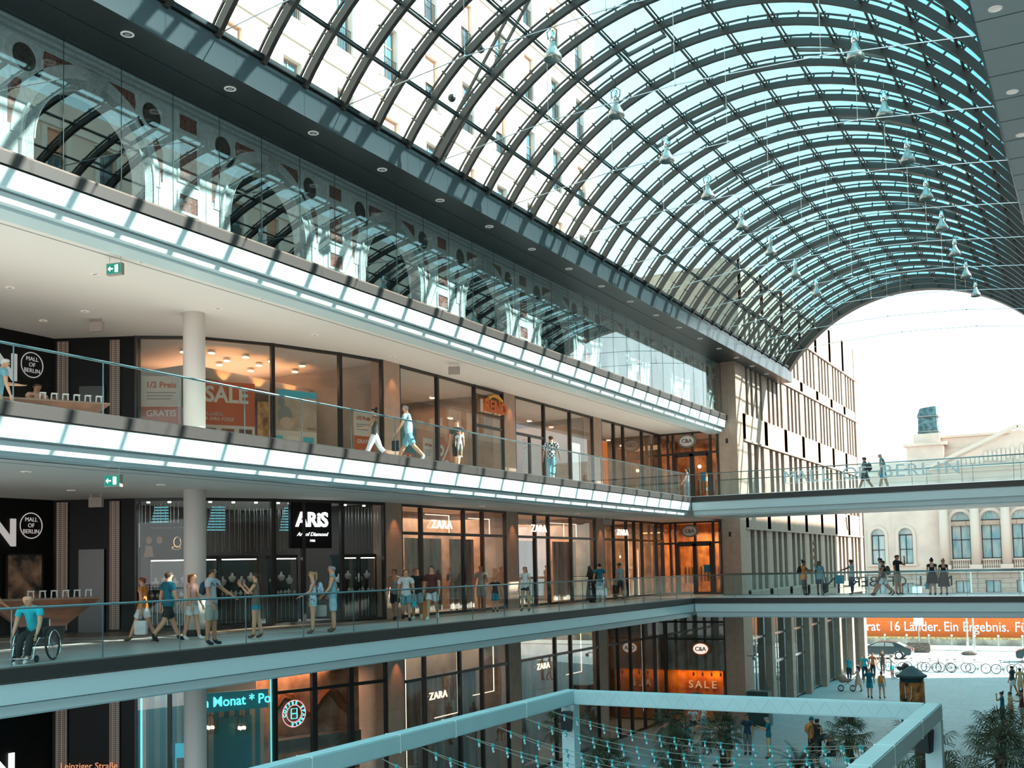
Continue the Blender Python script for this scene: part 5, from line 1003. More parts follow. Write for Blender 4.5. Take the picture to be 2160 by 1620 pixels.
p, a = on_front(2, .3, -.6); t = thing('service_counter', 'long grey hood over the coffee counter, ground floor', 'counter', (p.x, p.y, GZ), a); MB().box(.1, 3.2, 0, .5, 2.75, 3.15).build('hood', mat('hood_grey', (.22, .17, .14), .5), t); MB().box(.1, 3.2, 0, .6, 0, 1.1).build('counter_base', FRAME, t)
for i in range(9): MB().ball((.3+.34*i, -.05, 2.5+.06*(i % 2)), .035).build('bulb', L_WARM, t)
# ================================================================ STAIR-CORNER SALES STANDS
def stand(z, who):
    t = thing('sales_stand', 'flared brown wooden stand with a row of white folded cards, %s gallery' % who, 'stand', (-22.6, 17.6 if z < 1 else 17.9, z), math.radians(62))
    WD = mat('stand_wood', (.22, .085, .045), .45, var=(3, .3), stretch=(1, 6, 1))
    m = MB(); m.hexa([(-.45, -.3, 0), (.45, -.3, 0), (.45, .3, 0), (-.45, .3, 0), (-.5, -.33, .45), (.5, -.33, .45), (.5, .33, .45), (-.5, .33, .45)]); m.build('base', BLACK, t)
    m = MB(); m.hexa([(-.5, -.33, .45), (.5, -.33, .45), (.5, .33, .45), (-.5, .33, .45), (-1.25, -.55, 1.08), (1.25, -.55, 1.08), (1.25, .55, 1.08), (-1.25, .55, 1.08)]); m.build('flared_body', WD, t)
    MB().box(-1.25, 1.25, -.55, .55, 1.08, 1.12).build('top', mat('stand_top', (.30, .20, .15), .35), t)
    o = None
    for i in range(6):
        m = MB(); x = 0; m.bar((x, 0, 0), (x+.01, 0, .17), .03, .03); m.bar((x+.13, 0, 0), (x+.12, 0, .17), .03, .03); m.bar((x, 0, .17), (x+.14, 0, .17), .12, .03)
        if o is None: o = m.build('folded_card', mat('card_white', (.85, .85, .85), .5)); c = o
        else: c = o.copy(); COL.objects.link(c)
        p = Matrix.Rotation(math.radians(62), 3, 'Z') @ Vector((-.35+.26*i, -.35, 0)); c.location = (t.location.x+p.x, t.location.y+p.y, z+1.12); c.rotation_euler.z = math.radians(62); tag(c, 'white folded card standing on the brown stand, %s gallery' % who, 'card', 'white cards on the %s gallery stand' % who)
stand(Z1, 'lower'); stand(Z2, 'upper')
# ================================================================ EVENT FRAME WITH STRING LIGHTS
TC = mat('truss_cover', (.52, .72, .75), .5, var=(.8, .06)); LX, RX, FYB, FZ = -12.07, -3.45, 24.95, -1.5
fr = thing('event_truss_frame', 'pale fabric-wrapped truss frame on four posts standing in the plaza', 'truss frame', (0, 0, 0))
W_ = .34
for nm, bx in (('beam', (LX-W_/2, LX+W_/2, 4, FYB+W_/2, FZ-W_, FZ)), ('beam', (RX-W_/2, RX+W_/2, 4, FYB+W_/2, FZ-W_, FZ)), ('beam', (LX+W_/2, RX-W_/2, FYB-W_/2, FYB+W_/2, FZ-W_, FZ))): MB().box(*bx).build(nm, TC, fr, bevel=.02)
for x in (LX, RX):
    for y in (FYB, 4.2): MB().box(x-W_/2, x+W_/2, y-W_/2, y+W_/2, GZ, FZ-W_).build('post', TC, fr); MB().box(x-.4, x+.4, y-.4, y+.4, GZ, GZ+.05).build('base_plate', METAL, fr)
m = MB()
for i in range(20): x = LX+.5+.42*i; m.bar((x, FYB-W_/2-.002, FZ-.02), (x+.21, FYB-W_/2-.002, FZ-W_+.02), .008, .004); m.bar((x+.21, FYB-W_/2-.002, FZ-W_+.02), (x+.42, FYB-W_/2-.002, FZ-.02), .008, .004)
m.build('lacing', mat('lacing_grey', (.42, .60, .63), .6), fr)
for y in (8.5, 11.5, 14.6, 17.2, 19.2, 22.3):
    for x in (LX, RX): MB().box(x-W_/2-.005, x+W_/2+.005, y-.012, y+.012, FZ-W_-.005, FZ+.005).build('tie_wrap', mat('tie_white', (.85, .9, .9), .5), fr)
def pa(loc, rz, label):
    t = thing('loudspeaker', label, 'loudspeaker', loc, rz); m = MB(); m.hexa([(-.13, -.13, -.26), (.13, -.13, -.26), (.11, .12, -.26), (-.11, .12, -.26), (-.16, -.15, .22), (.16, -.15, .22), (.14, .13, .22), (-.14, .13, .22)]); m.build('cabinet', BLACK, t, bevel=.015)
    MB().box(-.13, .13, -.165, -.155, -.2, .2).build('grille', mat('grille', (.03, .035, .04), .8, bump=(80, 1.)), t); m = MB(); m.tube([(-.12, 0, .22), (-.12, 0, .33), (.12, 0, .33), (.12, 0, .22)], .012, 6); m.build('yoke', METAL, t)
pa((LX+.12, FYB-.45, FZ-W_-.36), math.radians(20), 'black loudspeaker hanging below the left corner of the truss frame'); pa((RX-.1, FYB-.5, FZ-W_-.36), math.radians(-15), 'black loudspeaker hanging below the right corner of the truss frame')
BT = mat('bulb_socket', (.02, .38, .40), .4); BG = mat('bulb_glass', (.55, .75, .78), .08, spec=1.)
sb_ = MB(); sb_.cyl(0, 0, -.055, 0, .022, 8); sb_.box(-.03, .03, -.012, .012, -.01, .02); sock = None
gb = MB(); gb.smooth = True; gb.ball((0, 0, -.085), .026, .026, .034, 8)
labels_s = 0
for i, y in enumerate((23.56, 22.24, 20.92, 19.56, 17.93, 16.6, 15.2, 13.8, 12.5, 11.3)):
    for j in (0, 1):
        sag = (.34 if j == 0 else .50)+.06*(i % 3); t = thing('string_light', 'sagging string of cyan festoon bulbs hung between the truss beams', 'string light', (0, y, 0), group='festoon strings between the truss beams')
        y2 = -2.2+.12*i+(.0 if j == 0 else .35); N = 22; P = []
        for k in range(N+1): s_ = k/N; P.append((LX+W_/2+(RX-LX-W_)*s_, y2*s_*.0-1.9*s_+.25*j*s_, FZ-W_-.02-4*sag*s_*(1-s_)))
        m = MB(); m.tube(P, .007, 5); m.build('cable', mat('cable_tan', (.30, .27, .22), .6), t)
        for k in range(1, N):
            if sock is None: sock = sb_.build('socket', BT, t); bulb = gb.build('bulb', BG, sock); o = sock
            else:
                o = sock.copy(); COL.objects.link(o); o.parent = t; b_ = bulb.copy(); COL.objects.link(b_); b_.parent = o
            o.location = P[k]
# ================================================================ PALMS AND PLANTERS
PALM = mat('palm_leaf', (.060, .070, .032), .55, var=(3, .5)); PALM2 = mat('palm_leaf_dry', (.16, .15, .06), .6, var=(3, .5)); BARK = mat('palm_bark', (.09, .055, .035), .9, var=(12, .6), bump=(14, 1.))
def fan_frond(m, base, direc, plen, flen, n=15, rnd=random):
    d = Vector(direc).normalized(); side = d.cross(Vector((0, 0, 1))).normalized(); up = side.cross(d).normalized()
    tip = Vector(base)+d*plen+Vector((0, 0, -.05*plen)); m.tube([base, (Vector(base)+tip)/2+up*.04, tip], .012, 4)
    for i in range(n):
        a = math.radians(-105+210*i/(n-1)); q = (d*math.cos(a)+side*math.sin(a)); L1 = flen*(.72+.28*math.cos(a))*rnd.uniform(.9, 1.05)
        p1 = tip+q*L1*.6+up*.03; p2 = tip+q*L1-Vector((0, 0, L1*rnd.uniform(.18, .42))); w_ = q.cross(up).normalized()*.022
        m.add([tip, p1-w_, p1+w_, p2], [(0, 1, 3, 2)])
def fan_palm(loc, h, label, seed, n=34, flen=.5, spread=.55, dry=False):
    rn = random.Random(seed); t = thing('fan_palm', label, 'palm', loc); m = MB(); m.smooth = True
    m.tube([(0, 0, .3), (.03, 0, h*.4), (.0, .02, h*.8), (0, 0, h)], [.15, .12, .13, .16], 10); m.build('trunk', BARK, t); m = MB()
    for i in range(n):
        az = i*2.4+rn.uniform(-.3, .3); el = math.radians(82-128*(i/n)**.8); fan_frond(m, (0, 0, h-.05), (math.cos(az)*math.cos(el), math.sin(az)*math.cos(el), math.sin(el)), spread*rn.uniform(.8, 1.1), flen, 15, rn)
    m.build('crown', PALM, t, fix=False)
    if dry:
        m = MB()
        for i in range(8): az = i*.8; fan_frond(m, (0, 0, h-.1), (math.cos(az)*.7, math.sin(az)*.7, .1), spread*.6, flen*.8, 12, rn)
        m.build('dry_fronds', PALM2, t, fix=False)
    return t
def feather_palm(loc, h, label, seed, n=22, flen=1.5):
    rn = random.Random(seed); t = thing('feather_palm', label, 'palm', loc); m = MB(); m.smooth = True; m.tube([(0, 0, .4), (0, 0, h*.6), (0, 0, h)], [.12, .17, .14], 10); m.build('trunk', BARK, t); m = MB()
    for i in range(n):
        az = i*2.4+rn.uniform(-.2, .2); el0 = math.radians(80-70*(i/n)); P = [Vector((0, 0, h))]; el = el0; L_ = flen*rn.uniform(.8, 1.1)
        for k in range(7): P.append(P[-1]+Vector((math.cos(az)*math.cos(el), math.sin(az)*math.cos(el), math.sin(el)))*L_/7); el -= .16
        m.tube(P, .01, 4)
        for k in range(1, 8):
            for ff in (0, .5):
                p = P[k-1].lerp(P[k], ff); d = (P[k]-P[k-1]).normalized(); s_ = d.cross(Vector((0, 0, 1))).normalized()
                for sg in (-1, 1):
                    q = (s_*sg+d*.8+Vector((0, 0, .25))).normalized(); l2 = .34*(1-.09*k)*1.2; w_ = d*.016; m.add([p-w_, p+w_, p+q*l2], [(0, 1, 2)])
    m.build('crown', PALM, t, fix=False); return t
def tub(loc, label, square=False):
    t = thing('planter', label, 'planter', loc); m = MB(); PW = mat('planter_white', (.62, .68, .68), .6)
    if square:
        m.box(-.55, .55, -.55, .55, 0, .75); [m.box(-.5+.14*i, -.42+.14*i, -.57, -.55, .05, .7) for i in range(7)]; m.box(-.6, .6, -.6, .6, .75, .82)
    else: m.smooth = True; m.lathe([(0, 0), (.36, 0), (.47, .62), (.52, .64), (.52, .72), (.44, .72), (.42, .6), (0, .6)], 24)
    m.build('pot', PW, t); MB().cyl(0, 0, .5, .66 if not square else .84, .38, 16).build('soil', BARK, t); return t
for (x, y, h, sq, lb, seed, n) in [(-8.3, 39.6, 2.15, 0, 'fan palm standing alone below the middle of the rear truss beam', 1, 30), (-12.9, 39.5, 2.1, 1, 'fan palm in the square white planter right of the sale window', 2, 34), (-15.2, 40.6, 2.25, 0, 'fan palm below the corner of the sale window, farther left', 3, 34), (-13.0, 35.0, 2.1, 1, 'drooping fan palm in front of the seated group', 4, 34), (-13.8, 31.0, 2.2, 0, 'dark fan palm beside the left truss post', 5, 38), (-5.0, 33.4, 2.8, 0, 'fan palm half hidden behind the right truss beam', 6, 26), (-3.35, 39.2, 2.5, 0, 'large fan palm at the right edge of the photo, upper crown', 7, 40), (-2.95, 34.0, 2.7, 0, 'large fan palm at the right edge of the photo, lower crown', 8, 44), (-3.9, 31.0, 2.2, 0, 'low fan palm at the bottom right edge', 9, 26), (-17.6, 36.0, 2.6, 0, 'fan palm behind the left truss beam near the ground floor glass', 10, 26)]:
    fan_palm((x, y, GZ), h, lb, seed, n, dry=(seed == 1), flen=.62 if x > -6 else .5, spread=.75 if x > -6 else .6); tub((x, y, GZ), ' '.join((('square ribbed white' if sq else 'round white')+' planter of the '+lb).split()[:16]).rstrip(','), bool(sq))
feather_palm((-9.6, 37.5, GZ), 1.3, 'feather palm in a round white pot left of the orange backpacker', 21, 18, 1.25); tub((-9.6, 37.5, GZ), 'round white pot of the feather palm')
feather_palm((-5.5, 36.5, GZ), 2.3, 'feather palm behind the right truss post', 22, 22, 1.2)
t = thing('round_bench', 'low pale round bench in the plaza beneath the seated pair', 'bench', (-9.7, 45.2, GZ)); m = MB(); m.smooth = True; m.lathe([(0, 0), (.9, 0), (.95, .05), (.95, .42), (.9, .45), (0, .45)], 30); m.build('seat', mat('bench_pale', (.62, .66, .66), .5), t); MB().cyl(0, 0, -.0, .02, 1.0, 30).build('base', BLACK, t)
t = thing('round_bench', 'low dark bench in front of the orange sale display', 'bench', (-18.0, 52.2, GZ)); m = MB(); m.box(-1.3, 1.3, -.3, .3, .38, .46); m.build('seat', mat('bench_wood', (.30, .20, .14), .6), t); m = MB(); m.box(-1.2, -1.1, -.25, .25, 0, .38); m.box(1.1, 1.2, -.25, .25, 0, .38); m.build('leg', METAL, t)
# ---- prams
def pram(loc, rz, col_, label):
    t = thing('pram', label, 'pram', loc, rz); m = MB(); m.tube([(-.35, .2, .25), (.25, .2, .65), (.62, .2, 1.02), (.62, -.2, 1.02), (.25, -.2, .65), (-.35, -.2, .25)], .014, 6); m.tube([(.35, .2, .25), (-.1, .2, .62)], .012, 6); m.tube([(.35, -.2, .25), (-.1, -.2, .62)], .012, 6); m.build('chassis', METAL, t)
    m = MB(); m.smooth = True; m.hexa([(-.42, -.18, .55), (.22, -.18, .55), (.22, .18, .55), (-.42, .18, .55), (-.5, -.22, .8), (.3, -.22, .8), (.3, .22, .8), (-.5, .22, .8)]); m.build('carrycot', col_, t, bevel=.04); m = MB(); m.smooth = True; m.ball((-.28, 0, .8), .27, .22, .28, 12); m.build('hood', col_, t)
    for x in (-.38, .35):
        for y in (-.22, .22): m = MB(); m.tube([(.17*math.cos(i*PI/9), 0, .17*math.sin(i*PI/9)) for i in range(18)], .022, 6, closed=True); [m.tube([(0, 0, 0), (.16*math.cos(q), 0, .16*math.sin(q))], .005, 4) for q in [i*PI/3 for i in range(6)]]; m.build('wheel', BLACK, t, (x, y, .19))
pram((-15.0, 71.6, GZ), math.radians(10), mat('pram_tan', (.45, .27, .20), .7), 'tan pram pushed by the woman in the beige dress'); pram((-13.1, 80.6, GZ), math.radians(170), BLACK, 'black pram left of the advertising column roof')
# ---- wheelchair
t = thing('wheelchair', 'lightweight wheelchair with large spoked wheels at the left edge of the lower gallery', 'wheelchair', (-18.35, 14.15, Z1), math.radians(-62))
for y, lb in ((-.30, 1), (.30, 2)):
    m = MB(); m.smooth = True; m.tube([(.30*math.cos(i*PI/16), 0, .30*math.sin(i*PI/16)) for i in range(32)], .02, 8, closed=True); wo = m.build('wheel', BLACK, t, (-.12, y, .32)); wo.rotation_euler.x = math.radians(4 if y > 0 else -4)
    m = MB(); [m.tube([(0, 0, 0), (.29*math.cos(q), 0, .29*math.sin(q))], .003, 4) for q in [i*PI/9 for i in range(18)]]; m.tube([(0, -.05, 0), (0, .05, 0)], .035, 8); m.build('spokes', METAL, wo); m = MB(); m.tube([(.26*math.cos(i*PI/14), .05*(1 if y > 0 else -1), .26*math.sin(i*PI/14)) for i in range(28)], .009, 6, closed=True); m.build('push_rim', CHROME, wo)
    m = MB(); m.smooth = True; m.tube([(.36, y*.75, .24), (.40, y*.75, .14)], .012, 6); m.build('fork', METAL, t); MB().tube([(.40, y*.75-.02, .07), (.40, y*.75+.02, .07)], .065, 14).build('caster', BLACK, t)
    MB().box(-.22, .18, y*.82-.01, y*.82+.01, .48, .66).build('side_guard', BLACK, t)
m = MB(); [m.tube([(-.22, y, .80), (-.22, y, .44), (.25, y, .46), (.42, y, .30), (.50, y, .10), (.58, y, .08)], .013, 7) for y in (-.2, .2)]; m.tube([(-.12, -.3, .32), (-.12, .3, .32)], .014, 6); m.build('frame_tubes', CHROME, t)
MB().box(-.22, .22, -.2, .2, .455, .50).build('seat', BLACK, t); MB().box(-.25, -.21, -.2, .2, .50, .82).build('backrest', BLACK, t); MB().box(.46, .64, -.17, .17, .085, .10).build('footrest', METAL, t)
# ================================================================ PEOPLE
import numpy as np
SKINS = [mat('skin_light', (.72, .36, .22), .6), mat('skin_tan', (.50, .21, .11), .6), mat('skin_dark', (.16, .08, .05), .6)]
def cloth(name, col): return mat('cloth_'+name, col, .85, var=(8, .12))
CT = dict(teal=(.01, .16, .22), cyan=(.02, .55, .66), white=(.80, .80, .80), grey=(.22, .22, .22), black=(.02, .02, .022), maroon=(.12, .03, .025), navy=(.02, .05, .09), orange=(.80, .26, .06), tan=(.50, .36, .26), khaki=(.36, .33, .28), denim=(.20, .42, .50), ltblue=(.42, .60, .66), dkgrey=(.08, .075, .07), pink=(.75, .42, .34), olive=(.16, .12, .09), blueshort=(.02, .28, .38), rust=(.45, .15, .06))
for k_, v_ in CT.items(): cloth(k_, v_)
def check_mat(name, c1, c2, s_):
    m = mat('cloth_'+name, c1, .85); n = m.node_tree.nodes; L = m.node_tree.links; t = n.new('ShaderNodeTexCoord'); ch = n.new('ShaderNodeTexChecker'); ch.inputs['Scale'].default_value = s_; ch.inputs['Color1'].default_value = (*c1, 1); ch.inputs['Color2'].default_value = (*c2, 1)
    L.new(t.outputs['Object'], ch.inputs['Vector']); L.new(ch.outputs[0], n['Principled BSDF'].inputs['Base Color'])
check_mat('plaid', (.50, .47, .49), (.36, .32, .36), 52); check_mat('check', (.75, .75, .75), (.03, .03, .03), 13); MATS['cloth_floral'] = mat('cloth_floral', (.62, .72, .78), .85, var=(26, .5, (.04, .08, .14)))
HAIRS = dict(brown=mat('hair_brown', (.06, .03, .02), .7), black=mat('hair_black', (.012, .010, .010), .6), blond=mat('hair_blond', (.42, .25, .12), .7), grey=mat('hair_grey', (.32, .29, .27), .8), red=mat('hair_red', (.22, .08, .03), .7), white=mat('hair_white', (.75, .72, .68), .8))
SHOE = dict(black=MATS['cloth_black'], white=MATS['cloth_white'], brown=mat('shoe_brown', (.14, .07, .04), .6))
CLW = mat('eye_dark', (.02, .015, .012), .3); LIP = mat('lips', (.35, .12, .09), .6)
def V(*a): return Vector(a)
def person(label, loc, rz, H=1.75, top='white', sleeve=.55, bot='khaki', leg=.9, shoes='black', hair='brown', hs='short', skin=0, pose=None, dress=None, sex='m', extra=None, topcut=1.0, seat=None):
    p = dict(lean=0, hl=0, hr=0, kl=0, kr=0, sl=4, sr=4, al=9, ar=9, el=14, er=14, hy=0, hp=0, il=0, ir=0); p.update(pose or {}); k = H/1.75; R_ = math.radians
    root = thing('person', label, 'person', loc, rz)
    def ldir(a): a = R_(a); return V(math.sin(a), 0, -math.cos(a))
    hipz = {}
    for s_ in 'lr': hipz[s_] = .43*math.cos(R_(p['h'+s_]))+.42*math.cos(R_(p['h'+s_]-p['k'+s_]))+.085
    hz = max(hipz.values())+.03 if seat is None else seat/k+.10
    pel = V(0, 0, hz); ln = R_(p['lean']); up = V(math.sin(ln), 0, math.cos(ln)); side = V(0, 1, 0); fw = V(math.cos(ln), 0, -math.sin(ln))
    wom = sex == 'f'; sw = .165 if wom else .195; hw = .10 if wom else .092
    verts = []; edges = []; segs = []
    def nv(co, r_, par=None, reg=None):
        kk = k*(1.12 if reg in ('uparm', 'forearm', 'thigh', 'shank', 'shoulder', 'neck') else 1.0); verts.append((co*k, (r_[0]*kk, r_[1]*kk) if isinstance(r_, tuple) else (r_*kk, r_*kk))); i = len(verts)-1
        if par is not None: edges.append((par, i)); segs.append((verts[par][0], co*k, reg, max(verts[i][1])))
        return i
    a0 = nv(pel, (.125 if wom else .122, .15)); w_ = nv(pel+up*.17, (.10, .118 if wom else .138), a0, 'waist'); c_ = nv(pel+up*.34, (.115, .135 if wom else .158), w_, 'chest'); cs = nv(pel+up*.455, (.075, .10 if wom else .12), c_, 'chest')
    nk = nv(pel+up*.535, .052 if wom else .060, cs, 'neck'); hd_up = (up+V(math.sin(R_(p['hp'])), 0, 0)).normalized(); hf = (Matrix.Rotation(R_(p['hy']), 3, 'Z') @ V(1, 0, -math.sin(R_(p['hp'])+ln)*.9)).normalized(); nb = pel+up*.53
    j_ = nv(nb+hd_up*.065+hf*.022, (.074, .070), nk, 'head'); h1 = nv(nb+hd_up*.145+hf*.020, (.112, .092), j_, 'head'); h2 = nv(nb+hd_up*.205+hf*.006, (.098, .082), h1, 'head')
    hc = nb+hd_up*.145+hf*.015
    for s_, sg in (('l', 1), ('r', -1)):
        # legs
        hp_ = pel+V(0, sg*hw, -.06); hd = ldir(p['h'+s_]); kd = ldir(p['h'+s_]-p['k'+s_]); kn = hp_+hd*.40+V(0, sg*.005, 0); an = kn+kd*.41
        i = nv(hp_, (.098, .088), a0, 'hip'); i = nv(hp_+hd*.2, (.080, .078), i, 'thigh'); i = nv(kn, .056, i, 'thigh'); i = nv(kn+kd*.13, (.058, .052), i, 'shank'); i = nv(an, .038, i, 'shank')
        fp = R_(min(0, (p['h'+s_]-p['k'+s_]))*.8) if seat is None else 0; fd = V(math.cos(fp), sg*.12, math.sin(fp)).normalized(); i = nv(an+V(0, 0, -.05)+fd*.05, (.036, .04), i, 'foot'); i = nv(an+V(0, 0, -.055)+fd*.15, (.026, .042), i, 'foot')
        # arms
        sh = pel+up*.44+side*(sg*sw); a_ = R_(p['s'+s_])+ln*0; ab = R_(p['a'+s_]); ud = V(math.sin(a_)*math.cos(ab), sg*math.sin(ab), -math.cos(a_)*math.cos(ab)); e_ = a_+R_(p['e'+s_]); inn = R_(p['i'+s_]); fdv = V(math.sin(e_)*math.cos(inn), sg*(math.sin(ab)*.4)-sg*math.sin(inn), -math.cos(e_)*math.cos(inn)).normalized()
        el = sh+ud*.28; wr = el+fdv*.245; th = .9 if wom else 1.06
        i = nv(sh, .055*th, cs, 'shoulder'); i = nv(sh+ud*.13, .046*th, i, 'uparm'); i = nv(el, .036*th, i, 'uparm'); i = nv(el+fdv*.08, .037*th, i, 'forearm'); i = nv(wr, .024*th, i, 'forearm'); pm = nv(wr+fdv*.055, (.015, .034), i, 'hand')
        cur = (fdv+V(0, -sg*.25, .10)).normalized(); sd = V(1, 0, 0) if abs(fdv.x) < .8 else V(0, 1, 0); sd = (sd-fdv*sd.dot(fdv)).normalized()
        for q in range(4):
            b_ = wr+fdv*.095+sd*(.030-.020*q); L_ = (.040, .045, .042, .033)[3-q]; i2 = nv(b_, .0085, pm, 'hand'); i2 = nv(b_+fdv*L_, .0080, i2, 'hand'); nv(b_+fdv*L_+cur*L_*.8+V(0, -sg*.012, 0), .0065, i2, 'hand')
        i2 = nv(wr+fdv*.045+sd*.042, .010, pm, 'hand'); nv(wr+fdv*.08+sd*.056+V(0, -sg*.01, 0), .0085, i2, 'hand')
        p['hand_'+s_] = (wr+fdv*.08)*k; p['el_'+s_] = el*k
    me = bpy.data.meshes.new('body'); me.from_pydata([v[0] for v in verts], edges, []); ob = bpy.data.objects.new('body', me)
    COL.objects.link(ob); sk = ob.modifiers.new('skin', 'SKIN'); sk.use_smooth_shade = True; sk.branch_smoothing = .6
    for i, v in enumerate(me.skin_vertices[0].data): v.radius = verts[i][1]; v.use_root = (i == 0)
    ss = ob.modifiers.new('s', 'SUBSURF'); ss.levels = 1
    dg = bpy.context.evaluated_depsgraph_get(); dg.update(); m2 = bpy.data.meshes.new_from_object(ob.evaluated_get(dg)); bpy.data.objects.remove(ob)
    m2.name = 'body'; n = len(m2.vertices); co = np.empty(n*3); m2.vertices.foreach_get('co', co); co = co.reshape(-1, 3)
    no = np.empty(n*3); m2.vertices.foreach_get('normal', no); no = no.reshape(-1, 3)
    best = np.full(n, 1e9); reg = np.zeros(n, int); tt = np.zeros(n)
    for i, (a, b, rg, rad) in enumerate(segs):
        A = np.array(a); B = np.array(b); d = B-A; t = np.clip(((co-A)@d)/max(d@d, 1e-9), 0, 1); ds = np.linalg.norm(co-A-t[:, None]*d, axis=1)-rad*.55
        q = ds < best; best[q] = ds[q]; reg[q] = i; tt[q] = t[q]
    rn = np.array([s_[2] for s_ in segs])[reg]; zc = co[:, 2]; faces = [tuple(f.vertices) for f in m2.polygons]
    upn = np.array(up); hgt = (co-np.array(pel*k))@upn/k
    arm_t = np.zeros(n)
    for s_, sg in (('l', 1), ('r', -1)):
        shp = np.array((pel+up*.44+side*(sg*sw))*k); el_ = np.array(p['el_'+s_]); wr_ = np.array(p['hand_'+s_]); d1 = el_-shp; u1 = np.clip((co-shp)@d1/(d1@d1), 0, 1); d2 = wr_-el_; u2_ = np.clip((co-el_)@d2/(d2@d2), 0, 1); on = (np.sign(co[:, 1]) == sg)
        isf = np.isin(rn, ['forearm', 'hand']); arm_t[on] = np.where(isf[on], 1+u2_[on], u1[on])
    legt = np.zeros(n); legr = np.isin(rn, ['hip', 'thigh', 'shank', 'foot'])
    for s_, sg in (('l', 1), ('r', -1)):
        hp_ = np.array((pel+V(0, sg*hw, -.06))*k); hd = np.array(ldir(p['h'+s_])); kn = hp_+hd*.40*k; kd = np.array(ldir(p['h'+s_]-p['k'+s_])); on = np.sign(co[:, 1]) == sg; u1 = np.clip((co-hp_)@hd/(.40*k), 0, 1); u2_ = np.clip((co-kn)@kd/(.41*k), 0, 1); iss = np.isin(rn, ['shank', 'foot']); legt[on] = np.where(iss[on], 1+u2_[on], u1[on])
    arms = np.isin(rn, ['shoulder', 'uparm', 'forearm', 'hand'])
    def piece(name, mask, off, m_, extra_off=None, half=False):
        sel = [f for f in faces if sum(mask[v] for v in f) >= (len(f)+1)//2] if half else [f for f in faces if all(mask[v] for v in f)]
        if not sel: return None
        ids = sorted({v for f in sel for v in f}); mp = {v: i for i, v in enumerate(ids)}; o_ = off if extra_off is None else off+extra_off[ids]
        P = co[ids]+no[ids]*(np.array(o_).reshape(-1, 1) if np.ndim(o_) else o_)
        mm = bpy.data.meshes.new(name); mm.from_pydata([tuple(q) for q in P], [], [tuple(mp[v] for v in f) for f in sel]); mm.materials.append(m_); mm.polygons.foreach_set('use_smooth', [True]*len(sel)); mm.update()
        o = bpy.data.objects.new(name, mm); COL.objects.link(o); o.parent = root; return o
    # nose and ears join the body mesh
    bm = bmesh.new(); bm.from_mesh(m2)
    hs_ = hf.cross(hd_up).normalized(); HU = np.array(hd_up); HF = np.array(hf); HS = np.array(hs_); rl = (co-np.array(nb*k))/k; hd_ = rn == 'head'
    def surf(u_, s_): q = hd_ & (np.abs(rl@HU-u_) < .035) & (np.abs(rl@HS-s_) < .035) & (rl@HF > 0); return float((rl@HF)[q].max()) if q.any() else .09
    f0 = (nb+hd_up*.125+hf*(surf(.125, 0)+.004))*k; tri = [f0+hd_up*.035*k-hf*.012*k, f0+hf*.022*k-hd_up*.012*k, f0-hd_up*.018*k-hf*.006*k, f0+hs_*.016*k-hd_up*.012*k-hf*.012*k, f0-hs_*.016*k-hd_up*.012*k-hf*.012*k]
    bv = [bm.verts.new(q) for q in tri]
    for q in ((0, 3, 1), (0, 1, 4), (1, 3, 2), (1, 2, 4)): bm.faces.new([bv[z] for z in q])
    for sg in (-1, 1):
        q_ = hd_ & (np.abs(rl@HU-.125) < .04) & (np.sign(rl@HS) == sg); sw_ = float(np.abs(rl@HS)[q_].max()) if q_.any() else .075; e0 = (nb+hd_up*.125+hf*.012)*k+hs_*(sg*(sw_-.006)*k); ev = [bm.verts.new(e0+hf*(a*.018*k)+hd_up*(b*.032*k)+hs_*(sg*c*.014*k)) for a, b, c in ((1, 0, 0), (0, 1, 0), (-1, .4, 1.2), (-.6, -.8, .6), (0, 0, .4))]
        for q in ((0, 1, 4), (1, 2, 4), (2, 3, 4), (3, 0, 4)): bm.faces.new([ev[z] for z in q])
    bm.to_mesh(m2); bm.free(); m2.materials.clear(); m2.materials.append(SKINS[skin]); m2.polygons.foreach_set('use_smooth', [True]*len(m2.polygons)); body = bpy.data.objects.new('body', m2); COL.objects.link(body); body.parent = root
    for sg in (-1, 1): MB().ball(tuple((nb+hd_up*.145+hf*(surf(.145, sg*.03)-.014)+hs_*(sg*.032))*k), .011*k, n=6).build('eye', CLW, root)
    mth = MB(); q = (nb+hd_up*.075+hf*(surf(.075, 0)-.004))*k; mth.bar(q-hs_*.022*k, q+hs_*.022*k, .010, .008, tuple(hd_up)); mth.build('mouth', LIP, root)
    # clothes
    torso = np.isin(rn, ['waist', 'chest']) | (np.isin(rn, ['shoulder', 'uparm']) & (arm_t < sleeve)) | (arms & (arm_t < sleeve)) | ((rn == 'hip') & (hgt > -.02))
    if topcut < 1: torso &= ~((hgt > .38) & ~arms & (np.abs(co[:, 1]) < .05)) ; torso &= ~(arms & (arm_t > .02)) if sleeve <= .05 else torso
    hemz = -.10 if bot else -.06
    piece('shirt', torso | (((legr & (legt < .22)) | (rn == 'waist')) & (hgt > hemz) & ~arms) if seat is None else torso, .016*k, MATS['cloth_'+top], np.where((hgt < .05) & ~arms, .008, 0.)*k)
    lw = np.isin(rn, ['hip', 'thigh', 'shank']) & (legt < leg) | ((rn == 'waist') & (hgt < .10))
    if bot: piece('trousers' if leg > 1.2 else 'shorts', lw, (.014)*k, MATS['cloth_'+bot], np.where(legt > .5, .012 if leg < 1.2 else .004, 0.)*k)
    ft = (rn == 'foot') | ((rn == 'shank') & (legt > 1.90)); piece('shoes', ft, .010*k, SHOE[shoes])
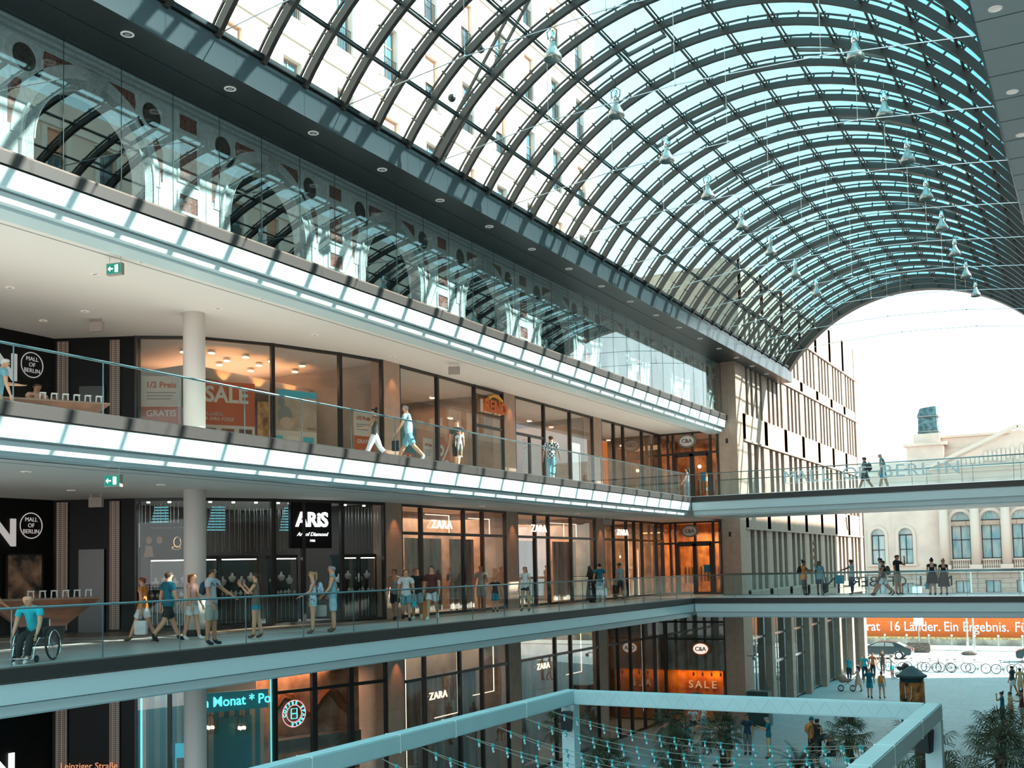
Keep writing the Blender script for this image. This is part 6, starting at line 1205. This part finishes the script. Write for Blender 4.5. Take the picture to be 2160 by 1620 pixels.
    if dress:
        col_, hem = dress; m = MB(); m.smooth = True; zb_ = (hz-.06-hem)*k; zt = (hz+.16)*k; vs = []; N = 24; lv = 7
        for a in range(lv):
            s_ = a/(lv-1); z = zt+(zb_-zt)*s_; rr = .125+(.10*s_ if hem > .2 else .05*s_)+.02*math.sin(s_*3); ux = up*((z/k-hz)*1)
            for b in range(N): q = 2*PI*b/N; w2 = 1+.06*math.sin(6*q)*s_; vs.append((ux.x*k*(1 if z > hz*k else 0)+rr*.92*k*w2*math.cos(q), rr*1.15*k*w2*math.sin(q), z))
        m.add(vs, [(a*N+b, a*N+(b+1) % N, (a+1)*N+(b+1) % N, (a+1)*N+b) for a in range(lv-1) for b in range(N)]); m.build('skirt', MATS['cloth_'+col_], root)
    # hair
    hcn = np.array(hc*k); rel = (co-hcn)/k; hu = rel@np.array(hd_up); hfw = rel@np.array(hf); ish = (rn == 'head')
    hm = HAIRS.get(hair)
    if hm and hs != 'bald':
        piece('hair', ish & ((hu > .052) & (hfw < .2) | (hfw < -.005) & (hu > -.07) | (hu > -.01) & (hfw < .03)), .013*k, hm, half=True)
        bk = (hc-hf*.075)*k; m = MB(); m.smooth = True
        if hs == 'long': m.tube([bk+hd_up*.06*k, bk-hf*.02*k-up*.08*k, bk-hf*.03*k-up*.22*k, bk-hf*.01*k-up*.34*k], [.06*k, .075*k, .07*k, .03*k], 10); m.build('long_hair', hm, root)
        elif hs == 'pony': m.tube([bk+hd_up*.05*k, bk-hf*.035*k+hd_up*.03*k, bk-hf*.04*k-up*.12*k, bk-hf*.02*k-up*.26*k], [.022*k, .035*k, .032*k, .012*k], 8); m.build('ponytail', hm, root)
        elif hs == 'bun': m.ball(tuple(bk+hd_up*.08*k), .05*k); m.build('hair_bun', hm, root)
    if hs == 'cap': m = MB(); m.smooth = True; c = hc*k+hd_up*.035*k; m.ball(tuple(c), .108*k, .092*k, .085*k, 14); q = c+hf*.13*k; m.bar(c+hf*.06*k, c+hf*.165*k-hd_up*.01*k, .13*k, .012); m.build('cap', MATS['cloth_teal' if top != 'teal' else 'cloth_black'], root)
    if hs == 'hijab': m = MB(); m.smooth = True; c = hc*k-hf*.02*k; m.ball(tuple(c), .115*k, .105*k, .135*k, 14); m.tube([c-up*.06*k, c-up*.2*k, c-up*.42*k], [.11*k, .15*k, .20*k], 14); m.build('headscarf', MATS['cloth_black'], root)
    if extra == 'beard': pass
    root['_h'] = 0; del root['_h']
    p['chest'] = (pel+up*.33)*k; p['up'] = up; p['root'] = root; return p
def wpt(P, q):   # local point of a person in world space
    r_ = P['root']; return Matrix.Rotation(r_.rotation_euler.z, 3, 'Z') @ Vector(q)+r_.location
def bag(P, hand, col_, label, w_=.32, h=.36, name='shopping_bag', flat=True):
    q = wpt(P, P['hand_'+hand]); t = thing(name, label, 'bag', (q.x, q.y, q.z-.02), P['root'].rotation_euler.z)
    m = MB(); m.hexa([(-w_/2, -.07, -h-.18), (w_/2, -.07, -h-.18), (w_/2, .07, -h-.18), (-w_/2, .07, -h-.18), (-w_/2*1.05, -.06, -.18), (w_/2*1.05, -.06, -.18), (w_/2*1.05, .06, -.18), (-w_/2*1.05, .06, -.18)]); m.build('bag_body', MATS['cloth_'+col_], t, bevel=.015)
    m = MB(); m.tube([(-w_*.25, 0, -.18), (-.03, 0, 0), (.03, 0, 0), (w_*.25, 0, -.18)], .007, 5); m.build('handle', BLACK, t)
def pack(P, col_, label, s_=1.0, shoulder=False):
    c = wpt(P, P['chest']+Vector((-.19, -.02 if not shoulder else -.14, -.05 if not shoulder else -.18))); t = thing('backpack', label, 'bag', c, P['root'].rotation_euler.z)
    m = MB(); m.smooth = True; m.ball((0, 0, 0), .11*s_, .15*s_, .22*s_, 14); m.ball((-.07*s_, 0, -.07*s_), .07*s_, .11*s_, .11*s_, 10); m.build('bag_body', MATS['cloth_'+col_], t)
    m = MB(); [m.tube([(.05, y, .16), (.20, y*1.1, .20), (.33, y*1.1, .06)], .012, 5) for y in (-.10, .10)]; m.build('strap', BLACK, t)
def face_to(ax, ay): return math.atan2(ay, ax)
NY, SY = PI/2, -PI/2          # walking away from / towards the camera end
LG = Z1
# ---------------------------------------------------------------- lower gallery
person('man in a bright cyan T-shirt leaning forward in the wheelchair', (-18.35, 14.15, LG), math.radians(-62), 1.74, 'cyan', .55, 'black', 1.9, 'white', 'brown', 'bald', 0, dict(lean=26, hl=80, hr=78, kl=62, kr=68, sl=22, sr=14, el=18, er=12, hp=-6, hy=-8), seat=.50)
P = person('woman in an orange top bending over the brown stand at the left edge', (-21.9, 15.6, LG), math.radians(120), 1.66, 'orange', .3, 'black', 1.9, 'black', 'brown', 'bun', 0, dict(lean=28, sl=45, sr=40, el=30, er=30), sex='f'); pack(P, 'black', 'small black backpack on the woman in orange at the left edge', .8)
P = person('woman in an orange top walking behind the teal T-shirt man', (-20.95, 19.25, LG), math.radians(200), 1.66, 'orange', .3, 'white', .75, 'brown', 'red', 'short', 0, dict(hl=22, hr=-16, kr=14, sl=-14, sr=16), sex='f'); bag(P, 'l', 'white', 'white shoulder bag beside the orange top', .3, .34, 'shoulder_bag')
P = person('man in a dark teal T-shirt and black shorts striding towards the round column', (-20.2, 19.35, LG), math.radians(75), 1.80, 'teal', .5, 'black', .85, 'black', 'brown', 'short', 0, dict(hl=26, hr=-24, kr=18, kl=4, sl=-12, sr=14, hy=-20))
person('woman with a reddish ponytail half hidden behind the plaid shirt man', (-20.0, 19.95, LG), math.radians(15), 1.68, 'pink', .35, 'white', .7, 'white', 'red', 'pony', 0, dict(hl=10, hr=-12, sl=10), sex='f')
P = person('man in a plaid shirt and beige shorts with one hand on the railing', (-18.0, 18.55, LG), math.radians(20), 1.80, 'plaid', .6, 'khaki', .92, 'black', 'black', 'short', 1, dict(hl=2, hr=-4, sl=30, al=38, el=25, sr=6, er=20, hy=20)); pack(P, 'navy', 'dark sling bag on the back of the plaid shirt man', .7)
P = person('woman with a long ponytail holding up a phone by the railing', (-18.65, 20.75, LG), math.radians(210), 1.64, 'olive', .02, 'blueshort', .42, 'brown', 'brown', 'pony', 0, dict(hl=3, hr=-6, kr=6, sl=35, el=105, sr=30, er=110, hp=-8), sex='f', topcut=.9)
q = wpt(P, (P['hand_l']+P['hand_r'])/2); t = thing('phone', 'phone held up by the ponytailed woman at the railing', 'phone', (q.x, q.y, q.z+.05), math.radians(210)); MB().box(-.006, .006, -.038, .038, -.075, .075).build('case', BLACK, t)
P = person('young woman in a blue patterned top and pale shorts with crossed lattice bag', (-18.35, 22.6, LG), math.radians(225), 1.66, 'floral', .02, 'ltblue', .40, 'brown', 'blond', 'pony', 0, dict(sl=24, el=40, sr=-2, hl=2), sex='f', topcut=.9); pack(P, 'floral', 'patterned small backpack between the blonde woman and the grey-haired man', .75)
P = person('grey-haired man in a grey-blue tank top standing beside the blonde woman', (-18.25, 23.3, LG), math.radians(215), 1.80, 'denim', .02, 'ltblue', .95, 'brown', 'grey', 'short', 0, dict(sl=14, el=30, sr=-18, er=60, hl=-3), topcut=.9); bag(P, 'l', 'khaki', 'grey cloth bag at the side of the grey-haired man', .3, .3, 'cloth_bag')
P = person('boy in a grey tank top, leftmost of the four boys, by the first pier', (-20.55, 29.5, LG), math.radians(-75), 1.72, 'grey', .02, 'black', .8, 'black', 'black', 'short', 1, dict(hl=18, hr=-14, kr=12, sl=14, sr=-10), topcut=.9)
P = person('boy in a white T-shirt and blue-grey shorts, second of the four boys', (-19.6, 28.75, LG), math.radians(-55), 1.72, 'white', .5, 'denim', .8, 'black', 'brown', 'short', 0, dict(hl=24, hr=-22, kr=30, sl=10, el=40, sr=-8)); bag(P, 'l', 'cyan', 'small cyan bag held by the boy in the white T-shirt', .16, .2)
P = person('boy in a black T-shirt, third of the four boys, with an orange towel', (-19.75, 29.6, LG), math.radians(-60), 1.76, 'black', .5, 'ltblue', .8, 'white', 'black', 'short', 1, dict(hl=-20, hr=22, kl=20, sl=16, sr=-8)); bag(P, 'l', 'orange', 'long orange towel hanging from the hand of the boy in black', .18, .62, 'towel')
P = person('boy in a maroon T-shirt and white shorts, rightmost of the four boys', (-19.1, 29.5, LG), math.radians(-65), 1.82, 'maroon', .5, 'white', .72, 'white', 'brown', 'short', 0, dict(hl=-22, hr=24, kl=24, sl=18, sr=-14, er=30))
person('man in a khaki shirt standing by the fashion shop door', (-21.4+.8, 35.2, LG), math.radians(-70), 1.75, 'khaki', .5, 'khaki', 1.0, 'brown', 'black', 'short', 1, dict(sl=10, el=50))
person('boy in a black T-shirt and teal shorts beside the khaki shirt man', (-19.9, 35.0, LG), math.radians(-60), 1.30, 'black', .5, 'blueshort', .95, 'black', 'blond', 'short', 0, dict(sl=10, sr=20, al=30))
P = person('young woman in a white top and black shorts with a small basket bag', (-18.95, 35.6, LG), math.radians(-80), 1.68, 'white', .4, 'black', .35, 'brown', 'red', 'long', 0, dict(hl=-8, hr=8, sr=10, sl=8), sex='f'); bag(P, 'l', 'tan', 'brown basket bag hanging from the woman in the white top', .26, .22)
P = person('woman in a long black dress and black headscarf near the far pier', (-20.15, 44.0, LG), math.radians(60), 1.62, 'black', 1.9, None, 0, 'black', None, 'hijab', 0, dict(sl=20, el=60), dress=('black', .78), sex='f'); bag(P, 'r', 'black', 'black handbag of the woman with the headscarf', .25, .2, 'handbag')
P = person('man in a teal polo shirt and pale trousers beside the woman with the headscarf', (-19.7, 44.0, LG), math.radians(130), 1.76, 'teal', .55, 'ltblue', 1.9, 'white', 'black', 'short', 0, dict(sl=10, sr=4, hl=6, hr=-6)); bag(P, 'r', 'white', 'white shopping bag carried by the man in the teal polo', .34, .36)
person('man with a dark cap and pale blue shirt at the fashion shop door', (-20.6, 48.4, LG), math.radians(160), 1.74, 'ltblue', .5, 'dkgrey', 1.9, 'black', None, 'cap', 0, dict(hl=10, hr=-10))
for i, (x, y, c_, b_, hh) in enumerate(((-22.3, 32.9, 'rust', 'dkgrey', 'brown'), (-22.4, 33.8, 'ltblue', 'navy', 'black'), (-22.3, 36.0, 'dkgrey', 'black', 'black'), (-22.6, 42.2, 'dkgrey', 'dkgrey', 'brown'), (-22.5, 43.2, 'navy', 'navy', 'black'))):
    person(['shopper in a rust top inside the first lower gallery shop bay', 'shopper in a pale blue shirt inside the first lower gallery shop bay', 'dark-dressed shopper just inside the open shop door', 'tall dark-dressed shopper inside the middle shop bay', 'shopper in navy inside the middle shop bay'][i], (x, y, LG), 1.1*i, 1.70+.03*i, c_, .9, b_, 1.9, 'black', hh, 'short', i % 2, dict(sl=20, el=40))
# ---------------------------------------------------------------- upper gallery
person('bald man in a grey-blue shirt behind the brown stand, upper gallery left edge', (-21.4, 15.5, Z2), math.radians(70), 1.78, 'denim', .6, 'khaki', 1.9, 'black', 'white', 'short', 0, dict(lean=14, sl=40, el=50))
person('bearded man reading behind the brown stand, upper gallery', (-23.5, 18.1, Z2), math.radians(-20), 1.76, 'pink', .6, 'dkgrey', 1.9, 'black', 'brown', 'short', 0, dict(lean=12, sl=45, sr=45, el=60, er=60, hp=20))
person('woman in a dark grey tank top and white trousers walking, upper gallery', (-18.6, 25.8, Z2), math.radians(215), 1.66, 'dkgrey', .02, 'white', 1.5, 'white', 'black', 'bun', 1, dict(hl=24, hr=-22, kr=18, sl=18, el=60, sr=-6, er=35), sex='f', topcut=.9)
P = person('man in a light blue shirt and denim shorts looking back, upper gallery', (-17.95, 26.6, Z2), math.radians(200), 1.82, 'ltblue', .55, 'denim', .9, 'white', 'grey', 'short', 0, dict(hl=-24, hr=26, kl=20, lean=6, sl=20, sr=-16, er=30, hy=20)); bag(P, 'l', 'black', 'small black bag in the hand of the man in the light blue shirt', .2, .3, 'handbag')
person('man in a dark grey T-shirt walking with a child in his arm, upper gallery', (-18.6, 30.4, Z2), math.radians(-85), 1.78, 'dkgrey', .55, 'black', 1.0, 'black', 'brown', 'short', 0, dict(hl=14, hr=-12, sl=20, el=85, sr=2))
person('small child in a pale shirt carried by the man in dark grey', (-18.35, 30.15, Z2+.42), math.radians(-60), .95, 'white', .6, 'khaki', 1.2, 'white', 'blond', 'short', 0, dict(hl=35, hr=30, kl=30, kr=30))
person('man in a black and white checkered shirt walking away, upper gallery', (-18.05, 36.2, Z2), math.radians(110), 1.80, 'check', .95, 'denim', 1.9, 'white', 'brown', 'short', 1, dict(hl=16, hr=-20, kr=16, sl=-16, sr=18, al=14, ar=14))
person('person in grey and teal behind the balustrade at the upper shop doors', (-18.2, 51.6, Z2), math.radians(200), 1.66, 'grey', .4, 'navy', 1.9, 'black', 'black', 'long', 0, dict(sl=20), sex='f')
P = person('man in a dark T-shirt walking on the upper bridge with a dark backpack', (-9.75, 52.3, Z2), math.radians(175), 1.74, 'dkgrey', .55, 'dkgrey', .85, 'black', 'black', 'short', 1, dict(hl=22, hr=-20, kr=14)); pack(P, 'black', 'dark backpack on the upper bridge walker')
person('bald man in a teal sleeveless shirt leading on the upper bridge', (-8.95, 52.4, Z2), math.radians(190), 1.84, 'blueshort', .1, 'blueshort', .8, 'white', None, 'bald', 0, dict(hl=14, hr=-14, lean=6, hp=14))
# ---------------------------------------------------------------- lower bridge
P = person('woman in an orange blouse with a black backpack on the lower bridge', (-12.75, 52.2, LG), 0.1, 1.70, 'orange', .6, 'dkgrey', 1.5, 'black', 'black', 'bun', 2, dict(sl=50, sr=40, el=30, er=30, hl=6), dress=('orange', .12), sex='f'); pack(P, 'black', 'black backpack of the woman in the orange blouse', .9)
P = person('woman in a teal top carrying a large dark bag on the lower bridge', (-12.1, 52.6, LG), math.radians(-60), 1.66, 'denim', .5, 'navy', 1.0, 'black', 'black', 'long', 2, dict(), dress=('denim', .10), sex='f'); bag(P, 'l', 'dkgrey', 'large dark shopping bag on the lower bridge', .55, .45)
P = person('man in a white shirt with arm stretched out on the lower bridge', (-10.6, 52.6, LG), math.radians(190), 1.70, 'ltblue', .5, 'navy', 1.9, 'black', 'black', 'short', 2, dict(sl=62, el=10, sr=4)); bag(P, 'l', 'blueshort', 'blue shopping bag of the man in the white shirt', .38, .4); 
P = person('man in a black sleeveless top and white shorts walking on the lower bridge', (-9.0, 51.6, LG), math.radians(190), 1.72, 'black', .1, 'white', .8, 'black', 'black', 'short', 1, dict(hl=28, hr=-24, kr=20, sl=20)); pack(P, 'dkgrey', 'grey backpack of the walker in white shorts')
person('man in a white T-shirt behind the walker in the black top, lower bridge', (-9.25, 52.4, LG), math.radians(190), 1.82, 'white', .5, 'navy', 1.0, 'black', 'black', 'short', 1, dict(hl=24, hr=-22, kr=20))
person('tall man in a black T-shirt and khaki shorts on the phone, lower bridge', (-8.45, 51.9, LG), math.radians(-20), 1.86, 'black', .5, 'khaki', .95, 'black', 'black', 'short', 1, dict(sl=60, el=125, sr=4, hl=4))
P = person('woman in a black off-shoulder dress at the railing of the lower bridge', (-6.85, 51.1, LG), math.radians(100), 1.66, 'black', .3, None, 0, 'black', 'black', 'bun', 0, dict(hl=6), dress=('black', .35), sex='f', topcut=.9); bag(P, 'l', 'blueshort', 'teal bag at the side of the off-shoulder dress', .25, .3, 'handbag')
person('second woman in a black dress beside the first on the lower bridge', (-6.45, 51.7, LG), math.radians(110), 1.62, 'black', .3, None, 0, 'black', 'blond', 'bun', 0, dict(hl=8, hr=-8), dress=('dkgrey', .5), sex='f', topcut=.9)
# ---------------------------------------------------------------- plaza
G = GZ
pl = [('man in a dark T-shirt with headphones standing in the plaza', (-14.1, 46.7), -80, 1.76, 'navy', .55, 'grey', 1.9, 'black', 'black', 'short', 1, {}, None, 'm'),
('bald man in a teal T-shirt and beige trousers looking at his phone', (-13.0, 46.1), 190, 1.80, 'teal', .5, 'tan', 1.9, 'brown', 'grey', 'short', 0, dict(sl=30, sr=30, el=80, er=80, hp=22), None, 'm'),
('woman with long black hair in a short black dress beside the planter', (-14.2, 44.3), 170, 1.68, 'black', .3, None, 0, 'black', 'black', 'long', 1, dict(sl=30, el=60), ('black', .25), 'f'),
('man in a white patterned T-shirt in front of the orange sale window', (-17.4, 50.6), -100, 1.76, 'white', .5, 'denim', 1.0, 'black', 'brown', 'short', 0, dict(sl=30, el=70), None, 'm'),
('man in a teal T-shirt walking hand in hand away from the camera', (-13.0, 68.4), 95, 1.82, 'teal', .5, 'blueshort', .8, 'black', 'blond', 'short', 0, dict(hl=8, hr=-10, al=20), None, 'm'),
('woman with a bun in a tan top and denim shorts, right of the hand-holding couple', (-12.3, 68.4), 85, 1.64, 'tan', .3, 'denim', .4, 'brown', 'red', 'bun', 0, dict(hl=-8, hr=10), None, 'f'),
('woman in a loose beige dress pushing the tan pram', (-14.3, 71.6), 185, 1.68, 'pink', .7, None, 0, 'brown', 'brown', 'long', 0, dict(sl=40, sr=40, el=30, er=30, hl=16, hr=-14), ('pink', .42), 'f'),
('blonde woman in a bright cyan T-shirt and jeans near the street pillar', (-16.2, 78.2), -85, 1.68, 'cyan', .5, 'navy', 1.9, 'black', 'blond', 'short', 0, dict(hl=14, hr=-12), None, 'f'),
('man in a bright cyan T-shirt with a dark sash walking towards the camera', (-15.3, 79.0), -90, 1.78, 'cyan', .6, 'navy', 1.9, 'black', 'white', 'short', 0, dict(hl=-14, hr=16), None, 'm'),
('reddish-haired person just behind the man in the cyan T-shirt', (-15.0, 80.4), -90, 1.78, 'rust', .6, 'black', 1.9, 'black', 'red', 'short', 0, {}, None, 'm'),
('woman in dark clothes walking in the sun before the parked car', (-14.9, 83.6), -90, 1.72, 'dkgrey', .3, 'dkgrey', 1.9, 'black', 'brown', 'long', 0, dict(hl=10, hr=-12), None, 'f'),
('woman with a white sun hat pushing the black pram', (-13.7, 80.4), -20, 1.70, 'white', .6, 'cyan', .8, 'white', 'white', 'long', 0, dict(sl=40, sr=40, el=20, er=20), None, 'f'),
('man in a navy shirt and white shorts standing near the bicycles, right', (-5.4, 72.3), 160, 1.82, 'navy', .5, 'white', .85, 'black', 'black', 'short', 1, dict(hl=8, hr=-12, kr=10), None, 'm'),
('person in a tan shirt beside the man in navy, cut by the right edge', (-4.95, 72.0), 120, 1.72, 'tan', .6, 'tan', 1.0, 'black', 'brown', 'short', 1, {}, None, 'm'),
('woman in a teal top with her hand at her face behind the right palms', (-4.95, 59.4), 180, 1.68, 'teal', .4, 'navy', 1.9, 'black', 'black', 'bun', 1, dict(sl=60, el=120), None, 'f'),
('man in a tan shirt beside the woman in teal behind the right palms', (-4.55, 59.2), 200, 1.72, 'tan', .5, 'olive', 1.9, 'black', 'black', 'short', 1, {}, None, 'm'),
('woman in a dark top at the right edge behind the palms', (-4.1, 59.8), 190, 1.76, 'maroon', .1, 'khaki', 1.0, 'black', 'black', 'bun', 1, dict(sl=30, el=70), None, 'f'),
('man in an orange T-shirt with a headband near the feather palm', (-11.3, 46.6), -30, 1.78, 'orange', .5, 'black', 1.9, 'black', 'black', 'cap', 1, dict(sl=30, el=60), None, 'm'),
('man in a black tank top turned away beside the orange T-shirt', (-11.0, 46.3), 60, 1.78, 'black', .05, 'black', 1.9, 'black', 'black', 'short', 1, dict(al=20), None, 'm'),
('person in a cap bending deeply forward beside the black tank top', (-10.9, 45.7), 0, 1.72, 'black', .4, 'dkgrey', 1.9, 'black', None, 'cap', 1, dict(lean=62, sl=50, sr=50, hl=-4), None, 'm'),
('woman in a red dress standing behind the right truss beam', (-5.7, 34.6), 90, 1.66, 'rust', .3, None, 0, 'brown', 'brown', 'long', 0, {}, ('rust', .35), 'f'),
('person in a tan top at the right edge below the large palms', (-2.75, 36.2), 120, 1.70, 'tan', .3, 'rust', .9, 'brown', 'black', 'short', 1, {}, None, 'f'),
('woman with black hair in a bun at the bottom of the photo', (-15.3, 40.6), 80, 1.66, 'black', .1, 'black', 1.9, 'black', 'black', 'bun', 1, {}, None, 'f')]
PP = {}
for (lb, (x, y), a, H_, tp, sl_, bt, lg, shs, hr_, hs_s, sk_, ps, dr, sx_) in pl: PP[lb] = person(lb, (x, y, G), math.radians(a), H_, tp, sl_, bt, lg, shs, hr_, hs_s, sk_, ps, dr, sx_)
pack(PP[pl[5][0]], 'orange', 'orange backpack of the woman with the bun in the plaza', 1.0); pack(PP[pl[17][0]], 'orange', 'orange backpack near the feather palm', 1.0)
for lb, x, y, a, sk_, tp, sl_, hs_, seat_ in (('seated young man in a black T-shirt and cap on the pale round bench', -10.1, 45.2, 210, 1, 'black', .5, 'cap', .45), ('shirtless person with sunglasses seated on the pale round bench', -9.45, 45.1, -70, 0, 'pink', .02, 'cap', .45), ('grey-haired person seated on the bench before the sale window', -18.4, 52.0, -80, 0, 'white', .5, 'short', .46), ('person in a flowered shirt seated among the palms', -15.9, 46.6, -80, 0, 'floral', .6, 'short', .46), ('person in a cyan shirt seated among the palms', -16.9, 46.8, -60, 0, 'denim', .5, 'short', .46), ('dark-haired person crouching at the bottom edge below the feather palm', -10.5, 42.8, -80, 1, 'dkgrey', .5, 'short', .35)):
    person(lb, (x, y, G), math.radians(a), 1.74, tp, sl_, 'black', 1.3, 'black', 'black' if sk_ else 'grey', hs_, sk_, dict(lean=18, hl=86, hr=80, kl=80, kr=86, sl=30, sr=25, el=40, er=40), seat=seat_)
t = None
for x, y in ((-15.9, 46.6), (-16.9, 46.8), (-10.5, 42.8)):
    h_ = .30 if y < 43 else .42
    t = thing('stool', 'low plain stool under the '+{46.6: 'person in the flowered shirt', 46.8: 'person in the cyan shirt', 42.8: 'crouching person at the bottom edge'}[y], 'stool', (x, y, G)); MB().cyl(0, 0, h_-.05, h_, .2, 14).build('seat', mat('stool_wood', (.3, .2, .12), .6), t); [MB().bar((.13*math.cos(q), .13*math.sin(q), h_-.05), (.17*math.cos(q), .17*math.sin(q), 0), .03, .03).build('leg', BLACK, t) for q in (0, 2.1, 4.2)]
